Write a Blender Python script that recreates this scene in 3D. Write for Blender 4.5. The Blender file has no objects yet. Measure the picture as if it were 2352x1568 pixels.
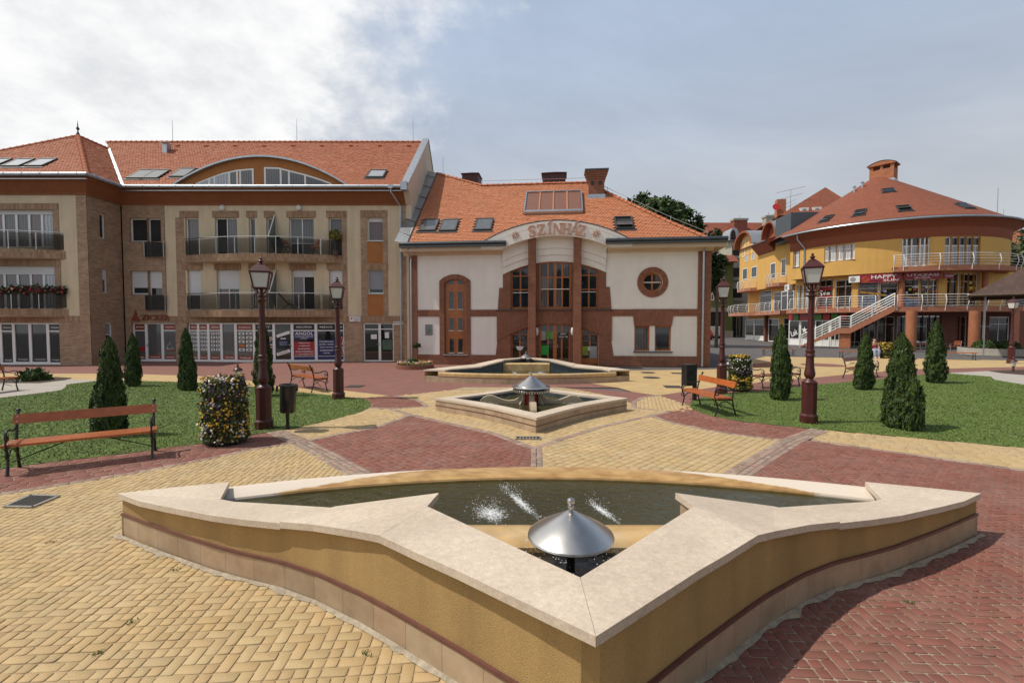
import bpy, bmesh, math, random
import numpy as np
from mathutils import Vector, Matrix, noise as mnoise
random.seed(7); RNG = np.random.default_rng(7)
PI = math.pi; R = math.radians
sc = bpy.context.scene
COL = sc.collection
# ---------------------------------------------------------------- camera
F_PX, CAM_H, PITCH = 1059.0, 2.25, R(2.2)      # focal length in pixels of a 2352 x 1568 picture
cd = bpy.data.cameras.new('camera'); cam = bpy.data.objects.new('camera', cd); COL.objects.link(cam)
cam.location = (0, 0, CAM_H); cam.rotation_euler = (PI/2 - PITCH, 0, 0)
cd.sensor_width = 36; cd.lens = 36*F_PX/2352; cd.clip_end = 3000; cd.clip_start = .05
sc.camera = cam
# ---------------------------------------------------------------- sky and sun
SUN_EL, SUN_DIR = R(57), Vector((-1, -.06, 0)).normalized()
w = bpy.data.worlds.new('World'); sc.world = w; w.use_nodes = True
nt = w.node_tree; N = nt.nodes; L = nt.links; N.clear()
def nd(t, **k):
    n = N.new(t)
    for a, b in k.items(): setattr(n, a, b)
    return n
def mth(op, a, b=None, c=None, clamp=False):
    n = nd('ShaderNodeMath', operation=op, use_clamp=clamp)
    for i, q in enumerate((a, b, c)):
        if q is None: continue
        if isinstance(q, (int, float)): n.inputs[i].default_value = q
        else: L.new(q, n.inputs[i])
    return n.outputs[0]
def sstep(x, lo, hi):
    n = nd('ShaderNodeMapRange', interpolation_type='SMOOTHSTEP')
    n.inputs[1].default_value = lo; n.inputs[2].default_value = hi; L.new(x, n.inputs[0]); return n.outputs[0]
out = nd('ShaderNodeOutputWorld'); bg = nd('ShaderNodeBackground'); L.new(bg.outputs[0], out.inputs[0])
bg.inputs[1].default_value = .08
sky = nd('ShaderNodeTexSky', sky_type='NISHITA', sun_disc=False)
sky.sun_elevation = SUN_EL; sky.sun_rotation = math.atan2(SUN_DIR.x, SUN_DIR.y)
sky.air_density = 1.0; sky.dust_density = 2.2; sky.ozone_density = 1.6
tc = nd('ShaderNodeTexCoord'); sp = nd('ShaderNodeSeparateXYZ'); L.new(tc.outputs['Generated'], sp.inputs[0])
zz = mth('MAXIMUM', mth('ADD', sp.outputs[2], .34), .1)
px_, py_ = mth('DIVIDE', sp.outputs[0], zz), mth('DIVIDE', sp.outputs[1], zz)
cv = nd('ShaderNodeCombineXYZ'); L.new(px_, cv.inputs[0]); L.new(py_, cv.inputs[1])
def noise(vec, scale, detail, rough, dist=0.):
    n = nd('ShaderNodeTexNoise'); n.inputs['Scale'].default_value = scale; n.inputs['Detail'].default_value = detail
    n.inputs['Roughness'].default_value = rough; n.inputs['Distortion'].default_value = dist
    L.new(vec, n.inputs['Vector']); return n.outputs[0]
n1 = noise(cv.outputs[0], 1.1, 9, .62, .25); n2 = noise(cv.outputs[0], .7, 7, .58, .5); n3 = noise(cv.outputs[0], 4.2, 6, .6)
# cumulus bank over the west (left) half of the sky, thin veil elsewhere
west = mth('MULTIPLY', mth('ADD', mth('ADD', sp.outputs[0], .60), mth('MULTIPLY', sp.outputs[2], -.62)), -1.0)
dens = mth('ADD', mth('ADD', mth('MULTIPLY', n1, 1.25), mth('MULTIPLY', n3, .42)), mth('MULTIPLY', west, .95))
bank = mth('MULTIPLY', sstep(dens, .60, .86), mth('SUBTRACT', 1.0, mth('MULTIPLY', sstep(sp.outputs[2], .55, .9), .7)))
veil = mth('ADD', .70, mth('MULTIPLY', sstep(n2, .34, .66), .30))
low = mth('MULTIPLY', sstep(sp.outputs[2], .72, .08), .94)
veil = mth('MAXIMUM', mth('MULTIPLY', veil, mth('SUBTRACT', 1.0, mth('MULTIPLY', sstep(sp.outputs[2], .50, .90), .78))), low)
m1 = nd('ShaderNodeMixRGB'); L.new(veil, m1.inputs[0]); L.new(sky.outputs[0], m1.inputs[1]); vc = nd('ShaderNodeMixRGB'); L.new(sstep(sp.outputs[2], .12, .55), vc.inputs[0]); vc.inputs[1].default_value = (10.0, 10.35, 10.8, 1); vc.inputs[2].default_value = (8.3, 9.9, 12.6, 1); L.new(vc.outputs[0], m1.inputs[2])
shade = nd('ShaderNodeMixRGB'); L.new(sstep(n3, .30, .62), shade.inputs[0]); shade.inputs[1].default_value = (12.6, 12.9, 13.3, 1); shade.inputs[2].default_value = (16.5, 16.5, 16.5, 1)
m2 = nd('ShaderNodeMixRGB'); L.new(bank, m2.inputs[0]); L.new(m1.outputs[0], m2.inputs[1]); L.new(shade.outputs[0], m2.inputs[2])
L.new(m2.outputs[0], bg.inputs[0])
sd = bpy.data.lights.new('sun', 'SUN'); sun = bpy.data.objects.new('sun', sd); COL.objects.link(sun)
sd.energy = 5.0; sd.angle = R(.55); sd.color = (1, .93, .82)
_d = SUN_DIR*math.cos(SUN_EL) + Vector((0, 0, math.sin(SUN_EL)))
sun.rotation_euler = _d.to_track_quat('Z', 'Y').to_euler(); sun.location = (-30, 0, 40)
sc.view_settings.view_transform = 'Standard'; sc.view_settings.look = 'None'
sc.view_settings.exposure = -.4; sc.view_settings.gamma = 1; sc.view_settings.use_curve_mapping = False
# ---------------------------------------------------------------- survey helpers: a pixel of the 2352 x 1568 photograph -> a point of the place
_c, _s = math.cos(PITCH), math.sin(PITCH)
def ray(u, v):
    dx = (u - 1176)/F_PX; dz = -(v - 784)/F_PX
    return Vector((dx, _c + dz*_s, -_s + dz*_c))
def G(u, v, z=0.):
    r = ray(u, v); t = (z - CAM_H)/r.z; return Vector((r.x*t, r.y*t, z))
def G2(u, v, z=0.):
    p = G(u, v, z); return (p.x, p.y)
def AtY(u, v, y):
    r = ray(u, v); t = y/r.y; return Vector((r.x*t, y, CAM_H + r.z*t))
class Frame:
    """building frame: origin on the ground, x along the facade, y into the building, z up"""
    def __init__(s, ox, oy, ang): s.o = Vector((ox, oy, 0)); s.a = ang; s.M = Matrix.Translation(s.o) @ Matrix.Rotation(ang, 4, 'Z'); s.I = s.M.inverted(); s.R = s.I.to_3x3()
    def px(s, u, v, d=0.):
        o = s.I @ Vector((0, 0, CAM_H)); r = s.R @ ray(u, v); t = (d - o.y)/r.y; p = o + r*t; return p.x, p.z
    def rect(s, u0, v0, u1, v1, d=0.):
        uc, vc = (u0+u1)/2, (v0+v1)/2
        return s.px(u0, vc, d)[0], s.px(u1, vc, d)[0], s.px(uc, v1, d)[1], s.px(uc, v0, d)[1]   # x0 x1 z0 z1
# ---------------------------------------------------------------- mesh builder
class MB:
    def __init__(s, M=None): s.v = []; s.f = []; s.M = M; s.swap = False; s.uvf = None
    def add(s, vs, fs):
        o = len(s.v)
        s.v += [tuple(s.M @ Vector(p)) for p in vs] if s.M else [tuple(p) for p in vs]
        s.f += [tuple(i+o for i in f) for f in fs]; return s
    def box(s, x0, x1, y0, y1, z0, z1):
        return s.add([(x0,y0,z0),(x1,y0,z0),(x1,y1,z0),(x0,y1,z0),(x0,y0,z1),(x1,y0,z1),(x1,y1,z1),(x0,y1,z1)],
                     [(0,3,2,1),(4,5,6,7),(0,1,5,4),(1,2,6,5),(2,3,7,6),(3,0,4,7)])
    def cbox(s, c, sx, sy, sz, rz=0, rx=0, ry=0):
        m = Matrix.Translation(c) @ Matrix.Rotation(rz,4,'Z') @ Matrix.Rotation(rx,4,'X') @ Matrix.Rotation(ry,4,'Y')
        a, b, d = sx/2, sy/2, sz/2
        return s.add([m @ Vector(p) for p in [(-a,-b,-d),(a,-b,-d),(a,b,-d),(-a,b,-d),(-a,-b,d),(a,-b,d),(a,b,d),(-a,b,d)]],
                     [(0,3,2,1),(4,5,6,7),(0,1,5,4),(1,2,6,5),(2,3,7,6),(3,0,4,7)])
    def poly(s, pts): return s.add(pts, [tuple(range(len(pts)))])
    def prism(s, pts, z0, z1):                     # pts (x,y); z0/z1 numbers or lists
        n = len(pts); a = z0 if hasattr(z0,'__len__') else [z0]*n; b = z1 if hasattr(z1,'__len__') else [z1]*n
        return s.add([(p[0],p[1],a[i]) for i,p in enumerate(pts)] + [(p[0],p[1],b[i]) for i,p in enumerate(pts)],
                     [tuple(range(n-1,-1,-1)), tuple(range(n,2*n))] + [(i,(i+1)%n,n+(i+1)%n,n+i) for i in range(n)])
    def prismY(s, pts, y0, y1):                    # pts (x,z)
        n = len(pts)
        return s.add([(p[0],y0,p[1]) for p in pts] + [(p[0],y1,p[1]) for p in pts],
                     [tuple(range(n)), tuple(range(2*n-1,n-1,-1))] + [(i,n+i,n+(i+1)%n,(i+1)%n) for i in range(n)])
    def prismX(s, pts, x0, x1):                    # pts (y,z)
        n = len(pts)
        return s.add([(x0,p[0],p[1]) for p in pts] + [(x1,p[0],p[1]) for p in pts],
                     [tuple(range(n-1,-1,-1)), tuple(range(n,2*n))] + [(i,(i+1)%n,n+(i+1)%n,n+i) for i in range(n)])
    def strip(s, a, b, close=False):               # quads between two polylines
        n = len(a); k = n if close else n-1
        return s.add(list(a)+list(b), [(i,(i+1)%n,n+(i+1)%n,n+i) for i in range(k)])
    def loft(s, rings, closed=True, cap=True):
        n = len(rings[0]); vs = [p for r in rings for p in r]; fs = []
        for k in range(len(rings)-1):
            for i in range(n if closed else n-1):
                fs.append((k*n+i, k*n+(i+1)%n, (k+1)*n+(i+1)%n, (k+1)*n+i))
        if cap: fs += [tuple(range(n-1,-1,-1)), tuple(range((len(rings)-1)*n, len(rings)*n))]
        return s.add(vs, fs)
    def tube(s, pts, r, n=6, cap=True):
        pts = [Vector(p) for p in pts]; rr = r if hasattr(r,'__len__') else [r]*len(pts); rings = []; up = None
        for i, p in enumerate(pts):
            d = (pts[min(i+1,len(pts)-1)] - pts[max(i-1,0)]).normalized()
            if up is None: up = Vector((0,0,1)) if abs(d.z) < .9 else Vector((1,0,0))
            x = d.cross(up); x = x.normalized() if x.length > 1e-6 else Vector((1,0,0)); up = x.cross(d).normalized()
            rings.append([p + (x*math.cos(2*PI*k/n) + up*math.sin(2*PI*k/n))*rr[i] for k in range(n)])
        return s.loft(rings, True, cap)
    def lathe(s, prof, n=16, c=(0,0,0), cap=True, rot=0.):
        return s.loft([[(c[0]+r*math.cos(2*PI*k/n+rot), c[1]+r*math.sin(2*PI*k/n+rot), c[2]+z) for k in range(n)] for r, z in prof], True, cap)
    def ball(s, c, r, n=8, sq=1.):
        return s.lathe([(max(r*math.sin(PI*k/n),1e-4), -r*sq*math.cos(PI*k/n)) for k in range(n+1)], n+2, c)
    def build(s, name, m, parent=None, smooth=False, kind=None, label=None, loc=None):
        me = bpy.data.meshes.new(name); me.from_pydata(s.v, [], s.f); set_uv(me, s.swap, s.uvf)
        if m: me.materials.append(m)
        if smooth: smooth_by_angle(me, smooth if smooth is not True else 35)
        o = bpy.data.objects.new(name, me); COL.objects.link(o)
        if parent: o.parent = parent
        if kind: o['kind'] = kind
        if label: o['label'] = label
        if loc: o.location = loc
        return o
def smooth_by_angle(me, deg):
    me.polygons.foreach_set('use_smooth', [True]*len(me.polygons))
    bm = bmesh.new(); bm.from_mesh(me); a = R(deg)
    for e in bm.edges:
        if len(e.link_faces) == 2 and e.calc_face_angle(0) > a: e.smooth = False
    bm.to_mesh(me); bm.free()
def set_uv(me, swap=False, fn=None):               # box projection in metres
    if not len(me.polygons): return
    nl = len(me.loops); co = np.empty(len(me.vertices)*3); me.vertices.foreach_get('co', co); co = co.reshape(-1,3)
    vi = np.empty(nl, dtype=np.int32); me.loops.foreach_get('vertex_index', vi)
    no = np.empty(len(me.polygons)*3); me.polygons.foreach_get('normal', no); no = np.abs(no.reshape(-1,3))
    tot = np.empty(len(me.polygons), dtype=np.int32); me.polygons.foreach_get('loop_total', tot)
    ln = np.repeat(no, tot, axis=0); p = co[vi]
    if fn: uv = fn(p)
    else:
        uv = np.where((ln[:,2] > .75)[:,None], p[:,[0,1]], np.where((ln[:,0] > ln[:,1])[:,None], p[:,[1,2]], p[:,[0,2]]))
    if swap: uv = uv[:,::-1]
    ul = me.uv_layers.new(name='UVMap'); ul.data.foreach_set('uv', np.ascontiguousarray(uv, dtype=np.float32).ravel())
def tag(o, label, cat, group=None, kind=None):
    o['label'] = label; o['category'] = cat
    if group: o['group'] = group
    if kind: o['kind'] = kind
    return o
def thing(name, label, cat, loc=(0,0,0), rz=0., group=None):
    o = bpy.data.objects.new(name, None); o.empty_display_size = .3; COL.objects.link(o)
    o.location = loc; o.rotation_euler = (0,0,rz); return tag(o, label, cat, group)
def dup(o, loc=None, rz=None, label=None, parent=None, scale=None):
    c = o.copy(); COL.objects.link(c)
    if parent: c.parent = parent
    for ch in [q for q in o.children]: dup(ch, parent=c)
    if loc is not None: c.location = loc
    if rz is not None: c.rotation_euler = (0,0,rz)
    if label: c['label'] = label
    if scale is not None: c.scale = scale if hasattr(scale,'__len__') else (scale,)*3
    return c
def link(name, me, parent=None, M=None, kind=None):
    o = bpy.data.objects.new(name, me); COL.objects.link(o)
    if parent: o.parent = parent
    if M is not None: o.matrix_local = M
    if kind: o['kind'] = kind
    return o
def inpoly(x, y, P):
    r = False; j = len(P)-1
    for i in range(len(P)):
        xi, yi = P[i]; xj, yj = P[j]
        if (yi > y) != (yj > y) and x < (xj-xi)*(y-yi)/(yj-yi)+xi: r = not r
        j = i
    return r
# ---------------------------------------------------------------- materials
MT = {}
def material(name):
    m = bpy.data.materials.new(name); m.use_nodes = True; t = m.node_tree; return m, t, t.nodes['Principled BSDF']
def mat(name, col, rough=.7, var=.18, scale=6., col2=None, f2=0., s2=2., metal=0., bump=0., bscale=80., island=0., coat=0., spec=.5, grain=0., gscale=200., coords='Object', emit=None, streak=0.):
    """procedural: base colour with noise variation, optional second colour in patches, per piece variation, bump"""
    if name in MT: return MT[name]
    m, t, b = material(name); n = t.nodes; l = t.links
    tcn = n.new('ShaderNodeTexCoord')
    vec = tcn.outputs[coords]
    def nz(sc_, det=5, rg=.6):
        q = n.new('ShaderNodeTexNoise'); q.inputs['Scale'].default_value = sc_; q.inputs['Detail'].default_value = det; q.inputs['Roughness'].default_value = rg
        l.new(vec, q.inputs['Vector']); return q.outputs[0]
    def mix(fac, a, bb, mode='MIX'):
        q = n.new('ShaderNodeMixRGB'); q.blend_type = mode
        for i, z in enumerate((fac, a, bb)):
            if isinstance(z, (int, float)): q.inputs[i].default_value = z
            elif isinstance(z, tuple): q.inputs[i].default_value = (*z, 1)
            else: l.new(z, q.inputs[i])
        return q.outputs[0]
    def ramp(x, lo, hi, a, bb):
        q = n.new('ShaderNodeMapRange'); l.new(x, q.inputs[0]); q.inputs[1].default_value = lo; q.inputs[2].default_value = hi; q.inputs[3].default_value = a; q.inputs[4].default_value = bb
        return q.outputs[0]
    base = mix(0., col, col)
    if col2:
        base = mix(ramp(nz(s2), .42, .68, 0., f2), col, col2)
    if var:
        hs = n.new('ShaderNodeHueSaturation'); l.new(base, hs.inputs['Color']); l.new(ramp(nz(scale), .28, .72, 1-var, 1+var), hs.inputs['Value']); base = hs.outputs[0]
    if grain:
        hs = n.new('ShaderNodeHueSaturation'); l.new(base, hs.inputs['Color']); l.new(ramp(nz(gscale, 2), .3, .7, 1-grain, 1+grain), hs.inputs['Value']); base = hs.outputs[0]
    if streak:
        q = n.new('ShaderNodeMapping'); q.inputs['Scale'].default_value = (1, 1, .12); l.new(vec, q.inputs[0])
        z = n.new('ShaderNodeTexNoise'); z.inputs['Scale'].default_value = 3.; z.inputs['Detail'].default_value = 6; l.new(q.outputs[0], z.inputs['Vector'])
        hs = n.new('ShaderNodeHueSaturation'); l.new(base, hs.inputs['Color']); l.new(ramp(z.outputs[0], .3, .75, 1+streak*.4, 1-streak), hs.inputs['Value']); base = hs.outputs[0]
    if island:
        gi = n.new('ShaderNodeNewGeometry'); oi = n.new('ShaderNodeObjectInfo'); ad = n.new('ShaderNodeMath'); ad.operation = 'ADD'; l.new(gi.outputs['Random Per Island'], ad.inputs[0]); l.new(oi.outputs['Random'], ad.inputs[1])
        fr = n.new('ShaderNodeMath'); fr.operation = 'FRACT'; l.new(ad.outputs[0], fr.inputs[0])
        hs = n.new('ShaderNodeHueSaturation'); l.new(base, hs.inputs['Color']); l.new(ramp(fr.outputs[0], 0, 1, 1-island, 1+island), hs.inputs['Value'])
        m7 = n.new('ShaderNodeMath'); m7.operation = 'MULTIPLY'; l.new(fr.outputs[0], m7.inputs[0]); m7.inputs[1].default_value = 7.31
        f7 = n.new('ShaderNodeMath'); f7.operation = 'FRACT'; l.new(m7.outputs[0], f7.inputs[0]); l.new(ramp(f7.outputs[0], 0, 1, .5-island*.06, .5+island*.06), hs.inputs['Hue']); l.new(ramp(f7.outputs[0], 1, 0, 1-island*.5, 1+island*.4), hs.inputs['Saturation']); base = hs.outputs[0]
    l.new(base, b.inputs['Base Color'])
    b.inputs['Roughness'].default_value = rough; b.inputs['Metallic'].default_value = metal; b.inputs['Coat Weight'].default_value = coat; b.inputs['Coat Roughness'].default_value = .04
    b.inputs['Specular IOR Level'].default_value = spec
    if bump:
        bn = n.new('ShaderNodeBump'); bn.inputs['Strength'].default_value = min(bump, 1.); bn.inputs['Distance'].default_value = .01; l.new(nz(bscale, 4), bn.inputs['Height']); l.new(bn.outputs[0], b.inputs['Normal'])
    if emit: b.inputs['Emission Color'].default_value = (*emit, 1); b.inputs['Emission Strength'].default_value = 1
    MT[name] = m; return m
def brickmat(name, c1, c2, mortar, bw, bh, ms=.012, rough=.85, bump=.5, var=.2, offset=.5, dist=0., mottle=.15):
    """brick / paver pattern in metres over UV"""
    if name in MT: return MT[name]
    m, t, b = material(name); n = t.nodes; l = t.links
    uv = n.new('ShaderNodeUVMap'); br = n.new('ShaderNodeTexBrick'); br.offset = offset
    vec = uv.outputs[0]
    if dist:
        nn = n.new('ShaderNodeTexNoise'); nn.inputs['Scale'].default_value = 3; l.new(vec, nn.inputs['Vector'])
        mm = n.new('ShaderNodeVectorMath'); mm.operation = 'MULTIPLY_ADD'; l.new(nn.outputs['Color'], mm.inputs[0]); mm.inputs[1].default_value = (dist,)*3; l.new(vec, mm.inputs[2]); vec = mm.outputs[0]
    l.new(vec, br.inputs['Vector'])
    br.inputs['Scale'].default_value = 1; br.inputs['Brick Width'].default_value = bw; br.inputs['Row Height'].default_value = bh
    br.inputs['Mortar Size'].default_value = ms/2; br.inputs['Mortar Smooth'].default_value = .2; br.inputs['Bias'].default_value = 0
    br.inputs['Color1'].default_value = (*c1, 1); br.inputs['Color2'].default_value = (*c2, 1); br.inputs['Mortar'].default_value = (*mortar, 1)
    nz = n.new('ShaderNodeTexNoise'); nz.inputs['Scale'].default_value = 1.6; nz.inputs['Detail'].default_value = 8; nz.inputs['Roughness'].default_value = .7; l.new(uv.outputs[0], nz.inputs['Vector'])
    mr = n.new('ShaderNodeMapRange'); l.new(nz.outputs[0], mr.inputs[0]); mr.inputs[1].default_value = .3; mr.inputs[2].default_value = .7; mr.inputs[3].default_value = 1-mottle; mr.inputs[4].default_value = 1+mottle
    hs = n.new('ShaderNodeHueSaturation'); l.new(br.outputs[0], hs.inputs['Color']); l.new(mr.outputs[0], hs.inputs['Value']); l.new(hs.outputs[0], b.inputs['Base Color'])
    b.inputs['Roughness'].default_value = rough
    if bump:
        bn = n.new('ShaderNodeBump'); bn.inputs['Strength'].default_value = bump; bn.inputs['Distance'].default_value = .008; bn.invert = True; l.new(br.outputs['Fac'], bn.inputs['Height']); l.new(bn.outputs[0], b.inputs['Normal'])
    MT[name] = m; return m
def glassmat(name, tint, alpha, rough=.02):
    """thin pane: partly transparent tinted sheet with a mirror reflection"""
    if name in MT: return MT[name]
    m, t, b = material(name); n = t.nodes; l = t.links
    tr = n.new('ShaderNodeBsdfTransparent'); tr.inputs[0].default_value = (*tint, 1); b.inputs['Base Color'].default_value = (*[c*.25 for c in tint], 1); b.inputs['Roughness'].default_value = rough
    mx = n.new('ShaderNodeMixShader'); lw = n.new('ShaderNodeFresnel'); lw.inputs[0].default_value = 1.5; ad = n.new('ShaderNodeMath'); ad.operation = 'ADD'; ad.use_clamp = True; l.new(lw.outputs[0], ad.inputs[0]); ad.inputs[1].default_value = alpha
    l.new(ad.outputs[0], mx.inputs[0]); l.new(tr.outputs[0], mx.inputs[1]); l.new(b.outputs[0], mx.inputs[2]); l.new(mx.outputs[0], n['Material Output'].inputs[0])
    MT[name] = m; return m
def stripemat(name, c1, c2, freq, rough=.5, coat=0., axis=0, bump=0., soft=True):
    if name in MT: return MT[name]
    m, t, b = material(name); n = t.nodes; l = t.links
    uv = n.new('ShaderNodeUVMap'); sx = n.new('ShaderNodeSeparateXYZ'); l.new(uv.outputs[0], sx.inputs[0])
    nz = n.new('ShaderNodeTexNoise'); nz.inputs['Scale'].default_value = 2.5; l.new(uv.outputs[0], nz.inputs['Vector'])
    a = n.new('ShaderNodeMath'); a.operation = 'MULTIPLY_ADD'; l.new(sx.outputs[axis], a.inputs[0]); a.inputs[1].default_value = freq*2*PI
    if soft: q = n.new('ShaderNodeMath'); q.operation = 'MULTIPLY'; l.new(nz.outputs[0], q.inputs[0]); q.inputs[1].default_value = 5; l.new(q.outputs[0], a.inputs[2])
    si = n.new('ShaderNodeMath'); si.operation = 'SINE'; l.new(a.outputs[0], si.inputs[0])
    mr = n.new('ShaderNodeMapRange'); l.new(si.outputs[0], mr.inputs[0]); mr.inputs[1].default_value = -1
    mx = n.new('ShaderNodeMixRGB'); l.new(mr.outputs[0], mx.inputs[0]); mx.inputs[1].default_value = (*c1, 1); mx.inputs[2].default_value = (*c2, 1); l.new(mx.outputs[0], b.inputs['Base Color'])
    b.inputs['Roughness'].default_value = rough; b.inputs['Coat Weight'].default_value = coat; b.inputs['Coat Roughness'].default_value = .03
    if bump:
        bn = n.new('ShaderNodeBump'); bn.inputs['Strength'].default_value = bump; bn.inputs['Distance'].default_value = .01; l.new(mr.outputs[0], bn.inputs['Height']); l.new(bn.outputs[0], b.inputs['Normal'])
    MT[name] = m; return m
M_TRAV = mat('travertine', (.60,.505,.40), .5, .13, 22, (.43,.345,.265), .55, 1.1, bump=.15, bscale=60, grain=.10, gscale=70)
M_TRAVT = mat('travertine_tile', (.41,.305,.205), .5, .14, 3., (.30,.20,.12), .6, 5., bump=.1, island=.10)
M_PLAST = mat('ochre_render', (.42,.275,.11), .95, .08, 1.2, grain=.24, gscale=170, bump=.55, bscale=190, streak=.24)
M_TRIM = mat('brown_trim', (.13,.055,.045), .4, .2, 10, island=.08)
M_STEEL = mat('brushed_steel', (.55,.54,.52), .3, .08, 14, metal=1.)
M_GALV = mat('galvanised_sheet', (.42,.45,.48), .38, .12, 3, metal=.85)
M_DARKPIPE = mat('dark_pipe', (.02,.02,.02), .4, .2)
M_WHITE = mat('white_frame', (.72,.72,.70), .35, .04, 3)
M_IRON = mat('black_iron', (.012,.013,.014), .32, .2, 20)
M_CHROME = mat('polished_rail', (.6,.6,.6), .18, .03, metal=1.)
M_GLASS = mat('dark_window_glass', (.012,.013,.014), .04, .5, .8, spec=.8)
M_CURT = stripemat('curtain_behind_glass', (.10,.10,.105), (.045,.045,.05), 7, .5, 1.)
M_CURTR = stripemat('reddish_curtain_behind_glass', (.13,.08,.085), (.07,.05,.055), 6, .5, 1.)
M_CURTL = stripemat('pale_curtain_behind_glass', (.42,.44,.47), (.22,.24,.28), 6, .5, 1.)
M_SHUT = stripemat('white_roller_shutter', (.62,.62,.62), (.50,.50,.51), 16, .5, axis=1, bump=.3, soft=False)
M_SHUTG = stripemat('grey_roller_shutter', (.27,.28,.30), (.21,.22,.24), 16, .5, axis=1, bump=.3, soft=False)
# ================================================================ GROUND AND PAVING
M_YEL = mat('yellow_paver', (.44,.315,.155), .92, .10, 1.7, (.40,.305,.185), .6, 1.3, island=.07, grain=.14, gscale=150, bump=.25, bscale=150)
M_RED = mat('red_paver', (.205,.078,.055), .9, .12, 1.5, (.235,.125,.10), .6, 1.1, island=.10, grain=.12, gscale=130, bump=.35, bscale=150)
M_GRY = mat('grey_border_paver', (.285,.20,.155), .88, .12, 4, (.24,.19,.16), .6, 2., island=.22, grain=.1, bump=.3, bscale=120)
M_SANDJ = mat('sand_joint', (.38,.29,.17), .95, .2, 9, (.22,.165,.10), .5, 2.2, grain=.25, bump=.4)
M_SANDR = mat('sand_joint_grey', (.32,.255,.19), .95, .25, 9, (.14,.10,.08), .55, 2.2, grain=.25, bump=.4)
M_YELF = brickmat('yellow_paving_far', (.48,.34,.16), (.45,.315,.145), (.34,.25,.13), .2, .1, .012, bump=.3)
M_REDF = brickmat('red_paving_far', (.215,.09,.07), (.19,.078,.062), (.23,.135,.11), .2, .1, .012, bump=.3)
M_ASPH = brickmat('dark_paving_far', (.115,.105,.105), (.09,.085,.085), (.07,.065,.065), .2, .1, .012, bump=.3)
M_CONC = mat('pale_concrete', (.36,.33,.29), .9, .12, 2, grain=.15, bump=.3)
M_SOIL = mat('dark_soil', (.055,.035,.022), .95, .4, 12, bump=1., bscale=40)
def Z(pts): return [G2(*p) for p in pts]
FX, FY = .40, 4.85            # near fountain
MX, MY = .50, 11.9            # middle fountain
QX, QY = .59, 18.1            # far fountain
gnd = MB().poly([(-400,-60,-.03),(400,-60,-.03),(400,900,-.03),(-400,900,-.03)]).build('ground', M_ASPH, kind='structure')
# plan of the square, traced on the ground plane
P_LAWN_L = Z([(-420,1133),(0,1076.5),(74,1065.6),(231.5,1048),(370,1029.7),(484,1015),(565,999.5),(632,990),(697,978.6),(785,957.8),(819.7,948.5),(850,935.8),(852,926),(845,919.6),(826,914.5),(789,911.5),(766,908),(685,900),(632,893),(560,886),(472,880),(454,878.3),(329,874.9),(231.5,873.7),(153,883),(150,889),(140,896),(92.6,902.7),(0,913.8),(-420,960)])
P_LAWN_R = Z([(1583.7,931),(1590,939),(1610,947),(1637,956),(1709,968),(1818,979.5),(1884.8,986.5),(2084,1003.8),(2352,1028),(2800,1075),(2800,930),(2352,883.4),(2283,871.8),(2276,865),(2172,856.8),(2095.5,862.6),(1956.5,876.5),(1875.5,883.4),(1760.7,897),(1666,904),(1610,914),(1590,921)])
P_YC = Z([(-900,1270),(-420,1193),(0,1134),(231,1098),(347,1078.6),(484,1051.5),(576.6,1032),(688,1015.7),(826.6,1087)]) + [(-1.2,5.9),(.44,5.9),(.44,2.3),(.44,.4),(-9,.4)]
P_RB = Z([(-420,1133),(0,1076.5),(74,1065.6),(231.5,1048),(370,1029.7),(484,1015),(565,999.5),(632,990),(680,1016),(576.6,1032),(484,1051.5),(347,1078.6),(231,1098),(0,1134),(-420,1193)])
P_RD = Z([(695,1015),(785,996),(863.7,981),(912,964.8),(941,952),(1133.8,995),(1226,1029),(1232,1075)]) + [(.42,5.85),(-1.6,5.85)] + Z([(830,1089)])
P_YE = Z([(632,990),(697,978.6),(785,957.8),(819.7,948.5),(850,935.8),(896,939),(941,951.7),(912,964.8),(863.7,981),(785,996),(690,1014)])
P_RF = Z([(846,919.6),(826,914),(905,908),(956,918),(972,926),(981,933.5),(907,937),(896,939),(850,935.8),(852,926)])
P_YG = Z([(896,938),(981,933.5),(972,926),(956,918),(907,908.5),(919,908),(1036,895),(1067,888.5),(1170,888.5),(1278,888.5),(1320,893),(1380,905),(1440,920),(1455,935),(1512,942),(1540,943.5),(1499,953.8),(1452,964),(1380,980),(1300,1005),(1240,1028),(1226,1028),(1133.8,995),(941,951.7)])
P_YJ = Z([(1240,1028),(1300,1005),(1380,980),(1452,964),(1499,954.5),(1534,968),(1612.5,984.7),(1699,999),(1816,1012.5),(1740,1059),(1690,1090)]) + [(2.6,5.7),(.46,5.95)] + Z([(1236,1072)])
P_RK = Z([(1499,954),(1540.5,943.5),(1583,934),(1590,939),(1610,947),(1637,956),(1709,968),(1818,979.5),(1886,986.7),(1816,1012.5),(1699,999),(1612.5,984.7),(1534,968)])
P_YI = Z([(1455,935),(1457,922),(1475,913),(1512,907.5),(1583,931),(1590,939),(1596,943),(1540,944),(1512,942)])
P_RL = Z([(1690,1090),(1740,1059),(1816,1012.5),(1862,1011),(2107,1045.5),(2352,1080),(3100,1195)]) + [(10,.4),(.46,.4),(.46,3.),(.46,5.6),(2.6,5.7)]
P_YM = Z([(1884.8,986.5),(2084,1003.8),(2352,1028),(2800,1075),(3100,1110),(3100,1195),(2352,1080),(2107,1045.5),(1862,1011)])
P_RO = Z([(1512,907.5),(1637,889),(1760,876),(1875.5,866),(1961,858),(2095,847.5),(2352,841.8),(2352,851),(2192,855.6),(2172,856.8),(2095.5,862.6),(1956.5,876.5),(1875.5,883.4),(1760.7,897),(1666,904),(1610,914),(1588,925),(1583,931)])
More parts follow.
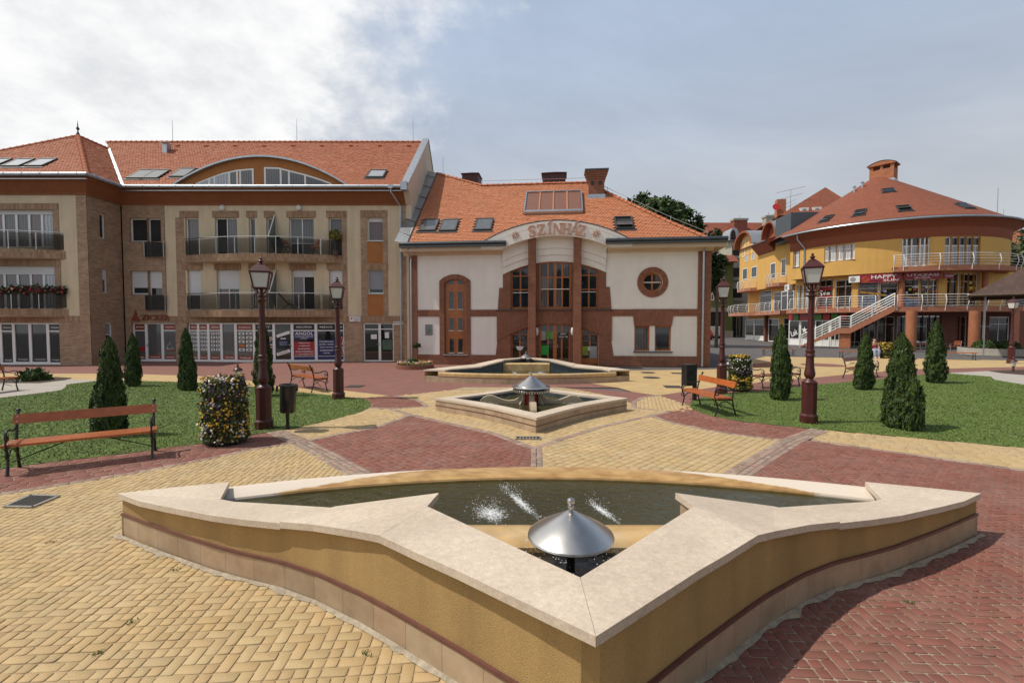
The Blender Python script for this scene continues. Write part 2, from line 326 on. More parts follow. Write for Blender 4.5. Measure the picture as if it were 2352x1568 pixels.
P_RI = Z([(1278,888.5),(1452,899),(1512,907.5),(1475,913),(1457,922),(1455,935),(1440,920),(1380,905),(1320,893)])
P_YQ = Z([(1420,890),(1452,899),(1512,907.5),(1637,889),(1760,876),(1875.5,866),(1961,858),(2095,847.5),(2352,841.8),(2800,838),(2800,826),(2352,828),(2100,823),(1875,820.5),(1759,818),(1700,832),(1660,846.8),(1625,848),(1400,851),(1180,851)])
P_RH = Z([(907,908.5),(896,908),(792,896.5),(646,888),(576.6,874.5),(541.7,872),(454,862.8),(329,859),(231,857.5),(-400,857),(-400,825),(1000,822),(1300,830),(1420,852),(1420,890),(1278,888.5),(1067,888.5),(1036,895),(919,908)])
P_YS = Z([(896,908.2),(792,896.5),(646,888),(576.6,874.5),(541.7,872),(454,862.8),(329,859),(231,857.5),(-400,857),(-400,868),(162,871),(231.5,873.7),(329,874.9),(454,878.3),(472,880),(560,886),(632,893),(685,900),(766,908),(789,911.5),(826,914)])
P_CP = Z([(-420,868),(100,869),(162,871),(231.5,873.7),(153,883),(150,889),(140,896),(92.6,902.7),(0,913.8),(-420,960)])
P_CR = Z([(2192,855.6),(2283,851.5),(2800,845),(2800,930),(2352,883.4),(2283,871.8),(2276,865),(2172,856.8)])
def sheet(name, P, z, m, parent=None, kind='structure'):
    return MB().poly([(x,y,z) for x,y in P]).build(name, m, parent, kind=kind)
def bounds(P): a = np.array(P); return a[:,0].min(), a[:,0].max(), a[:,1].min(), a[:,1].max()
def in_view(x, y, pad=.35):
    if y < .6: return False
    d = y*_c + CAM_H*_s; u = x/d*F_PX/1176; vv = (-CAM_H*_c + y*_s)/d*F_PX/784
    return abs(u) < 1.06+pad/y and vv > -1.08-pad/y
def herring(P, ang, W):
    """2:1 herringbone with some stones cut in two: (x, y, length, width, angle)"""
    ca, sa = math.cos(ang), math.sin(ang); x0,x1,y0,y1 = bounds(P); cx, cy = (x0+x1)/2, (y0+y1)/2; r = math.hypot(x1-x0,y1-y0)/2+1; n = int(r/W)+2; o = []
    for j in range(-n, n+1):
        for i in range(-n, n+1):
            k = (i-j) % 4
            if k == 0: a = (i*W+W, j*W+W/2, 0)
            elif k == 2: a = (i*W+W/2, j*W, 1)
            else: continue
            if math.hypot(a[0],a[1]) > r: continue
            cut = random.random() < .42
            for q in ((-.5,.5) if cut else (0,)):
                lx, ly = (a[0]+q*W, a[1]) if a[2] == 0 else (a[0], a[1]+q*W)
                X, Yy = cx+lx*ca-ly*sa, cy+lx*sa+ly*ca
                if y_ok(X, Yy) and inpoly(X, Yy, P): o.append((X, Yy, W if cut else 2*W, W, ang+(PI/2 if a[2] else 0)))
    return o
def y_ok(x, y): return y < PAVE_MAX and in_view(x, y)
PAVE_MAX = 15.5
def bond(P, ang, L_, W):
    ca, sa = math.cos(ang), math.sin(ang); x0,x1,y0,y1 = bounds(P); cx, cy = (x0+x1)/2, (y0+y1)/2; r = math.hypot(x1-x0,y1-y0)/2+1; o = []
    for j in range(-int(r/W), int(r/W)+1):
        x = -r + random.random()*L_
        while x < r:
            l = L_*random.choice((.75,1.,1.,1.25)); lx, ly = x+l/2, j*W; x += l
            X, Yy = cx+lx*ca-ly*sa, cy+lx*sa+ly*ca
            if y_ok(X, Yy) and inpoly(X, Yy, P): o.append((X, Yy, l, W, ang))
    return o
def stones_mesh(S, z, gap, top=.007, bev=.0026, rounded=True):
    """all stones at once (numpy): outline, chamfer and top of every paver"""
    S = np.array(S); n = len(S); k = 8 if rounded else 4
    hl, hw = S[:,2]/2-gap/2, S[:,3]/2-gap/2; cr = .009
    def ring(ins):
        a, b = hl-ins, hw-ins
        if not rounded: return np.stack([np.stack([-a,-b],1),np.stack([a,-b],1),np.stack([a,b],1),np.stack([-a,b],1)],1)
        return np.stack([np.stack(p,1) for p in [(-a+cr,-b),(a-cr,-b),(a,-b+cr),(a,b-cr),(a-cr,b),(-a+cr,b),(-a,b-cr),(-a,-b+cr)]],1)
    rings = np.stack([ring(0.), ring(bev*.25), ring(bev)],1)             # n,3,k,2
    ca, sa = np.cos(S[:,4]), np.sin(S[:,4])
    rings = rings + RNG.normal(0, .0016, (n,1,k,2))
    x = rings[...,0]*ca[:,None,None]-rings[...,1]*sa[:,None,None]+S[:,0][:,None,None]; y = rings[...,0]*sa[:,None,None]+rings[...,1]*ca[:,None,None]+S[:,1][:,None,None]
    tilt = RNG.normal(0,.005,(n,2)); hz = RNG.normal(0,.0011,n)
    zz = np.broadcast_to(np.array([-top,-bev*.55,0.])[None,:,None],(n,3,k)) + z + hz[:,None,None] + tilt[:,0][:,None,None]*(x-S[:,0][:,None,None]) + tilt[:,1][:,None,None]*(y-S[:,1][:,None,None])
    V = np.stack([x,y,zz],-1).reshape(-1,3)
    return V, n, k
def stones_build(name, V, n, k, m, parent, kind=None):
    me = bpy.data.meshes.new(name); me.vertices.add(len(V)); me.vertices.foreach_set('co', V.astype(np.float32).ravel())
    i = np.arange(k); j = (i+1)%k; q = np.concatenate([np.stack([i,j,k+j,k+i],1), np.stack([k+i,k+j,2*k+j,2*k+i],1)]).ravel(); per = np.concatenate([q, 2*k+i])
    li = (per[None,:] + (np.arange(n)*3*k)[:,None]).ravel(); tot = np.tile(np.concatenate([np.full(2*k,4), [k]]), n); st = np.concatenate([[0], np.cumsum(tot)[:-1]])
    me.loops.add(len(li)); me.loops.foreach_set('vertex_index', li.astype(np.int32)); me.polygons.add(len(tot)); me.polygons.foreach_set('loop_start', st.astype(np.int32)); me.polygons.foreach_set('loop_total', tot.astype(np.int32))
    me.update(calc_edges=True); me.materials.append(m)
    o = bpy.data.objects.new(name, me); COL.objects.link(o); o.parent = parent
    if kind: o['kind'] = kind
    return o
def lay(parent, S, z, gap, m, nsingle):
    S = sorted(S, key=lambda s: s[0]**2*.5+s[1]**2); near = S[:nsingle]; rest = S[nsingle:]
    V, n, k = stones_mesh(near, z, gap) if near else (None,0,8)
    for a in range(n):
        c = np.array([near[a][0], near[a][1], z]); o = stones_build('paver', V[a*3*k:(a+1)*3*k]-c, 1, k, m, parent); o.location = c
    for lo, hi, rd in ((0, 9., True), (9., 99, False)):
        T = [s for s in rest if lo <= s[1] < hi]
        if T:
            V, n, k = stones_mesh(T, z, gap, rounded=rd); stones_build('paver_field', V, n, k, m, parent, kind='stuff')
def in_fountain(x, y):
    ax, ay = abs(x-FX), y-FY
    if ay <= 0:
        if ax < 4.55 and ay > -np.interp(ax, [0,.74,1.31,1.98,3.1,4.61],[2.62,2.04,1.6,1.17,.73,0])+.04: return True
    elif ay < 1.15*(1-(ax/4.61)**2)-.03: return True
    return abs(x-MX)+abs(y-MY) < 2.1
yp = sheet('yellow_paving', P_YC, -.0062, M_SANDJ); rp = sheet('red_paving', P_RL, -.0064, M_SANDR)
yel, red = [], []
for P in (P_YE, P_YG, P_YJ, P_YI, P_YM): sheet('yellow_paving', [q for q in P], -.0066, M_SANDJ, yp)
for P in (P_RB, P_RD, P_RF, P_RK): sheet('red_paving', P, -.0068, M_SANDR, rp)
for P in (P_YQ, P_YS): sheet('yellow_paving', P, -.004, M_YELF, yp)
for P in (P_RH, P_RO, P_RI): sheet('red_paving', P, -.0045, M_REDF, rp)
def ang2(a, b): p, q = G(*a), G(*b); return math.atan2(q.y-p.y, q.x-p.x)
yel += herring(P_YC, R(4), .086)
yel += bond(P_YJ, ang2((1243,1026),(1499,954)), .2, .13)
yel += bond(P_YE, ang2((690,1014),(863,981)), .2, .11) + bond(P_YG, ang2((1004,943),(1227,995)), .2, .11) + bond(P_YM, ang2((1900,1012),(2352,1068)), .2, .12) + bond(P_YI, R(75), .2, .11)
red += herring(P_RL, R(-3), .088)
red += bond(P_RD, ang2((690,1015),(826,1087)), .2, .12) + bond(P_RB, ang2((0,1134),(484,1051)), .2, .11) + bond(P_RF, R(80), .2, .11) + bond(P_RK, ang2((1534,968),(1816,1012)), .2, .11)
yel = [s for s in yel if not in_fountain(s[0], s[1])]; red = [s for s in red if not in_fountain(s[0], s[1])]
lay(yp, yel, 0., .0075, M_YEL, 300); lay(rp, red, 0., .010, M_RED, 300)
sheet('concrete_path', P_CP, .006, M_CONC); sheet('concrete_path', P_CR, .006, M_CONC)
# border courses of small grey pavers
bd = MB().poly([(-.02,30.2,-.016),(.02,30.2,-.016),(.02,30.24,-.016),(-.02,30.24,-.016)]).build('grey_border_paving', M_GRY, kind='structure')
gst = []
def course(pts, wid, L_=.16, w=.1):
    pts = [Vector((*G2(*p),0)) for p in pts]; rows = max(1, round(wid/w))
    for a, b in zip(pts, pts[1:]):
        d = b-a; n = max(1, round(d.length/L_)); t = d.normalized(); nn = Vector((-t.y,t.x,0)); an = math.atan2(d.y,d.x)
        for r_ in range(rows):
            for i in range(n):
                p = a + d*((i+.5)/n) + nn*((r_-(rows-1)/2)*wid/rows)
                if in_view(p.x,p.y) and not in_fountain(p.x,p.y): gst.append((p.x,p.y,d.length/n,wid/rows,an))
course([(632,990),(690,1015),(758,1050),(840,1096)], .36)
course([(-420,1193),(0,1134),(231,1098),(347,1078.6),(484,1051.5),(576.6,1032),(682,1014)], .13)
course([(690,1015),(785,996),(863.7,981),(912,964.8),(941,952)], .14)
course([(850,935.8),(896,939),(941,951.7),(1133.8,995),(1190,1016),(1228,1030)], .16)
course([(1232,1029),(1233,1050),(1233,1085)], .2)
course([(1232,1028),(1300,1005),(1380,980),(1452,964),(1499,954),(1540,943.5)], .15)
course([(1499,954),(1534,968),(1612.5,984.7),(1699,999),(1816,1012.5)], .13)
course([(1884,986.5),(1816,1013),(1740,1059),(1680,1097)], .36)
course([(1862,1010),(2107,1045.5),(2352,1080),(2900,1165)], .13)
course([(1512,942),(1455,936),(1457,922),(1475,913),(1512,907)], .15); course([(896,938),(981,933.5),(972,926),(956,918),(905,908)], .12)
lay(bd, gst, .004, .008, M_GRY, 300)
# mortar fillet along the foot of the near fountain, a few weeds
# ---------------------------------------------------------------- lawns
M_LAWN = mat('lawn_earth', (.085,.135,.024), .95, .25, 3, (.125,.14,.036), .4, 1.3, grain=.3, gscale=60)
M_BLADE = mat('grass_blade', (.105,.170,.024), .6, .25, 1.2, (.15,.165,.048), .6, .7, island=.18)
def grass(P, n, seed, hmin=.012, hmax=.030):
    rng = np.random.default_rng(seed); x0,x1,y0,y1 = bounds(P); pts = []
    while len(pts) < n:
        x = rng.uniform(x0,x1); y = rng.uniform(y0,y1)
        if rng.random() > min(1, (y0+2.)/y)**.8: continue
        if in_view(x,y) and inpoly(x,y,P): pts.append((x,y))
    p = np.array(pts); m = len(p); a = rng.uniform(0,2*PI,m); h = rng.uniform(hmin,hmax,m)*np.where(rng.random(m)<.02,1.8,1); wd = rng.uniform(.003,.0065,m)*(1+p[:,1]*.05)
    l = rng.normal(0,.6,(m,2))*h[:,None]; c, s = np.cos(a)*wd, np.sin(a)*wd; z = np.full(m,.004)
    V = np.stack([np.stack([p[:,0]-c,p[:,1]-s,z],1), np.stack([p[:,0]+c,p[:,1]+s,z],1), np.stack([p[:,0]+l[:,0]+c*.25,p[:,1]+l[:,1]+s*.25,h],1), np.stack([p[:,0]+l[:,0]*1.3-c*.25,p[:,1]+l[:,1]*1.3-s*.25,h],1)],1).reshape(-1,3)
    me = bpy.data.meshes.new('grass'); me.from_pydata(V.tolist(), [], np.arange(4*m).reshape(-1,4).tolist()); me.materials.append(M_BLADE)
    o = bpy.data.objects.new('grass', me); COL.objects.link(o); return o
for P, lb, sd_ in ((P_LAWN_L,'short green grass of the left lawn',1), (P_LAWN_R,'short green grass of the right lawn',2)):
    sheet('lawn', P, .004, M_LAWN)
    tag(grass(P, 80000, sd_), lb, 'grass', kind='stuff')
# ================================================================ FOUNTAINS
def water_mat(name, deep, scale, strength):
    m, t, b = material(name); n = t.nodes; l = t.links
    tcn = n.new('ShaderNodeTexCoord'); q = n.new('ShaderNodeTexNoise'); q.inputs['Scale'].default_value = scale; q.inputs['Detail'].default_value = 5; q.inputs['Distortion'].default_value = .6; l.new(tcn.outputs['Object'], q.inputs['Vector'])
    q2 = n.new('ShaderNodeTexNoise'); q2.inputs['Scale'].default_value = 1.1; q2.inputs['Detail'].default_value = 4; l.new(tcn.outputs['Object'], q2.inputs['Vector'])
    mx = n.new('ShaderNodeMixRGB'); l.new(q2.outputs[0], mx.inputs[0]); mx.inputs[1].default_value = (*[c*.55 for c in deep],1); mx.inputs[2].default_value = (*[c*1.45 for c in deep],1); l.new(mx.outputs[0], b.inputs['Base Color'])
    b.inputs['Roughness'].default_value = .06; b.inputs['IOR'].default_value = 1.33
    bn = n.new('ShaderNodeBump'); bn.inputs['Strength'].default_value = strength; bn.inputs['Distance'].default_value = .03; l.new(q.outputs[0], bn.inputs['Height']); l.new(bn.outputs[0], b.inputs['Normal'])
    return m
M_WATER = water_mat('basin_water', (.036,.035,.013), 9., .5)
M_WATERD = water_mat('raised_basin_water', (.022,.019,.012), 12., .6)
M_BASIN = mat('wet_basin_wall', (.05,.045,.035), .35, .3, 5)
M_BLUEB = mat('wet_basin_wall_slate', (.05,.07,.08), .35, .3, 5)
M_DROP = mat('water_drops', (.88,.9,.92), .15, .03)
def foam_mat():
    m, t, b = material('water_foam'); n = t.nodes; l = t.links
    uv = n.new('ShaderNodeUVMap'); ln = n.new('ShaderNodeVectorMath'); ln.operation = 'LENGTH'; l.new(uv.outputs[0], ln.inputs[0]); tcn = n.new('ShaderNodeTexCoord'); nz = n.new('ShaderNodeTexNoise'); nz.inputs['Scale'].default_value = 34; nz.inputs['Detail'].default_value = 8; nz.inputs['Roughness'].default_value = .75; l.new(tcn.outputs['Object'], nz.inputs['Vector'])
    a = n.new('ShaderNodeMath'); a.operation = 'MULTIPLY_ADD'; l.new(ln.outputs['Value'], a.inputs[0]); a.inputs[1].default_value = -.42; l.new(nz.outputs[0], a.inputs[2])
    r = n.new('ShaderNodeMapRange'); l.new(a.outputs[0], r.inputs[0]); r.inputs[1].default_value = .26; r.inputs[2].default_value = .48; r.inputs[4].default_value = .8
    b.inputs['Base Color'].default_value = (.8,.82,.82,1); b.inputs['Roughness'].default_value = .5; tr = n.new('ShaderNodeBsdfTransparent'); mx = n.new('ShaderNodeMixShader'); l.new(r.outputs[0], mx.inputs[0]); l.new(tr.outputs[0], mx.inputs[1]); l.new(b.outputs[0], mx.inputs[2]); l.new(mx.outputs[0], n['Material Output'].inputs[0]); return m
M_FOAM = foam_mat()
def weir_mat():
    """wet gold stone with a dry bleached outer margin that widens towards the ends"""
    m, t, b = material('weir_stone'); n = t.nodes; l = t.links
    tcn = n.new('ShaderNodeTexCoord'); uv = n.new('ShaderNodeUVMap'); sx = n.new('ShaderNodeSeparateXYZ'); l.new(uv.outputs[0], sx.inputs[0])   # u along arc -1..1, v 0 inner..1 outer
    nz = n.new('ShaderNodeTexNoise'); nz.inputs['Scale'].default_value = 5; nz.inputs['Detail'].default_value = 8; l.new(tcn.outputs['Object'], nz.inputs['Vector'])
    def M_(op, a, bb, clamp=False):
        q = n.new('ShaderNodeMath'); q.operation = op; q.use_clamp = clamp
        for i, z in enumerate((a, bb)):
            if isinstance(z,(int,float)): q.inputs[i].default_value = z
            else: l.new(z, q.inputs[i])
        return q.outputs[0]
    au = M_('ABSOLUTE', sx.outputs[0], 0); dry = M_('ADD', M_('MULTIPLY', M_('SUBTRACT', au, .30), 2.1), M_('SUBTRACT', sx.outputs[1], 1.0))
    dry = M_('ADD', dry, M_('MULTIPLY', M_('SUBTRACT', nz.outputs[0], .5), .35)); dry = M_('MULTIPLY', dry, 18, True)
    nz2 = n.new('ShaderNodeTexNoise'); nz2.inputs['Scale'].default_value = 4; nz2.inputs['Detail'].default_value = 7
    mp = n.new('ShaderNodeMapping'); mp.inputs['Scale'].default_value = (1.2,3,3); l.new(tcn.outputs['Object'], mp.inputs[0]); l.new(mp.outputs[0], nz2.inputs['Vector'])
    wet = n.new('ShaderNodeMixRGB'); mr = n.new('ShaderNodeMapRange'); l.new(nz2.outputs[0], mr.inputs[0]); mr.inputs[1].default_value = .35; mr.inputs[2].default_value = .65; l.new(mr.outputs[0], wet.inputs[0]); wet.inputs[1].default_value = (.50,.32,.13,1); wet.inputs[2].default_value = (.34,.19,.07,1)
    mx = n.new('ShaderNodeMixRGB'); l.new(dry, mx.inputs[0]); l.new(wet.outputs[0], mx.inputs[1]); mx.inputs[2].default_value = (.62,.54,.45,1); l.new(mx.outputs[0], b.inputs['Base Color'])
    ro = n.new('ShaderNodeMapRange'); l.new(dry, ro.inputs[0]); ro.inputs[3].default_value = .18; ro.inputs[4].default_value = .7; l.new(ro.outputs[0], b.inputs['Roughness'])
    return m
M_WEIR = weir_mat()
M_CASC = mat('wet_cascade_stone', (.50,.33,.14), .2, .2, 5, (.58,.47,.32), .5, 2.)
OUT = [(4.61,0),(4.18,-.22),(3.75,-.43),(3.1,-.73),(2.74,-.87),(2.37,-1.0),(1.98,-1.19),(1.54,-1.46),(1.31,-1.62),(1.01,-1.84),(.74,-2.04),(.37,-2.33),(0,-2.60)]
def coping_z(ax): return float(np.interp(ax, [0,1.33,2.37,4.7], [.765,.745,.585,.44]))
def offset_poly(pts, d):
    out_ = []
    for i, p in enumerate(pts):
        a = Vector(pts[max(i-1,0)]); b = Vector(pts[min(i+1,len(pts)-1)]); t = (b-a).normalized(); out_.append((p[0]-t.y*d*-1, p[1]+t.x*d*-1))
    return out_
def resample(pts, step):
    P = [Vector(p) for p in pts]; ds = [0]
    for a, b in zip(P, P[1:]): ds.append(ds[-1]+(b-a).length)
    n = max(1, round(ds[-1]/step)); o = []
    for i in range(n+1):
        s = ds[-1]*i/n; o.append((float(np.interp(s, ds, [p.x for p in P])), float(np.interp(s, ds, [p.y for p in P]))))
    return o
def star_fountain(loc, rz, sxy, label, dark):
    root = thing('fountain', label, 'fountain', (loc[0],loc[1],0), rz, 'fountains on the square'); root.scale = (sxy*.988,sxy,1)
    side = {}
    full = [(-x,y) for x,y in OUT] + [(x,y) for x,y in OUT[::-1]][1:]            # left tip -> apex -> right tip ; outside is below
    # body: render above, travertine plinth tiles below, trim between
    fine = resample(full, .12)
    def ofs(pts, d): 
        o = []
        for i,p in enumerate(pts):
            a = Vector(pts[max(i-1,0)]); b = Vector(pts[min(i+1,len(pts)-1)]); t = (b-a).normalized(); o.append((p[0]+t.y*d, p[1]-t.x*d))
        return o
    mb = MB(); lo = [(x,y,.20) for x,y in fine]; hi = [(x,y,coping_z(abs(x))-.05) for x,y in fine]; inn = [(x*.97,y+.12,coping_z(abs(x))-.05) for x,y in fine]
    mb.strip(lo, hi); mb.build('wall', M_PLAST, root, smooth=True)
    f2 = ofs(fine, .022); f3 = ofs(fine, -.05)
    mb = MB().strip([(x,y,.213) for x,y in f2], [(x,y,.238) for x,y in f2]).strip([(x,y,.238) for x,y in f2], [(x,y,.238) for x,y in f3]); mb.build('trim_band', M_TRIM, root)
    arc = [(x, 1.15*(1-(x/4.61)**2)) for x in np.linspace(4.61,-4.61,41)]
    for line in (resample(full, .36), resample(arc, .36)):
        l0, l1 = ofs(line, .016), ofs(line, -.04)
        for i in range(len(line)-1):
            a, b = Vector(l0[i]), Vector(l0[i+1]); c, d = Vector(l1[i+1]), Vector(l1[i]); e = (b-a).normalized()*.0015
            MB().prism([tuple(a+e),tuple(b-e),tuple(c-e),tuple(d+e)], -.01, .212).build('plinth_tile', M_TRAVT, root)
    # weir: rounded kerb between the tips
    prof = [(-.02,.20),(-.02,.33),(.0,.365),(.05,.385),(.12,.38),(.22,.355),(.29,.33),(.30,.31),(.30,.05)]
    wa = np.linspace(-3.95,3.95,49); rows = []
    for k,(d,z) in enumerate(prof):
        row = []
        for x in wa:
            y = 1.15*(1-(x/4.61)**2); t = Vector((1,-2.3*x/4.61**2)).normalized(); row.append((x+t.y*d, y-t.x*d, z))
        rows.append(row)
    mb = MB()
    for a, b in zip(rows, rows[1:]): mb.strip(a, b)
    def wuv(p):
        yc = 1.15*(1-(p[:,0]/4.61)**2); return np.stack([p[:,0]/3.9, 1-np.clip((yc-p[:,1])/.30,0,1)],1)
    mb.uvf = wuv; mb.build('weir', M_CASC if dark else M_WEIR, root, smooth=50)
    mb = MB().strip([(x,1.15*(1-(x/4.61)**2)+.022,.206) for x in wa], [(x,1.15*(1-(x/4.61)**2)+.022,.23) for x in wa]); mb.build('trim_band', M_TRIM, root)
    for s in (-1, 1):
        def slab(name, pts, zf, th=.055):
            pts = [(p[0]*s, p[1]) for p in pts]; zs = [z for z in zf]
            if s < 0: pts = pts[::-1]; zs = zs[::-1]
            return MB().prism(pts, [z-th for z in zs], zs).build(name, M_TRAV, root)
        # tip slab
        o = [(4.67,.01),(4.2,-.28),(3.77,-.49),(3.12,-.79),(2.75,-.93),(2.372,-1.055)]; i_ = [(2.09,-.57),(2.70,-.40),(3.25,-.26),(3.43,-.19),(3.66,.33),(4.2,.155)]
        slab('coping_slab', o+i_, [coping_z(p[0]) for p in o]+[.520,.485,.458,.455,.455,.452])
        # rising slab
        o = [(2.368,-1.06),(2.0,-1.24),(1.56,-1.50),(1.36,-1.63)]; i_ = [(1.11,-1.12),(1.06,-.82),(2.088,-.57)]
        slab('coping_slab', o+i_, [.600,.655,.72,.75,.755,.755,.535])
        # raised slab to the apex
        slab('coping_slab', [(1.358,-1.634),(1.02,-1.90),(.75,-2.105),(.38,-2.405),(.0012,-2.71),(.0012,-2.20),(1.108,-1.123)], [.751,.754,.758,.762,.765,.765,.756])
        # walls under the inner edges
        for pts, zt in (([(1.12,-.87),(2.12,-.61),(2.72,-.44),(3.27,-.30)], [.70,.46,.425,.40]), ([(1.14,-1.10),(1.09,-.86)], [.70,.70]), ([(.0,-2.24),(1.14,-1.14)], [.71,.70]), ([(3.27,-.30),(3.46,-.22),(3.68,.28)],[.40,.40,.39])):
            mb = MB().strip([(x*s,y,.0) for x,y in pts], [(x*s,y,z) for (x,y),z in zip(pts,zt)]); mb.build('basin_wall', (M_BLUEB if dark else M_BASIN) if zt[0] != zt[-1] or len(pts) > 2 else M_TRAVT, root)
    # cascade lip between the two basins
    pr = [(-1.50,.30),(-1.48,.585),(-1.44,.612),(-1.34,.622),(-1.2,.618),(-1.12,.60),(-1.09,.57),(-1.08,.2)]
    mb = MB().prismX(pr, -1.12, 1.12); mb.build('cascade_lip', M_CASC, root, smooth=40)
    MB().poly([(-3.8,.25,.295)]+[(x,1.15*(1-(x/4.61)**2)-.2,.295) for x in np.linspace(-3.7,3.7,31)]+[(3.8,.25,.295),(3.24,-.28,.295),(2.1,-.59,.295),(1.04,-.86,.295),(1.08,-1.1,.295),(-1.08,-1.1,.295),(-1.04,-.86,.295),(-2.1,-.59,.295),(-3.24,-.28,.295)]).build('water_surface', M_WATER, root)
    MB().poly([(-1.2,-1.47,.545),(1.2,-1.47,.545),(1.2,-1.2,.545),(0,-2.22,.545),(-1.2,-1.2,.545)]) if False else None
    MB().poly([(-.80,-1.46,.55),(0,-2.23,.55),(.80,-1.46,.55)]).build('water_surface', M_WATERD, root)
    # steel cone
    cy = -1.76; cone = MB().lathe([(.001,.19),(.25,.05),(.292,.018),(.297,.006),(.290,-.004),(.27,.0),(.03,.13)], 40, (0,cy,.805)).build('cone', M_STEEL, root, smooth=30)
    cz = MB().lathe([(.011,0),(.011,.018),(.022,.02),(.022,.028),(.012,.03),(.012,.034),(.023,.042),(.029,.058),(.025,.074),(.012,.083),(.001,.085)], 16, (0,cy,.985)).build('finial_ball', M_STEEL, cone, smooth=40)
    MB().lathe([(.036,.3),(.036,.55),(.03,.57),(.03,.95)], 14, (0,cy,0)).build('pipe', M_DARKPIPE, root, smooth=40)
    # falling water: drops off the cone rim and three jets from the lip
    mb = MB(); rr = random.Random(5)
    def drop(x,y,z,r): mb.add([(x+r,y,z),(x-r,y,z),(x,y+r,z),(x,y-r,z),(x,y,z+r*1.5),(x,y,z-r*1.5)], [(0,2,4),(2,1,4),(1,3,4),(3,0,4),(2,0,5),(1,2,5),(3,1,5),(0,3,5)])
    for k in range(150):
        a = rr.choice((2.7,3.3,3.8,.2,5.9,5.3,4.4)) + rr.gauss(0,.12); q = rr.random(); rad = .295+.05*q; drop(rad*math.cos(a), cy+rad*math.sin(a), .80-.25*q*q-.01, rr.uniform(.0015,.004))
    # (start x, y) -> (end x, y) of every jet's foam on the pool, spread, count
    for (jx,jy,kx,ky,spr,cnt) in ((-.52,-.42,-.72,.02,.15,550),(-.08,-.42,-.52,.62,.05,500),(.66,-.42,.46,.16,.045,350)):
        for k in range(cnt):
            q = rr.random()**(.8 if spr < .1 else .7); sp_ = spr*(.35+.9*q); x = jx+(kx-jx)*q+rr.gauss(0,sp_*.55); y = jy+(ky-jy)*q+rr.gauss(0,sp_*.8); z = .298+abs(rr.gauss(0,.03+.05*(1-abs(2*q-1))))*(rr.random()<.45)
            drop(x,y,z,rr.uniform(.0015,.0052)*(1. if rr.random() < .5 else .5))
    for (jx,jy,kx,ky,wf_) in ((-.50,-.40,-.74,.06,.26),(-.10,-.40,-.52,.66,.10),(.66,-.40,.44,.20,.09)):
        c = Vector(((jx+kx)/2,(jy+ky)/2)); d = Vector((kx-jx,ky-jy)); hl_ = d.length/2+.06; d.normalize(); nn = Vector((-d.y,d.x)); fm_ = MB(); rg = [(c.x+d.x*hl_*math.cos(q)+nn.x*wf_*math.sin(q), c.y+d.y*hl_*math.cos(q)+nn.y*wf_*math.sin(q), .2985) for q in np.linspace(0,2*PI,29)[:-1]]
        fm_.poly(rg); fm_.uvf = lambda p,c=c,d=d,nn=nn,hl_=hl_,wf_=wf_: np.stack([((p[:,0]-c.x)*d.x+(p[:,1]-c.y)*d.y)/hl_, ((p[:,0]-c.x)*nn.x+(p[:,1]-c.y)*nn.y)/wf_],1); fm_.build('foam', M_FOAM, root)
    for k in range(160): drop(rr.uniform(-.9,.9), rr.uniform(-1.,.8), .295+abs(rr.gauss(0,.06)), rr.uniform(.001,.003))
    for k in range(60): a = rr.uniform(0,6.28); drop(.3*math.cos(a)+rr.gauss(0,.05), cy+.3*math.sin(a)+rr.gauss(0,.05), .555+rr.random()*.02, rr.uniform(.002,.006))
    mb.build('splash', M_DROP, root, kind='stuff')
    return root
star_fountain((FX,FY), 0, 1., 'large near fountain with brushed steel cone and star shaped stone coping in the foreground', False)
star_fountain((QX,QY), PI, .885, 'farthest star shaped fountain in front of the brick theatre entrance', True)
for (lx,ly,wd_) in ((-1.93,3.842,.030),(-1.83,3.80,.012)):
    z1_ = .535; MB().add([(lx-wd_*.5,ly-.004,z1_),(lx+wd_*.5,ly-.012,z1_),(lx+wd_*.28,ly-.010,z1_-.17),(lx+wd_*.1,ly-.008,z1_-.28),(lx-wd_*.25,ly-.005,z1_-.20)],[(0,1,2,3,4)]) if False else None
# mortar smear on the paving at the foot of the near fountain
M_MORT = mat('mortar_fillet', (.33,.28,.21), .95, .3, 14, grain=.3, bump=1., bscale=30)
full = [(-x,y) for x,y in OUT] + [(x,y) for x,y in OUT[::-1]][1:]
fr = resample(full, .07); a_ = []; b_ = []
for i,p in enumerate(fr):
    t = (Vector(fr[min(i+1,len(fr)-1)])-Vector(fr[max(i-1,0)])).normalized(); w0 = .03+.055*mnoise.noise((i*.35,3,0))+.03*mnoise.noise((i*1.1,9,0)); w0 = max(w0,.012)
    a_.append((FX+p[0]+t.y*.01, FY+p[1]-t.x*.01, .016)); b_.append((FX+p[0]+t.y*(.02+w0), FY+p[1]-t.x*(.02+w0), .0045))
mo = MB().strip(a_, b_).build('mortar_fillet', M_MORT, kind='structure')
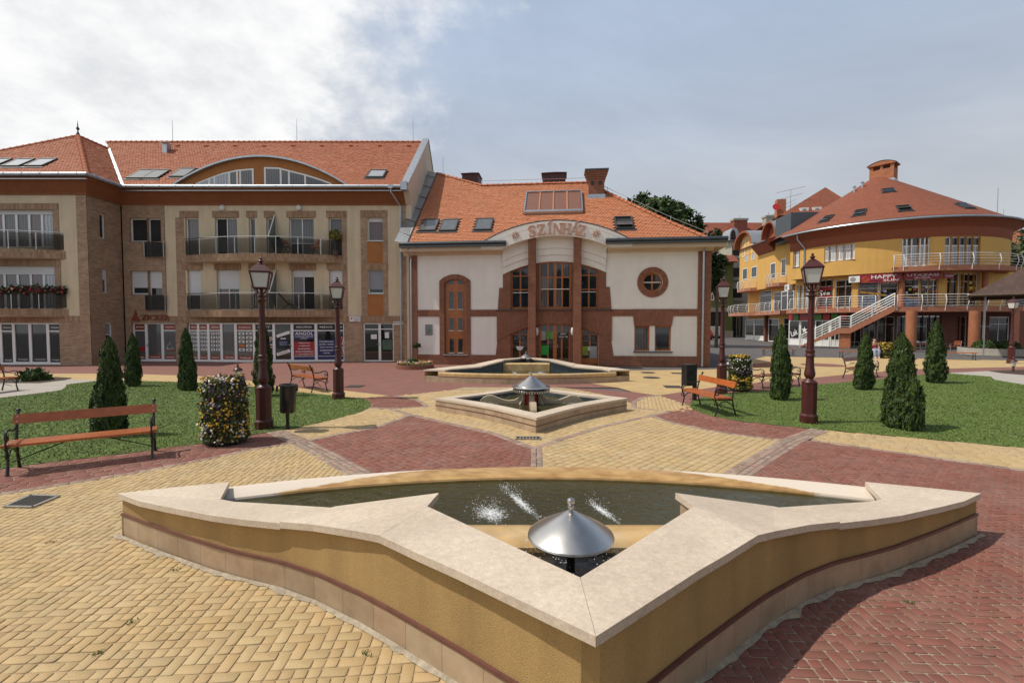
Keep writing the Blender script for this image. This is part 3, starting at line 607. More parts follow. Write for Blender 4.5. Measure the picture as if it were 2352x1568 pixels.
# ---------------------------------------------------------------- middle fountain
root = thing('fountain', 'middle four pointed fountain with a fringed steel cone on a red column', 'fountain', (MX,MY,0), 0, 'fountains on the square')
RB = 2.47
def cusp(Rr, sag):
    o = []
    for k in range(4):
        a = Vector((Rr*math.cos(k*PI/2-PI/2), Rr*math.sin(k*PI/2-PI/2))); b = Vector((Rr*math.cos(k*PI/2), Rr*math.sin(k*PI/2)))
        for i in range(10):
            t = i/10; p = a.lerp(b,t); p = p - p.normalized()*sag*4*t*(1-t); o.append((p.x,p.y))
    return o
o1 = cusp(RB,.15); o2 = cusp(RB+.05,.15); i1 = cusp(RB-.47,.11)
MB().strip([(x,y,0) for x,y in o1],[(x,y,.275) for x,y in o1],True).build('wall', M_TRAVT, root)
for k in range(len(o1)):
    a, b = Vector(o1[k]), Vector(o1[(k+1)%len(o1)]); t = (b-a).normalized(); n = Vector((t.y,-t.x)); e = t*.0015
    for z0,z1 in ((0,.125),(.148,.27)): MB().prism([tuple(a+e),tuple(a+e+n*.014),tuple(b-e+n*.014),tuple(b-e)], z0, z1).build('plinth_tile', M_TRAVT, root)
o3 = cusp(RB+.028,.15); MB().strip([(x,y,.125) for x,y in o3],[(x,y,.148) for x,y in o3],True).build('trim_band', M_TRIM, root)
for k in range(4):
    a, b = k*10, (k+1)*10; oo = [o2[i%40] for i in range(a,b+1)]; ii = [i1[i%40] for i in range(a,b+1)][::-1]
    MB().prism(oo+ii, .272, .325).build('coping_slab', M_TRAV, root)
MB().strip([(x,y,.0) for x,y in i1],[(x,y,.275) for x,y in i1],True).build('basin_wall', M_BLUEB, root)
MB().poly([(x,y,.20) for x,y in cusp(RB-.46,.11)]).build('water_surface', M_WATER, root)
M_WETS = mat('algae_stained_stone', (.43,.355,.25), .45, .18, 5, (.28,.22,.13), .5, 2.5)
M_REDC = mat('red_column', (.36,.018,.016), .35, .15, 8)
MB().lathe([(.19,.05),(.19,.54)], 20).build('column', M_REDC, root, smooth=True)
for k in range(6):
    a = k*PI/3 - PI/2; pr = [(.19,.10),(.33,.12),(.37,.05),(.40,.07),(.36,.20),(.29,.28),(.27,.36),(.30,.46),(.33,.53),(.28,.54),(.22,.46),(.205,.36),(.22,.25)]
    mb = MB(Matrix.Rotation(a,4,'Z')); mb.prismY(pr, -.026, .026); mb.build('bracket', M_WETS, root)
for s in (-1,1):
    top = [(.24,.50),(.30,.36),(.42,.285),(.58,.262),(.74,.29),(.90,.355),(1.02,.40),(1.14,.395),(1.25,.34),(1.33,.26),(1.37,.16),(1.37,.05),(.24,.05)]
    MB().prismY([(x*s,z) for x,z in top], -.07, .07).build('wave_wall', M_WETS, root)
    MB().prismX([(y*s,z) for y,z in top], -.07, .07).build('wave_wall', M_WETS, root)
MB().lathe([(.03,.55),(.47,.545),(.48,.565),(.44,.585),(.40,.60),(.03,.60)], 40).build('fringe_plate', M_STEEL, root, smooth=30)
mb = MB()
for k in range(44): a = k*2*PI/44; mb.cbox((.47*math.cos(a),.47*math.sin(a),.525), .02, .035, .05, a)
mb.build('drip_teeth', M_STEEL, root)
cone = MB().lathe([(.001,.275),(.36,.06),(.41,.03),(.415,.01),(.49,-.005),(.50,-.03),(.46,-.035),(.03,-.03)], 40, (0,0,.645)).build('cone', M_STEEL, root, smooth=30)
MB().lathe([(.013,0),(.013,.02),(.026,.03),(.034,.055),(.026,.08),(.001,.09)], 14, (0,0,.905)).build('finial_ball', M_STEEL, cone, smooth=40)
mb = MB(); rr = random.Random(9)
def drop2(x,y,z,r): mb.add([(x+r,y,z),(x-r,y,z),(x,y+r,z),(x,y-r,z),(x,y,z+r*1.5),(x,y,z-r*1.5)], [(0,2,4),(2,1,4),(1,3,4),(3,0,4),(2,0,5),(1,2,5),(3,1,5),(0,3,5)])
for j in range(12):
    a = j*PI/6+.2
    for k in range(20): q = rr.random(); rad = .50+.42*q; drop2(rad*math.cos(a)+rr.gauss(0,.01), rad*math.sin(a)+rr.gauss(0,.01), .62+.10*q-.58*q*q, rr.uniform(.0015,.004))
for s in (-1,1):
    for k in range(160): drop2(s*(1.05+rr.gauss(0,.12)), -.1-abs(rr.gauss(0,.1)), .16+abs(rr.gauss(0,.03)), rr.uniform(.003,.008))
mb.build('splash', M_DROP, root, kind='stuff')
# ================================================================ BUILDING HELPERS
M_CREAM = mat('cream_render', (.60,.49,.335), .92, .06, 1.5, grain=.10, gscale=60, bump=.3, bscale=120, streak=.15)
M_BEIGE = mat('beige_gable_render', (.56,.47,.36), .92, .06, 1.2, grain=.08, gscale=60, bump=.2, streak=.08)
M_FASC = mat('shaded_eave_render', (.24,.088,.034), .92, .08, 2, grain=.10, gscale=60, streak=.06)  # darker copy of the orange render: shade under the eave put into the colour
M_ORANGE = mat('orange_render', (.36,.145,.045), .92, .08, 2, grain=.10, gscale=60, bump=.3, streak=.06)
M_BRICKB = brickmat('buff_brick', (.40,.265,.165), (.28,.175,.11), (.31,.235,.17), .26, .078, .012, bump=.6, mottle=.22, dist=.01)
M_BRICKS = brickmat('buff_brick_upright', (.38,.25,.15), (.24,.135,.075), (.25,.18,.12), .30, .078, .010, bump=.6, mottle=.2, offset=0)
M_TILE = mat('clay_roof_tile', (.41,.14,.068), .8, .07, 2, (.42,.17,.09), .5, .8, island=.06)
M_RIDGE = mat('clay_ridge_tile', (.44,.14,.06), .8, .12, 4, island=.10)
M_BOARD = mat('roof_underlay', (.30,.11,.055), .9)
M_SKYF = mat('skylight_frame', (.045,.048,.05), .45, .1)
M_SKYG = mat('skylight_blind_glass', (.30,.32,.34), .15, .06, coat=1.)
M_RAILG = glassmat('grey_balcony_glass', (.50,.48,.45), .10)
M_RSIGN = mat('rust_red_sign', (.26,.045,.018), .4, .08)
M_NAVY = mat('navy_sign', (.02,.026,.11), .35, .06)
M_REDS = mat('red_sign', (.30,.015,.022), .35, .06)
M_BLACK = mat('black_sign', (.012,.012,.012), .35, .1)
M_PAPER = mat('white_paper', (.66,.66,.64), .7, .05)
M_LETTER = mat('white_lettering', (.72,.72,.70), .5, .03)
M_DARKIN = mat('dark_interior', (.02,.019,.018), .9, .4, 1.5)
M_GREYIN = stripemat('grey_blinds_behind_glass', (.085,.085,.08), (.05,.05,.05), 9, .6, 1.)
def facade(mb, x0, x1, z0, z1, holes, y, dep):
    """wall face in the plane y with rectangular openings and their reveals"""
    hs = []
    for a,b,c,d in holes:
        q = (max(a,x0),min(b,x1),max(c,z0),min(d,z1))
        if q[0] < q[1]-.01 and q[2] < q[3]-.01: hs.append(q)
    xs = sorted({round(v,4) for v in [x0,x1]+[q for h in hs for q in h[:2]]}); zs = sorted({round(v,4) for v in [z0,z1]+[q for h in hs for q in h[2:]]})
    for a,b in zip(xs,xs[1:]):
        for c,d in zip(zs,zs[1:]):
            mx,mz = (a+b)/2,(c+d)/2
            if any(h[0]<mx<h[1] and h[2]<mz<h[3] for h in hs): continue
            mb.poly([(a,y,c),(b,y,c),(b,y,d),(a,y,d)])
    for a,b,c,d in hs:
        mb.add([(a,y,c),(b,y,c),(b,y,d),(a,y,d),(a,y+dep,c),(b,y+dep,c),(b,y+dep,d),(a,y+dep,d)], [(0,1,5,4),(1,2,6,5),(2,3,7,6),(3,0,4,7)])
    return mb
def window(parent, x0, x1, z0, z1, y, cols=1, rows=1, fm=None, pm=None, fw=.065, M=None, name='window', shutter=0., shm=None, sill=None, dep=.07, bar=.05, handle=False):
    """frame mesh; every pane (and roller shutter) its own child"""
    fm = fm or M_WHITE; pm = pm or M_GLASS; cf = cols if hasattr(cols,'__len__') else [1/cols]*cols; rf = rows if hasattr(rows,'__len__') else [1/rows]*rows
    mb = MB(M); mb.box(x0,x1,y,y+dep,z0,z0+fw); mb.box(x0,x1,y,y+dep,z1-fw,z1); mb.box(x0,x0+fw,y+.001,y+dep,z0+fw,z1-fw); mb.box(x1-fw,x1,y+.001,y+dep,z0+fw,z1-fw)
    W, Hh = x1-x0-2*fw, z1-z0-2*fw; xe = [x0+fw]; ze = [z0+fw]
    for f in cf: xe.append(xe[-1]+f*W)
    for f in rf: ze.append(ze[-1]+f*Hh)
    for x in xe[1:-1]: mb.box(x-bar/2,x+bar/2,y+.004,y+dep-.004,z0+fw,z1-fw)
    for z in ze[1:-1]: mb.box(x0+fw,x1-fw,y+.007,y+dep-.007,z-bar/2,z+bar/2)
    w_ = mb.build(name, fm, parent); k = 0
    for i in range(len(cf)):
        for j in range(len(rf)):
            p = pm[k % len(pm)] if isinstance(pm,(list,tuple)) else pm; k += 1
            MB(M).box(xe[i]+.006,xe[i+1]-.006,y+dep*.55,y+dep*.75,ze[j]+.006,ze[j+1]-.006).build('pane', p, w_)
    if shutter:
        zt = z1-fw*.4; MB(M).box(x0+fw*.6,x1-fw*.6,y-.012,y+.025,zt-shutter*(z1-z0),zt).build('roller_shutter', shm or M_SHUT, w_)
    if sill: MB(M).box(x0-.05,x1+.05,y-sill,y+.01,z0-.035,z0-.002).build('sill', M_GALV, w_)
    if handle:
        mb = MB(M); hx = x1-fw*.5 if handle > 0 else x0+fw*.5; hz = z0+(z1-z0)*.45; mb.box(hx-.015,hx+.015,y-.012,y+.002,hz-.1,hz+.1); mb.box(hx-.12 if handle > 0 else hx, hx if handle > 0 else hx+.12, y-.05,y-.03,hz-.012,hz+.012); mb.box(hx-.012,hx+.012,y-.05,y-.005,hz-.012,hz+.012); mb.build('handle', M_CHROME, w_)
    return w_
_txt = {}
def text_mesh(s, ext=.02, bold=0.):
    k = (s,ext,bold)
    if k not in _txt:
        cu = bpy.data.curves.new('lettering','FONT'); cu.body = s; cu.size = 1; cu.extrude = ext; cu.align_x = 'CENTER'; cu.resolution_u = 2; cu.offset = bold
        o = bpy.data.objects.new('lettering', cu); COL.objects.link(o); dg = bpy.context.evaluated_depsgraph_get(); me = bpy.data.meshes.new_from_object(o.evaluated_get(dg)); bpy.data.objects.remove(o)
        co = np.array([v.co[:] for v in me.vertices]); lo, hi = co.min(0), co.max(0); _txt[k] = (me, lo, hi)
    return _txt[k]
def text(s, x, z, y, wid, hei, m, parent, M=None, rot=0., ext=.02, bold=.012, name='lettering', depth=None):
    """letters in the plane y = const facing -y, fitted into wid x hei, centred on x, z"""
    me, lo, hi = text_mesh(s, ext, bold); me = me.copy(); me.name = name; me.materials.clear(); me.materials.append(m)
    sx, sz = wid/(hi[0]-lo[0]), hei/(hi[1]-lo[1]); c = (lo+hi)/2; dz = depth or .004
    T = (M or Matrix()) @ Matrix.Translation((x,y,z)) @ Matrix.Rotation(rot,4,'Y') @ Matrix.Rotation(PI/2,4,'X') @ Matrix.Diagonal((sx,sz,dz/(ext*2),1)) @ Matrix.Translation((-c[0],-c[1],-c[2]))
    me.transform(T); return link(name, me, parent)
class Slope:
    """roof plane through p0; e = unit vector along the eave, s = unit vector up the slope"""
    def __init__(s, p0, e, up): s.p = Vector(p0); s.e = Vector(e).normalized(); s.s = Vector(up).normalized(); s.n = s.e.cross(s.s).normalized(); s.n = s.n if s.n.z > 0 else -s.n
    def hit(s, u, v, root):                          # photo pixel -> (along, up) on the plane; root frame is axis frame of the building
        o = root.I @ Vector((0,0,CAM_H)); r = root.R @ ray(u,v); t = (s.p-o).dot(s.n)/r.dot(s.n); q = o+r*t-s.p; return q.dot(s.e), q.dot(s.s)
    def at(s, a, b, h=0.): return s.p+s.e*a+s.s*b+s.n*h
    def uv(s, P): q = Vector(P)-s.p; return q.dot(s.e), q.dot(s.s)
def tile_roof(root, sl, P, fr, nsingle=300, tw=.185, th=.155, holes=(), m=None):
    """beaver tail tiles laid in courses on the polygon P (along, up); nearest ones single, the rest one mesh"""
    P = [tuple(p) for p in P]; MB().poly([tuple(sl.at(a,b,-.035)) for a,b in P]).build('roof', M_BOARD, root) if False else None
    x0,x1,y0,y1 = bounds(P); pos = []; j = 0; b = y0+.02
    while b < y1:
        a = x0 + (tw/2 if j % 2 else 0)
        while a < x1+tw:
            if inpoly(a, b+th*.4, P) and not any(h[0]<a<h[1] and h[2]-th*.6<b<h[3] for h in holes): pos.append((a,b))
            a += tw
        b += th; j += 1
    w2, L_ = tw/2-.004, th*1.45
    out_ = [(-w2,L_),(-w2,.045),(-w2*.62,.012),(0,0),(w2*.62,.012),(w2,.045),(w2,L_)]
    hz = [.0 if p[1] > .1 else .030 for p in out_]
    base = [(p[0],p[1],h) for p,h in zip(out_,hz)] + [(p[0],p[1],h-.018) for p,h in zip(out_[1:6],hz[1:6])]
    fcs = [(0,1,5,6),(1,2,3,4,5)] + [(1+i,7+i,8+i,2+i) for i in range(4)]
    Rm = Matrix((sl.e,sl.s,sl.n)).transposed(); Ra = np.array(Rm)
    cam_l = fr.I @ Vector((0,0,CAM_H)); pos.sort(key=lambda q: (sl.at(*q)-cam_l).length); near, rest = pos[:nsingle], pos[nsingle:]
    me = bpy.data.meshes.new('roof_tile'); me.from_pydata(base, [], fcs); me.materials.append(m or M_TILE)
    for q in near:
        o = link('roof_tile', me, root, Matrix.Translation(sl.at(*q)) @ Rm.to_4x4() @ Matrix.Rotation(random.gauss(0,.012),4,'X') @ Matrix.Rotation(random.gauss(0,.012),4,'Z'))
    if rest:
        n = len(rest); B = np.array(base)[None] + RNG.normal(0,.0025,(n,1,3)); tl = RNG.normal(0,.02,(n,1)); B = np.repeat(B,1,axis=0).copy(); B[:,:,2] += B[:,:,1]*tl[:,:1] 
        off = np.array([sl.p[:]])+np.outer([q[0] for q in rest],sl.e[:])+np.outer([q[1] for q in rest],sl.s[:]); V = (B@Ra.T)+off[:,None,:]
        k = len(base); F = [tuple(i+k*t for i in f) for t in range(n) for f in fcs]
        me2 = bpy.data.meshes.new('roof_tile_field'); me2.from_pydata(V.reshape(-1,3).tolist(), [], F); me2.materials.append(m or M_TILE); link('roof_tile_field', me2, root, kind='stuff')
def ridge_tiles(root, a, b, r=.10, step=.33, m=None):
    a, b = Vector(a), Vector(b); d = b-a; n = max(1,round(d.length/step)); t = d.normalized(); sd = t.cross(Vector((0,0,1))).normalized(); up = sd.cross(t); l = d.length/n
    me = None
    for i in range(n):
        if me is None:
            mb = MB(); rings = []
            for s_, rr in ((0,r),(l*.82,r*.94),(l*.82,r*1.16),(l*1.06,r*1.16)): rings.append([tuple(sd*(rr*math.cos(q*PI/6))+up*(rr*math.sin(q*PI/6)-.02)+t*s_) for q in range(7)])
            mb.loft(rings, False, False); o = mb.build('ridge_tile', m or M_RIDGE, root, smooth=40); me = o.data; o.location = a
        else: o = link('ridge_tile', me, root, Matrix.Translation(a+t*(l*i)))
def skylight(root, sl, a, b, w_, h_, open_=0., glass=None, name='skylight'):
    mb = MB(); m = Matrix.Translation(sl.at(a,b,.03)) @ Matrix((sl.e,sl.s,sl.n)).transposed().to_4x4(); mb.M = m; f = .075
    mb.box(-w_/2,w_/2,-h_/2,-h_/2+f*1.4,0,.09); mb.box(-w_/2,w_/2,h_/2-f,h_/2,0,.10); mb.box(-w_/2,-w_/2+f,-h_/2+f*1.4,h_/2-f,0,.085); mb.box(w_/2-f,w_/2,-h_/2+f*1.4,h_/2-f,0,.085); mb.box(-w_/2-.12,w_/2+.12,-h_/2-.16,-h_/2,-.0,.02)
    o = mb.build(name, M_SKYF, root)
    g = MB(m @ Matrix.Translation((0,0,.05)) @ Matrix.Rotation(-open_,4,'X')); g.box(-w_/2+f+.005,w_/2-f-.005,-h_/2+f*1.5,h_/2-f-.005,0,.025); g.build('pane', glass or M_SKYG, o)
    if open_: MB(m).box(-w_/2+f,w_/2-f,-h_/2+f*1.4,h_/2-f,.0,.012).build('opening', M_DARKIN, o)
    return o
def gutter(root, pts, r=.09, m=None, brackets=.9):
    mb = MB(); mb.tube(pts, r, 10); o = mb.build('gutter', m or M_GALV, root, smooth=40); P = [Vector(p) for p in pts]; mb = MB()
    for a,b in zip(P,P[1:]):
        n = max(1,int((b-a).length/brackets))
        for i in range(n): c = a.lerp(b,(i+.5)/n); t = (b-a).normalized(); mb.lathe([(r*1.13,-.012),(r*1.13,.012)], 10) if False else mb.tube([c-t*.012,c+t*.012], r*1.14, 10)
    mb.build('gutter_bracket', m or M_GALV, o, smooth=40); return o
def balcony(root, x0, x1, zt, th, sag, posts, hr=1.0, y=0., glass=True):
    n = 24; T = [(x0+(x1-x0)*i/n, y-sag*(1-(2*i/n-1)**2)-.02) for i in range(n+1)]
    mb = MB(); mb.poly([(a,b,zt) for a,b in T]); mb.poly([(a,b,zt-th) for a,b in T][::-1]); o = mb.build('balcony', M_CREAM, root)
    mb = MB(); mb.swap = True; mb.uvf = lambda p: np.stack([p[:,2]*1.0, p[:,0]],1)[:, ::-1]; 
    mb.strip([(a,b,zt-th) for a,b in T],[(a,b,zt+.01) for a,b in T]); mb.build('brick_edge', M_BRICKS, o)
    Tr = [(a,b+.05) for a,b in T]
    MB().tube([(a,b,zt+hr) for a,b in Tr], .026, 8).build('handrail', M_CHROME, o, smooth=True)
    def at(f): i = min(int(f*n),n-1); q = f*n-i; return (Tr[i][0]*(1-q)+Tr[i+1][0]*q, Tr[i][1]*(1-q)+Tr[i+1][1]*q)
    fs = [k/(posts-1) for k in range(posts)]
    for f in fs: p = at(f); MB().tube([(p[0],p[1],zt-.12),(p[0],p[1],zt+hr)], .02, 6).build('post', M_CHROME, o)
    for f,g in zip(fs,fs[1:]):
        q = [at(f+.006+(g-f-.012)*k/4) for k in range(5)]; mb = MB(); mb.strip([(a,b,zt+.07) for a,b in q],[(a,b,zt+hr-.09) for a,b in q]); mb.build('glass_panel', M_RAILG, o)
    return o
def downpipe(root, pts, r=.05, m=None, name='downpipe'): return MB().tube(pts, r, 8).build(name, m or M_GALV, root, smooth=40)
# ================================================================ LEFT APARTMENT BUILDING
AF = Frame(-6.5, 27.2, 0.)
ap = thing('apartment_building', 'cream and brick apartment block with glass balconies, arched dormer and ground floor shops', 'building', AF.o)
X0 = AF.px(286,650)[0]; X1 = AF.px(934,650)[0]
zE = AF.px(600,471)[1]                     # underside of the fascia
zG = AF.px(600,727)[1]; zS = AF.px(600,741)[1]
def ar(u0,v0,u1,v1,d=0.): return AF.rect(u0,v0,u1,v1,d)
W2 = [ar(426,500,457,588), ar(494,500,545,588), ar(572,500,586,588), ar(612,500,628,588), ar(664,500,721,588), ar(755,500,787,588)]
W1 = [ar(431,620,462,712), ar(498,620,549.5,712), ar(577,620,591,712), ar(612,620,628,712), ar(670,620,722,712), ar(756,620,787,712)]
WC = [ar(844,499,880,553.5), ar(845,620,880.5,674)]
WB = [ar(297.5,501,339,554.5), ar(339,501,371,591), ar(300,622,341,675.5), ar(341,622,374,713)]
SH = [(AF.px(431,790)[0], AF.px(791,790)[0], 0., zS), (AF.px(834,790)[0], AF.px(904.5,790)[0], 0., zS), (AF.px(303,790)[0], AF.px(404.5,790)[0], 0., zS)]
holes = W2+W1+WC+WB+SH
xa, xb, xc, xd = AF.px(382,650)[0], AF.px(407,650)[0], AF.px(798,650)[0], AF.px(830,650)[0]; xe_, xf = AF.px(891,650)[0], AF.px(925,650)[0]
mb = MB(); facade(mb, xa, xf, zG, zE, holes, 0, .22); mb.build('wall', M_CREAM, ap)
mb = MB()
facade(mb, X0, xa, zG, zE, holes, -.03, .25); facade(mb, X0, X1, 0, zG, holes, -.03, .25); facade(mb, xf, X1, zG, zE, holes, -.03, .25)
zl2a, zl2b = AF.px(600,484.6)[1], AF.px(600,500)[1]; zl1a, zl1b = AF.px(600,605.6)[1], AF.px(600,620)[1]
facade(mb, xb, AF.px(426,650)[0], zG, zl2b, [], -.025, .2); facade(mb, AF.px(787,650)[0], xc, zG, zl2b, [], -.025, .2)
facade(mb, xd, AF.px(844,650)[0], zG, zl2a+.01, [], -.025, .2); facade(mb, AF.px(880.5,650)[0], xe_, zG, zl2a+.01, [], -.025, .2)
mb.build('brick_cladding', M_BRICKB, ap)
def soldier(x0, x1, z0, z1, y=-.035, parent=ap):
    mb = MB(); mb.swap = True; mb.box(x0,x1,y,y+.06,z0,z1); return mb.build('brick_lintel', M_BRICKS, parent)
for w_ in W2: soldier(w_[0]-(.3 if w_ is W2[0] else .12), w_[1]+(.25 if w_ is W2[5] else .12 if w_ is not W2[0] else 0), zl2b, zl2a)
for w_ in W1: soldier(w_[0]-(.3 if w_ is W1[0] else .12), w_[1]+(.25 if w_ is W1[5] else .12), zl1b, zl1a)
soldier(xd, xe_, zl2b+.02, zl2a+.03, -.04); soldier(xd, xe_, zl1b+.01, zl1a, -.04); soldier(xa, X1, zS, zG+.03, -.045); soldier(xf, X1, AF.px(930,538)[1], AF.px(930,520)[1], -.04)
for (u0,v0,u1,v1) in ((844,554.5,880,605),(845,676,881,726)):
    q = ar(u0,v0,u1,v1); MB().box(q[0],q[1],-.01,.05,q[2],q[3]).build('orange_panel', M_ORANGE, ap)
D = .14
window(ap,*W2[0],D,1,1,pm=M_CURT); window(ap,*W2[1],D,2,1,pm=[M_DARKIN,M_CURT]); window(ap,*W2[2],D); window(ap,*W2[3],D); window(ap,*W2[4],D,2,[.33,.67],pm=[M_DARKIN,M_CURT,M_GLASS,M_CURT]); window(ap,*W2[5],D,pm=M_CURT)
window(ap,*W1[0],D,shutter=.62); window(ap,*W1[1],D,2,1,shutter=.46,pm=[M_CURTR,M_GLASS]); window(ap,*W1[2],D,shutter=.42); window(ap,*W1[3],D); window(ap,*W1[4],D,2,1,shutter=.16,pm=[M_CURTR,M_DARKIN]); window(ap,*W1[5],D,shutter=.9)
window(ap,*WC[0],D,shutter=.16,pm=M_CURTR,sill=.2); window(ap,*WC[1],D,shutter=.80,shm=M_SHUTG,sill=.2)
window(ap,*WB[0],D,pm=M_DARKIN,sill=.2); window(ap,*WB[1],D,pm=M_DARKIN); window(ap,*WB[2],D,pm=M_DARKIN,shutter=.70,sill=.2); window(ap,*WB[3],D,pm=M_GLASS,shutter=.42)
def french_rail(x0,x1,z0,z1,y=-.16):
    mb = MB(); mb.tube([(x0,-.03,z1),(x0,y,z1),(x1,y,z1),(x1,-.03,z1)], .02, 6); mb.tube([(x0,-.03,z0),(x0,y,z0),(x1,y,z0),(x1,-.03,z0)], .015, 6); mb.tube([(x0,y,z0),(x0,y,z1)],.015,6); mb.tube([(x1,y,z0),(x1,y,z1)],.015,6)
    o = mb.build('french_rail', M_CHROME, ap, smooth=40); MB().box(x0+.03,x1-.03,y-.005,y+.005,z0+.04,z1-.05).build('glass_panel', M_RAILG, o); MB().box(x0-.004,x0+.004,y+.02,-.05,z0+.04,z1-.05).build('glass_panel', M_RAILG, o)
q = ar(331,555,375,591,-.16); french_rail(*q); q = ar(333,677,379,713,-.16); french_rail(*q)
zb2 = AF.px(426,588)[1]; zb1 = AF.px(431,712.5)[1]
bx0, bx1 = AF.px(425,650)[0], AF.px(790,650)[0]
balcony(ap, bx0, bx1, zb2, .40, 1.0, 9, .97); balcony(ap, bx0, bx1, zb1, .40, 1.0, 9, .97)
for zt,vv,hh in ((zb2,500,2.25),(zb1,620,2.25)):     # frosted partition between the two flats
    px = AF.px(634,600)[0]; mb = MB().prismX([(-.02,zt),(-.85,zt+.95),(-.05,zt+2.35),(-.02,zt+2.35)], px-.012, px+.012); o = mb.build('partition', glassmat('green_frosted_glass', (.55,.68,.6), .35, .2), ap)
    MB().tube([(px,-.85,zt+.95),(px,-.05,zt+2.38)], .03, 6).build('partition_edge', M_WHITE, o)
# fascia, gutter, roof
MB().prismX([(-.06,zE-.02),(-.06,zE+.08),(-.55,zE+.62),(-.70,zE+.64),(-.70,zE+.79),(.3,zE+.79),(.3,zE-.02)], X0-.6, X1+.02).build('fascia', M_FASC, ap)
zR = zE+.83
gutter(ap, [(X0+.55,-.84,zR),(X1-.1,-.84,zR)], .10); MB().box(X0+.4,X1,-.80,-.70,zR-.24,zR-.20).build('drip_edge', M_GALV, ap)
SLP = .77; up = Vector((0,1,SLP)).normalized()
main = Slope((X1,-.78,zR+.02), (1,0,0), up)
YR = 5.6; zRidge = zR+.02+SLP*(YR+.78); bl = (YR+.78)*math.hypot(1,SLP)
wx = X0+.75                                  # eave line of the wing's side
apex = Vector((wx-5.2, -2.2+5.2-.55, zR+.02+SLP*5.2))
vtop_x = wx-(apex.z-zR-.02)/SLP
va = main.uv((wx,-.78,zR+.02)); vb = main.uv((wx-(zRidge-zR-.02)/SLP, YR, zRidge))
# arched dormer
dxl, dxr = AF.px(398,424,-.35)[0], AF.px(806,424,-.35)[0]; dzt = AF.px(600,362,-.35)[1]; dcx = (dxl+dxr)/2; dhw = (dxr-dxl)/2; dz0 = zR+.06
def dz(x): t = (x-dcx)/dhw; return dz0 + (dzt-dz0)*(1-t*t)**1.0 if abs(t) < 1 else dz0
hole_d = []
def dormer_tiles_ok(a, b): pass
P_main = [va, (0,0), (0,bl), vb]
dl = [main.uv((x, -.78+(dz(x)-zR-.02)/SLP, dz(x))) for x in np.linspace(dxl,dxr,25)]
P_main = [va, main.uv((dxl,-.78,zR+.02))] + dl[1:-1] + [main.uv((dxr,-.78,zR+.02)), (0,0), (0,bl), vb]
SKY_A = [(326-15,401),(326+17,401),(421,400)]; sk = []
for (u,v) in ((325,402.5),(360,402.5),(421,399)): a,b = main.hit(u,v,AF); sk.append((a,b,.92,1.35,0))
a,b = main.hit(866,402,AF); sk.append((a,b,1.0,1.15,.0))
tile_roof(ap, main, P_main, AF, 300, holes=[(q[0]-q[2]/2-.08,q[0]+q[2]/2+.08,q[1]-q[3]/2-.1,q[1]+q[3]/2) for q in sk])
MB().poly([tuple(main.at(a,b,-.03)) for a,b in P_main]).build('roof', M_BOARD, ap)
for i,q in enumerate(sk): skylight(ap, main, q[0],q[1],q[2],q[3], glass=mat('skylight_dark_blind', (.10,.105,.105), .3, .05, coat=.4) if i < 3 else M_SKYG)
ridge_tiles(ap, main.at(vb[0],bl,.02), main.at(0,bl,.02), .11, .36)
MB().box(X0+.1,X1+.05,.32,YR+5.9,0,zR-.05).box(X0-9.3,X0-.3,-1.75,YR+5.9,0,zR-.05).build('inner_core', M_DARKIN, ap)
# back slope and body so that the block is closed from other sides
mb = MB(); mb.poly([(vb[0]+X1,YR,zRidge),(X1,YR,zRidge),(X1,YR+6.2,zR),(vb[0]+X1,YR+6.2,zR)]); mb.poly([(X0-9,YR+6,0),(X1,YR+6,0),(X1,YR+6,zR),(X0-9,YR+6,zR)]); mb.build('back_wall', M_CREAM, ap)
for k in range(10):
    u = 409+k*66.2
    if u < 960: a,b = main.hit(u,336.5,AF); mb = MB(Matrix.Translation(main.at(a,b,.02)) @ Matrix((main.e,main.s,main.n)).transposed().to_4x4()); mb.box(-.13,.13,-.12,.12,0,.02); mb.prismX([(-.1,.02),(-.1,.10),(.12,.02)],-.11,.11); mb.build('vent_tile', M_RIDGE, ap)
a,b = main.hit(383,349,AF); c = main.at(a,b); mb = MB(); mb.box(c.x-.15,c.x+.15,c.y-.2,c.y+.2,c.z-.2,c.z+.55); mb.cbox((c.x+.02,c.y-.03,c.z+.6), .46,.66,.04,0,.25); mb.build('roof_vent', M_GALV, ap)
for u,v0,v1 in ((397,327,276),(682,327,274),(949,326,271)):
    x,z = AF.px(u,v0,YR); x2,z2 = AF.px(u,v1,YR); MB().tube([(x,YR,zRidge),(x,YR,z2)], [.022,.012], 5).build('lightning_rod', M_GALV, ap)
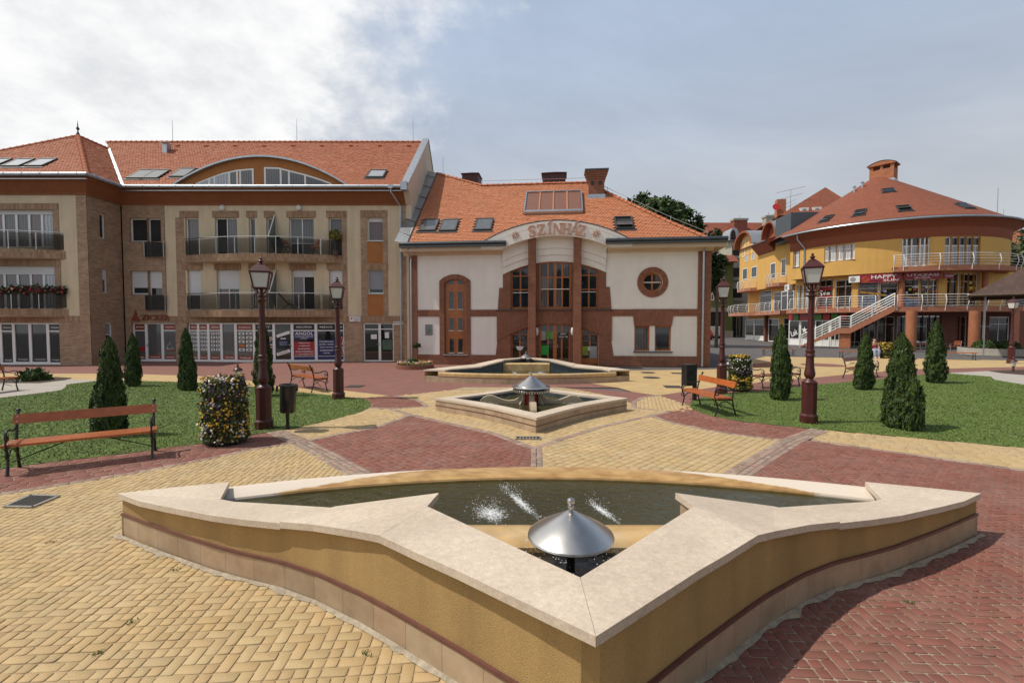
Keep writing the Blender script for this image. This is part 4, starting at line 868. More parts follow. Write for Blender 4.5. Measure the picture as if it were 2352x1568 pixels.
# dormer
xs = np.linspace(dxl,dxr,33); yf = -.40
mb = MB().strip([(x,yf,zR-.05) for x in xs],[(x,yf,dz(x)-.02) for x in xs]); 
mb.build('dormer_wall', M_ORANGE, ap)
mb = MB().strip([(x,yf-.22,dz(x)) for x in xs],[(x,-.78+(dz(x)-zR-.02)/SLP+.05,dz(x)+.03) for x in xs]); mb.build('dormer_roof', M_TILE, ap)
mb = MB(); mb.strip([(x,yf-.24,dz(x)-.05) for x in xs],[(x,yf-.24,dz(x)+.05) for x in xs]); mb.strip([(x,yf-.24,dz(x)+.05) for x in xs],[(x,yf-.1,dz(x)+.06) for x in xs]); mb.strip([(x,yf-.24,dz(x)-.05) for x in xs],[(x,yf-.01,dz(x)-.05) for x in xs]); mb.build('dormer_edge', M_GALV, ap)
def dorm_win(u0,u1,vt,ub):
    """arched light: pixels along the top arc"""
    pts = [AF.px(u,v,yf-.02) for u,v in vt]; zb = zR-.02; m_ = MB()
    m_.strip([(x,yf-.03,z) for x,z in pts],[(x,yf-.03,z-.09) for x,z in pts]); m_.strip([(x,yf-.03,z) for x,z in pts],[(x,yf+.02,z) for x,z in pts])
    for u in ub:
        x,_ = AF.px(u,410,yf-.02); z = np.interp(x,[p[0] for p in pts],[p[1] for p in pts]); m_.box(x-.05,x+.05,yf-.035,yf+.02,zb,z)
    f = m_.build('dormer_window', M_WHITE, ap); ed = [u0]+list(ub)+[u1]
    for a,b in zip(ed,ed[1:]):
        xa_,xb_ = AF.px(a,410,yf)[0],AF.px(b,410,yf)[0]
        if xb_-xa_ < .25: continue
        q = [x for x in np.linspace(xa_,xb_,5)]; pp = [(x,float(np.interp(x,[p[0] for p in pts],[p[1] for p in pts]))-.02) for x in q]
        MB().prismY([(xa_,zb)]+[(xb_,zb)]+pp[::-1], yf-.018, yf-.006).build('pane', random.choice((M_CURTL,M_CURT,M_CURT)), f)
dorm_win(450,582,[(450,421),(480,409),(510,398),(545,390),(581,387)],[481,493,527,545,552,581])
dorm_win(607,762,[(607,384),(640,385),(664,391),(700,400),(735,411),(762,421)],[609,645,664,701])
# right hand gable wall with zinc cap
ys = [-.95,-.95,YR,YR+6.3,YR+6.3]; zs = [zR-1.2,zR+.12,zRidge+.32,zR+.1,0]
mb = MB().prismX([(-.02,0),(-.02,zE),(-.62,zE+.62),(-.95,zE+.66),(-.95,zR+.12),(YR,zRidge+.25),(YR+6.5,zR-.3),(YR+6.5,0)], X1, X1+.32); mb.build('gable_wall', M_BEIGE, ap)
mb = MB()
for a,b in (((-1.0,zR+.14),(YR,zRidge+.28)),((YR,zRidge+.28),(YR+6.5,zR-.25))):
    mb.add([(X1-.05,a[0],a[1]),(X1+.37,a[0],a[1]),(X1+.37,b[0],b[1]),(X1-.05,b[0],b[1]),(X1-.05,a[0],a[1]-.16),(X1-.05,b[0],b[1]-.16),(X1+.37,a[0],a[1]-.1),(X1+.37,b[0],b[1]-.1)],[(0,1,2,3),(0,3,5,4),(1,6,7,2)])
mb.build('gable_capping', M_GALV, ap)
mb = MB(); mb.box(X1-.05,X1+.3,-1.1,-.7,zR-.25,zR+.22); mb.build('gutter_end', M_GALV, ap)
pu = AF.px(918,650)[0]; downpipe(ap, [(pu-.25,-.84,zR-.08),(pu-.25,-.80,zR-.3),(pu+.1,-.12,zE-.1),(pu+.1,-.12,.02)], .055)
mb = MB(); mb.cbox((pu-.25,-.84,zR-.02),.26,.2,.2); mb.build('hopper', M_GALV, ap)
# ---- wing
yw = -2.15; xw = AF.px(205,640,yw)[0]; 
WF2 = [AF.rect(-150,481.6,122.5,568,yw), AF.rect(-150,610.6,127.5,711,yw)]; WFS = AF.rect(-200,741,138,841,yw)
xq = AF.px(181,640,yw)[0]; zgw = AF.px(180,726,yw)[1]
mb = MB(); facade(mb, xw-9.6, xq, zgw, zE, WF2, yw, .25); mb.build('wall', M_CREAM, ap)
WFS = (xw-9.2, WFS[1], 0, WFS[3])
mb = MB(); facade(mb, xq, xw, zgw, zE, [], yw-.02, .2); facade(mb, xw-9.6, xw, 0, zgw, [WFS], yw-.02, .3)
for q in WF2: mb.box(q[1],q[1]+.32,yw-.03,yw+.1,q[2]-.3,q[3]); 
SW = [(yw+.75,yw+1.12,AF.px(238,550,-1.)[1],AF.px(238,493,-1.)[1]), (yw+.80,yw+1.15,AF.px(238,674,-1.)[1],AF.px(238,619,-1.)[1]), (yw+.9,yw+1.35,0,AF.px(250,741,-1.)[1])]
# side wall (faces right)
MS = Matrix.Translation((xw,0,0)) @ Matrix.Rotation(PI/2,4,'Z')     # local x -> +y, local -y -> +x
mb.M = MS; facade(mb, yw, .0, 0, zE, SW, -.0, .2); mb.M = None
mb.build('brick_cladding', M_BRICKB, ap)
soldier(xw-9.6, xw, AF.px(100,741,yw)[1], zgw+.02, yw-.035)
for q in WF2: soldier(xw-9.0, q[1]+.32, q[3], q[3]+.33, yw-.045)
window(ap,*SW[0],.1,pm=M_GLASS,M=MS); window(ap,*SW[1],.1,pm=M_CURTR,shutter=.42,M=MS); window(ap,*SW[2],.08,1,[.72,.28],pm=[M_GLASS,M_SHUTG],M=MS)
for q,sh in ((WF2[0],.1),(WF2[1],.18)):
    n = 6; L_ = (q[1]-q[0])/n
    window(ap, q[0],q[1],q[2],q[3],yw+.16,[1/9]*9,1,pm=[M_CURT,M_CURTR,M_CURTL,M_CURTL,M_CURTR,M_CURT],shutter=sh,bar=.12)
balcony(ap, xw-9.3, AF.px(151,590,yw)[0], AF.px(148,577,yw)[1], .42, .9, 8, .98, yw); bw1 = balcony(ap, xw-9.3, AF.px(157,710,yw)[0], AF.px(155,710,yw)[1], .42, .9, 8, .98, yw)
mb = MB().prismX([(-.06,zE-.02),(-.06,zE+.08),(-.55,zE+.62),(-.70,zE+.64),(-.70,zE+.79),(.3,zE+.79),(.3,zE-.02)], xw-9.6, xw+.05); mb2 = MB(); mb2.v = [(v[0],v[1]+yw,v[2]) for v in mb.v]; mb2.f = list(mb.f)
prf = [(-.06,zE-.02),(-.06,zE+.08),(-.55,zE+.62),(-.70,zE+.64),(-.70,zE+.79),(.3,zE+.79)]
rings = [[(xw-9.6,yw+p[0],p[1]) for p in prf],[(xw-p[0],yw+p[0],p[1]) for p in prf],[(xw-p[0],p[0],p[1]) for p in prf]]
MB().loft(rings, False, False).build('fascia', M_FASC, ap)
gutter(ap, [(xw-9.6,yw-.84,zR),(xw+.84,yw-.84,zR),(xw+.84,-.84,zR)], .10)
MB().box(xw-9.6,xw+.74,yw-.80,yw-.70,zR-.24,zR-.20).build('drip_edge', M_GALV, ap)
hw = 5.25; c0 = Vector((xw+.78, yw-.78, zR+.02)); apx = c0+Vector((-hw,hw,SLP*hw))
fs = Slope(c0, (1,0,0), (0,1,SLP)); Pf = [(0,0),fs.uv(apx),(-2*hw,0)]
skw = []
for (u,v) in ((-8,376),(44,376.5),(96,376)): a,b = fs.hit(u,v,AF); skw.append((a,b,.95,1.15))
tile_roof(ap, fs, Pf, AF, 0, holes=[(q[0]-.55,q[0]+.55,q[1]-.7,q[1]+.58) for q in skw]); MB().poly([tuple(fs.at(a,b,-.03)) for a,b in Pf]).build('roof', M_BOARD, ap)
for q in skw: skylight(ap, fs, q[0],q[1],q[2],q[3], glass=M_SKYG)
ss = Slope(c0, (0,1,0), (-1,0,SLP)); tv = (apx.z-c0.z)/SLP
Ps = [(0,0), (-.78-c0.y,0), ss.uv((c0.x-hw,-.78+hw,apx.z)), ss.uv(apx)]
tile_roof(ap, ss, Ps, AF, 0); MB().poly([tuple(ss.at(a,b,-.03)) for a,b in Ps]).build('roof', M_BOARD, ap)
ridge_tiles(ap, c0, apx, .12, .30); ridge_tiles(ap, apx, (apx.x-hw,apx.y-hw,c0.z), .12, .30); ridge_tiles(ap, apx, (apx.x,-.78+hw+.4,apx.z), .11, .33)
va_ = Vector((c0.x,-.78,c0.z)); vb_ = Vector((c0.x-hw,-.78+hw,apx.z)); mb = MB().strip([tuple(va_+Vector((-.14,0,.06))),tuple(vb_+Vector((-.14,0,.06)))],[tuple(va_+Vector((.14,.0,.06))),tuple(vb_+Vector((.14,0,.06)))]); mb.build('valley_flashing', M_GALV, ap)
MB().lathe([(.13,-.1),(.10,.1),(.045,.22),(.03,.34),(.085,.42),(.09,.47),(.035,.55),(.02,.75),(.002,1.0)], 12, tuple(apx)).build('finial', M_DARKPIPE, ap, smooth=40)
MB().poly([(xw-9.6,yw,0),(xw-9.6,YR+6,0),(xw-9.6,YR+6,zE),(xw-9.6,yw,zE)]).build('wall', M_CREAM, ap)
for u,v,d in ((610,458+0,0),): pass
for u in (609,903): pass
for (u,v) in ((608.5,595.5),(900,595.5)): pass
for u in (511.5,687):                       # round lamps over the balcony doors
    x,z = AF.px(u,478,0); MB(Matrix.Translation((x,-.03,z)) @ Matrix.Rotation(PI/2,4,'X')).lathe([(.17,0),(.17,.03),(.12,.09),(.02,.11)], 16).build('wall_lamp', M_PAPER, ap, smooth=40)
# ---- shop fronts
def shop(M, w_, h_, kind='win', top=None, bottom=None, pane=None, tm=None, cards=False, bm=None, ts=None, bs=None, handle=0):
    f = .075; mb = MB(M); tz = h_-.42
    mb.box(0,f,0,.08,0,h_); mb.box(w_-f,w_,0,.08,0,h_); mb.box(f,w_-f,.002,.08,h_-.07,h_); mb.box(f,w_-f,.002,.08,0,.12 if kind == 'win' else .15)
    if kind == 'win': mb.box(f,w_-f,.004,.076,tz-.06,tz)
    o = mb.build('shop_window' if kind == 'win' else 'shop_door', M_WHITE, ap); zt = tz-.06 if kind == 'win' else h_-.07; zb = .12 if kind == 'win' else .15
    MB(M).box(f+.004,w_-f-.004,.045,.06,zb,zt).build('pane', pane or M_GLASS, o)
    if kind == 'win': MB(M).box(f+.004,w_-f-.004,.045,.06,tz,h_-.07).build('pane', tm or M_GLASS, o)
    if top and kind == 'win':
        MB(M).box(f+.03,w_-f-.03,.03,.042,tz+.03,h_-.10).build('sign_panel', ts or M_RSIGN, o); text(top, w_/2, (tz+h_-.07)/2, .026, (w_-2*f)*.72, .10, M_LETTER, o, M)
    if bottom:
        MB(M).box(f+.01,w_-f-.01,.03,.042,zb+.01,zb+.24).build('sign_panel', bs or M_RSIGN, o); text(bottom, w_/2, zb+.125, .026, (w_-2*f)*.7, .085, M_LETTER, o, M)
    if cards:
        for i in range(2):
            for j in range(5):
                cw = (w_-2*f)*.36; cx = f+(w_-2*f)*(.27+.46*i); cz = zb+.60+j*.235
                if (i,j) == (0,1) and cards == 2: cm = M_ORANGEC
                else: cm = M_PAPER
                MB(M).box(cx-cw/2,cx+cw/2,.034,.042,cz-.075,cz+.075).build('photo_card', cm, o)
                if cm is M_PAPER: MB(M).box(cx-cw*.22,cx+cw*.2,.031,.034,cz-.045,cz+.035).build('photo_card', M_GREYIN, o)
    if handle:
        mb = MB(M); hx = w_-f*.6 if handle > 0 else f*.6; mb.box(hx-.015,hx+.015,-.01,.005,h_*.42-.09,h_*.42+.09); mb.box(hx-.13*handle if handle > 0 else hx,hx if handle > 0 else hx+.13,-.055,-.035,h_*.42+.03,h_*.42+.05); mb.build('handle', M_CHROME, o)
    return o
M_ORANGEC = mat('orange_card', (.5,.13,.02), .6, .1)
def seg(xa_, ya_, xb_, yb_): d = Vector((xb_-xa_,yb_-ya_)); return Matrix.Translation((xa_,ya_,.02)) @ Matrix.Rotation(math.atan2(d.y,d.x),4,'Z'), d.length
s0, s1 = SH[0][0], SH[0][1]
def bow(x): t = 2*(x-s0)/(s1-s0)-1; return .10-.55*(1-t*t)
MB().poly([(x,bow(x)-.1,zS-.002) for x in np.linspace(s0,s1,15)]+[(s1,.3,zS-.002),(s0,.3,zS-.002)]).build('shop_soffit', M_CREAM, ap)
ed = [431,449,475.5,508.5,543.5,587,632,672.5,724.5,769,791]; ex = [AF.px(u,790,-.3)[0] for u in ed]; ex[0], ex[-1] = s0+.02, s1-.02; hS = zS-.03
spec = [dict(top='Albérlet', cards=1, tm=M_GREYIN, pane=M_GREYIN, bottom='Lakás'), dict(top='Lakások', cards=1, pane=M_GREYIN, bottom='Építés'), dict(top='Családi házak', cards=1, pane=M_GREYIN, bottom='Ingatlanok'), dict(kind='door', bottom='Adás vétel', pane=M_GREYIN, handle=-1), dict(top='Értékbecslés', cards=2, pane=M_GREYIN, bottom='Telkek'), dict(top='NEXT', ts=M_BLACK), dict(kind='door', handle=1), dict(top='MARKS & SPENCER', ts=M_BLACK), dict(top='MEXX', ts=M_BLACK), dict(top='GAP', ts=M_BLACK)]
def flag(M, o, x0, x1, z0, z1):
    """union flag film turned upright, cut by the pane"""
    MB(M).box(x0,x1,.034,.042,z0,z1).build('flag_film', M_NAVY, o); cx, cz = (x0+x1)/2,(z0+z1)/2; w_, h_ = x1-x0, z1-z0
    def bars(nm, m, y, th, tc):
        mb = MB(M)
        for sx,sz in ((1,1),(-1,1),(1,-1),(-1,-1)):
            d = Vector((sx*w_/2,sz*h_/2)); n = Vector((-d.y,d.x)).normalized()*th/2; mb.poly([(cx+n.x,y,cz+n.y),(cx-n.x,y,cz-n.y),(cx+d.x-n.x,y,cz+d.y-n.y),(cx+d.x+n.x,y,cz+d.y+n.y)])
        mb.box(cx-tc/2,cx+tc/2,y-.002,y-.0005,z0,z1); mb.box(x0,x1,y-.003,y-.0015,cz-tc/2,cz+tc/2); mb.build(nm, m, o)
    bars('flag_cross', M_LETTER, .033, .13, .20); bars('flag_cross', M_REDS, .028, .06, .11)
    MB(M).box(x0,x1,.030,.034,z1-.03,z1).build('flag_edge', M_LETTER, o); MB(M).box(x0,x1,.030,.034,z0,z0+.03).build('flag_edge', M_LETTER, o)
for i in range(10):
    M, wd = seg(ex[i],bow(ex[i]),ex[i+1],bow(ex[i+1])); o = shop(M, wd, hS, **spec[i])
    if i in (5,9): flag(M, o, .10, wd-.10, .42, 1.45)
    if i >= 5 and i != 6: MB(M).box(.085,wd-.085,.032,.042,.13,.30).build('sign_panel', M_NAVY, o); MB(M).box(.085,wd-.085,.032,.041,.31,.335).build('stripe', M_LETTER, o)
    if i == 6:
        for z_,tilt in ((1.62,.32),(.55,.30)): mb = MB(M @ Matrix.Translation((wd/2,.036,z_)) @ Matrix.Rotation(-tilt,4,'Y')); mb.box(-wd/2+.12,wd/2-.12,-.004,.004,-.085,.085); mb.build('stripe', M_LETTER, o)
        text('Nyitva leszel', wd/2, .55, .026, wd*.55, .08, M_REDS, o, M, -.30); MB(M).box(wd*.25,wd*.75,.034,.042,.95,1.22).build('sign_panel', M_NAVY, o); text('Hétfő 9-17', wd/2, 1.15, .028, wd*.4, .05, M_LETTER, o, M); text('Szo 9-12', wd/2, 1.03, .028, wd*.36, .05, M_LETTER, o, M); MB(M).box(wd*.36,wd*.64,.034,.042,1.33,1.40).build('notice', M_PAPER, o)
    if i == 7:
        MB(M).box(.085,wd-.085,.034,.042,1.32,1.79).build('sign_panel', M_NAVY, o); text('ANGOL', wd/2, 1.66, .026, wd*.76, .19, M_LETTER, o, M); text('HASZNÁLTRUHA', wd/2, 1.49, .026, wd*.76, .085, M_LETTER, o, M); text('ÜZLET', wd/2, 1.385, .026, wd*.30, .08, M_LETTER, o, M)
        MB(M).box(.085,wd-.085,.034,.042,.35,1.19).build('sign_panel', M_REDS, o)
        for k,s_ in enumerate(('Naponta','megújuló','árukészlet','viszonteladókat','is kiszolgálunk!')): text(s_, wd/2, 1.10-k*.162, .026, wd*(.46,.46,.52,.76,.76)[k], .095, M_LETTER, o, M)
    if i == 8:
        MB(M).box(.085,wd-.085,.034,.042,.36,1.28).build('sign_panel', M_NAVY, o)
        for k,s_ in enumerate(('Felnőttruha','Játék, táska','Gyerekruha','Lakástextil','Cipők')): text(s_, wd/2, 1.19-k*.17, .026, wd*(.66,.70,.66,.62,.34)[k], .10, M_LETTER, o, M)
# estate agent bay on the left
e0, e1 = SH[2][0]+.02, SH[2][1]-.02; ex = [e0, AF.px(333.5,790)[0], AF.px(370.5,790)[0], e1]
sp3 = [dict(top='Ingatlan közvetítés', bottom='Adás', pane=M_GREYIN), dict(kind='door', bottom='Értékbecslés', pane=M_GREYIN, handle=-1), dict(top='Ingatlanfejlesztés', bottom='Energetikai tanúsítvány', pane=M_GREYIN)]
for i in range(3):
    M, wd = seg(ex[i],.1,ex[i+1],.1); o = shop(M, wd, hS, **sp3[i])
    if i == 2: mb = MB(M); mb.tube([(wd*.25,.02,.75),(wd*.75,.02,.75),(wd*.5,.02,1.15),(wd*.25,.02,.75),(wd*.5,.02,.75)], .022, 4); mb.build('house_emblem', M_LETTER, o); MB(M).box(wd*.2,wd*.8,.034,.042,.62,.70).build('sign_panel', M_RSIGN, o)
    if i == 0: MB(M).box(wd*.3,wd*.9,.034,.042,.6,.85).build('poster', M_REDS, o)
M_COPPER = mat('copper_red_letter', (.22,.05,.022), .4, .1)
x0_, z0_ = AF.px(327,739)[0], AF.px(350,729)[1]; x1_ = AF.px(391,729)[0]
lt = text('ZICKER', (x0_+x1_)/2, z0_, -.09, x1_-x0_, .33, M_COPPER, ap, depth=.05)
mb = MB(); xq_ = AF.px(314,729)[0]; mb.prismY([(xq_-.3,z0_-.2),(xq_-.12,z0_+.1),(xq_+.02,z0_+.45),(xq_+.05,z0_+.1),(xq_+.25,z0_-.2)], -.10, -.05); mb.build('house_emblem', M_COPPER, ap)
# entry at the right
q = SH[1]; xm = AF.px(872,790)[0]
o = window(ap, q[0]+.01,xm,.02,zS-.01,.06,1,[.86,.14],fw=.08,name='entrance_door',handle=1); MB().box(q[0]+.45,q[0]+.80,.05,.06,1.35,1.62).build('notice', M_PAPER, o)
o = window(ap, xm+.002,q[1]-.01,.02,zS-.01,.06,1,[.86,.14],fw=.06,name='shop_window'); MB().box(xm+.3,xm+.55,.04,.06,1.4,1.75).build('notice', M_PAPER, o); MB().box(xm+.16,xm+.72,.04,.06,.72,1.30).build('poster', mat('green_poster', (.05,.10,.065), .4, .5, 8), o)
q = ar(838+0,725,871,746); x0_,x1_ = AF.px(804,735)[0],AF.px(829,735)[0]; za,zb_ = AF.px(816,738.5)[1],AF.px(816,726.5)[1]
o = MB().box(x0_,x1_,-.10,-.05,za,zb_).build('sign_board', M_PAPER, ap)
for k in range(4): text(('Fogorvosi és','szájsebészeti','magánrendelő','bejárat')[k], x0_+(x1_-x0_)*.68, zb_-.06-k*.065, -.104, (x1_-x0_)*.5, .042, M_NAVY, o)
mb = MB(); cxx = x0_+(x1_-x0_)*.2; mb.cbox((cxx,-.103,(za+zb_)/2+.03), .1,.004,.14,0,0,.4); mb.build('orange_emblem', M_ORANGEC, o)
x0_,x1_ = AF.px(904.5,742)[0],AF.px(926.5,742)[0]; za,zb_ = AF.px(916,745.5)[1],AF.px(916,738)[1]; o = MB().box(x0_,x1_,-.09,-.05,za,zb_).build('sign_board', M_PAPER, ap); text('MEDICINA KLUB', (x0_+x1_)/2, (za+zb_)/2+.02, -.094, (x1_-x0_)*.88, .075, M_BLACK, o)
# wing shop front
nx = 8; wq = (WFS[1]-WFS[0])/nx; M_ = None
names = ['Vasaló','Konyha','Vasaló','Mosógép','Vasaló','Mosógép','Hűtőszekrény','Kerékpár']
wed = [WFS[0]]+[AF.px(u,790,yw)[0] for u in (-190,-150,-95,-45,-5+3,0+28,0+68,107,138)]
wed = [AF.px(u,790,yw)[0] for u in (-170,-120,-80,-40,-2,28,66,107,138)]
for i in range(8):
    M, wd = seg(wed[i],yw+.08,wed[i+1],yw+.08); kd = 'door' if i in (5,6) else 'win'
    if wd > .2: o = shop(M, wd, WFS[3]-.03, kd, top='Szaküzlet', bottom=names[i], ts=M_BLACK, bs=M_BLACK, pane=M_GLASS)
# ================================================================ THEATRE
M_WHITER = mat('offwhite_render', (.77,.72,.66), .92, .05, 1.2, grain=.10, gscale=70, bump=.35, bscale=130, streak=.05)
M_BRICKR = brickmat('red_brick', (.255,.10,.054), (.19,.07,.038), (.22,.125,.085), .25, .072, .012, bump=.6, mottle=.15)
M_BRICKRS = brickmat('red_brick_upright', (.25,.097,.053), (.185,.068,.037), (.23,.13,.085), .26, .076, .013, bump=.7, mottle=.15, offset=0)
M_RBRICK = mat('red_brick_piece', (.235,.092,.052), .85, .1, 9, island=.14, bump=.3)
M_WOOD = mat('stained_wood', (.36,.115,.027), .4, .18, 6, coat=.2, streak=.15)
M_GLASSB = mat('dark_blue_window_glass', (.02,.026,.034), .04, .6, .8, spec=.9)
M_ZINC = mat('dark_zinc', (.085,.095,.105), .42, .12, 3, metal=.6)
M_TILE2 = mat('orange_clay_roof_tile', (.47,.175,.08), .8, .06, 2, (.47,.19,.10), .5, .9, island=.055)
pL, pR = G(944,836), G(1627,842.5)
TA = math.atan2(pR.y-pL.y, pR.x-pL.x)
TF = Frame(pL.x, pL.y, TA)
th = thing('theatre', 'off white and red brick theatre with arched SZÍNHÁZ sign and orange tiled roof', 'theatre', TF.o, TA)
def tr(u0,v0,u1,v1,d=0.): return TF.rect(u0,v0,u1,v1,d)
TX = (pR-pL).length
zW = TF.px(1300,582)[1]           # top of the wall
zB1, zB0 = TF.px(1300,710.5)[1], TF.px(1300,726)[1]; zP = TF.px(1300,816)[1]
cxT = TF.px(1274,700)[0]
# arch geometry
def axis_x(u): return TF.px(u,700)[0]
# ---- wall with openings
aw = tr(1021,640.5,1072,813.5); rw = tr(1499-23.4,648-23.4,1499+23.4,648+23.4); r_in = (rw[1]-rw[0])/2; rcx, rcz = (rw[0]+rw[1])/2,(rw[2]+rw[3])/2
lw1, lw2 = tr(1457,748,1492,806), tr(1504,748,1541.5,806)
pc0, pc1 = axis_x(1143), axis_x(1405)        # portal limits
mb = MB()
rs = r_in*1.55
facade(mb, .0, axis_x(1171), 0, zW, [(aw[0],aw[1],aw[2],aw[3])], 0, .28)
mb.build('wall', M_WHITER, th); mb = MB()
facade(mb, axis_x(1375.5), TX, 0, zW, [lw1,lw2,(rcx-rs,rcx+rs,rcz-rs,rcz+rs)], 0, .28)
mb2 = MB(); n = 48; ci = [(rcx+r_in*math.cos(2*PI*k/n), rcz+r_in*math.sin(2*PI*k/n)) for k in range(n)]
co_ = []
for x,z in ci:
    dx,dz_ = x-rcx,z-rcz; k = rs/max(abs(dx),abs(dz_)); co_.append((rcx+dx*k,rcz+dz_*k))
mb.strip([(x,0,z) for x,z in ci],[(x,0,z) for x,z in co_],True)
mb.build('wall', M_WHITER, th)
MB().strip([(x,0,z) for x,z in ci],[(x,.3,z) for x,z in ci],True).build('window_reveal', M_WHITER, th, smooth=40)
# brick ring of single bricks
def brick_fan(cx, cz, r0, r1, a0, a1, n, y0=-.045, y1=.05):
    for k in range(n):
        b0, b1 = a0+(a1-a0)*(k+.06)/n, a0+(a1-a0)*(k+.94)/n; j = random.uniform(-.006,.006)
        MB().prismY([(cx+r0*math.cos(b0),cz+r0*math.sin(b0)),(cx+r1*math.cos(b0),cz+r1*math.sin(b0)),(cx+r1*math.cos(b1),cz+r1*math.sin(b1)),(cx+r0*math.cos(b1),cz+r0*math.sin(b1))], y0+j, y1).build('brick', M_RBRICK, th)
r_out = r_in*35.5/23.4
MB().strip([(rcx+r_in*1.0*math.cos(q),-.03,rcz+r_in*math.sin(q)) for q in np.linspace(0,2*PI,49)],[(rcx+(r_out-.01)*math.cos(q),-.03,rcz+(r_out-.01)*math.sin(q)) for q in np.linspace(0,2*PI,49)]).build('mortar_ring', mat('brick_mortar', (.27,.16,.11), .95, .1), th)
brick_fan(rcx, rcz, r_in, r_out, 0, 2*PI, 56)
# round window
mb = MB(); n = 40; f = .10
mb.loft([[(rcx+rr*math.cos(2*PI*k/n), y, rcz+rr*math.sin(2*PI*k/n)) for k in range(n)] for rr,y in ((r_in-.01,.16),(r_in-f,.16),(r_in-f,.24),(r_in-.01,.24))], True, False)
mb.box(rcx-.045,rcx+.045,.17,.23,rcz-r_in+f,rcz+r_in-f); mb.box(rcx-r_in+f,rcx-.045,.165,.235,rcz-.05,rcz+.05); mb.box(rcx+.045,rcx+r_in-f,.165,.235,rcz-.05,rcz+.05)
o = mb.build('round_window', M_WOOD, th)
for q in range(4):
    pts = [(rcx,rcz)]+[(rcx+(r_in-f)*math.cos(q*PI/2+t),rcz+(r_in-f)*math.sin(q*PI/2+t)) for t in np.linspace(0,PI/2,9)]
    MB().prismY(pts,.20,.21).build('pane', M_GLASSB, o)
MB().box(rcx-r_in+.06,rcx+r_in-.06,.12,.165,rcz-.02,rcz+.02).build('glazing_bar', M_PAPER, o)
# corner pillars, plinth, band
def brick(name, mb, m=None): return mb.build(name, m or M_BRICKR, th)
xl1 = axis_x(959); xr0 = axis_x(1602)
brick('corner_pillar', MB().box(-.05,xl1,-.06,.3,0,zW)); brick('corner_pillar', MB().box(xr0,TX+.06,-.06,.4,0,zW))
u_arch0, u_arch1 = axis_x(1009.8), axis_x(1081)
sl0, sr0 = axis_x(1136), axis_x(1414)
zPs = TF.px(1300,824)[1]
brick('plinth', MB().box(xl1,sl0+.1,-.05,.2,0,zPs)); brick('plinth', MB().box(sr0-.1,xr0,-.05,.2,0,zPs))
for a,b,c,d in ((xl1,sl0+.1,zPs,zP),(sr0-.1,xr0,zPs,zP),(xl1,u_arch0,zB0,zB1),(u_arch1,pc0+.2,zB0,zB1),(pc1-.2,xr0,zB0,zB1)):
    mb = MB(); mb.swap = True; mb.box(a,b,-.052,.2,c,d); brick('brick_band', mb, M_BRICKRS)
# arched tall window
mb = MB(); mb.box(u_arch0,aw[0],-.055,.25,zP-.02,TF.px(1045,645)[1]).box(aw[1],u_arch1,-.055,.25,zP-.02,TF.px(1045,645)[1]).build('window_surround', M_BRICKR, th)
acx = (u_arch0+u_arch1)/2; zt_o, zs_o = TF.px(1045,630)[1], TF.px(1045,645)[1]; hw_o = (u_arch1-u_arch0)/2
s_ = zt_o-zs_o; R_o = (hw_o**2+s_**2)/(2*s_); cz_o = zt_o-R_o; R_i = R_o-(aw[0]-u_arch0)
a0 = math.asin(hw_o/R_o)
hi_ = (aw[1]-aw[0])/2; ai = math.asin(min(1,hi_/R_i))
mb = MB(); mb.strip([(acx+R_i*math.sin(q),-.03,cz_o+R_i*math.cos(q)) for q in np.linspace(-a0,a0,25)],[(acx+(R_o-.005)*math.sin(q),-.03,cz_o+(R_o-.005)*math.cos(q)) for q in np.linspace(-a0,a0,25)]); mb.build('mortar_ring', MT['brick_mortar'], th)
brick_fan(acx, cz_o, R_i, R_o, PI/2-a0, PI/2+a0, 22, -.055, .02)
ztop_i = cz_o+R_i
MB().prismY([(aw[0]-.02,aw[3]+.02)]+[(acx+R_i*math.sin(q),cz_o+R_i*math.cos(q)) for q in np.linspace(-ai,ai,13)]+[(aw[1]+.02,aw[3]+.02)],-.02,.26).build('arch_soffit', M_BRICKR, th) if ztop_i < aw[3]-.02 else None
x0,x1,z0,z1 = aw; Wd = x1-x0; fz = lambda v: TF.px(1045,v)[1]
mb = MB(); mb.box(x0,x1,.12,.22,z0,z1); wdo = mb.build('tall_window', M_WOOD, th)
xc_ = (x0+x1)/2
for (va_,vb_,kind) in ((640.5,651.5,'fan'),(653.5,662.5,'panel'),(670,709,'pane'),(714,723,'panel'),(730,758,'pane'),(764,771,'panel'),(778,809,'pane')):
    for s in (-1,1):
        a_ = xc_+s*Wd*.10; b_ = xc_+s*Wd*(.30 if kind == 'pane' else .38); a_,b_ = min(a_,b_),max(a_,b_); zb_,zt_ = fz(vb_),fz(va_)
        if kind == 'pane':
            MB().box(a_,b_,.112,.121,zb_,zt_).build('pane', M_GLASSB, wdo); mb = MB()
            for q in ((a_-.05,a_,zb_-.05,zt_+.05),(b_,b_+.05,zb_-.05,zt_+.05),(a_,b_,zb_-.05,zb_),(a_,b_,zt_,zt_+.05)): mb.box(q[0],q[1],.085,.12,q[2],q[3])
            mb.build('sash', M_WOOD, wdo); MB().box(a_-.04,b_+.04,.06,.086,zb_-.05,zb_-.02).build('sash_sill', M_PAPER, wdo)
        elif kind == 'panel': MB().box(a_,b_,.10,.12,zb_,zt_).box(a_+.05,b_-.05,.085,.10,zb_+.05,zt_-.05).build('wood_panel', M_WOOD, wdo)
        else: MB().prismY([(a_,zb_),(b_,zb_),((a_ if s < 0 else b_),zb_+.06),((b_ if s < 0 else a_),zt_)] if s > 0 else [(a_,zb_),(b_,zb_),(b_,zt_),(a_,zb_+.06)], .108, .121).build('pane', M_GLASSB, wdo)
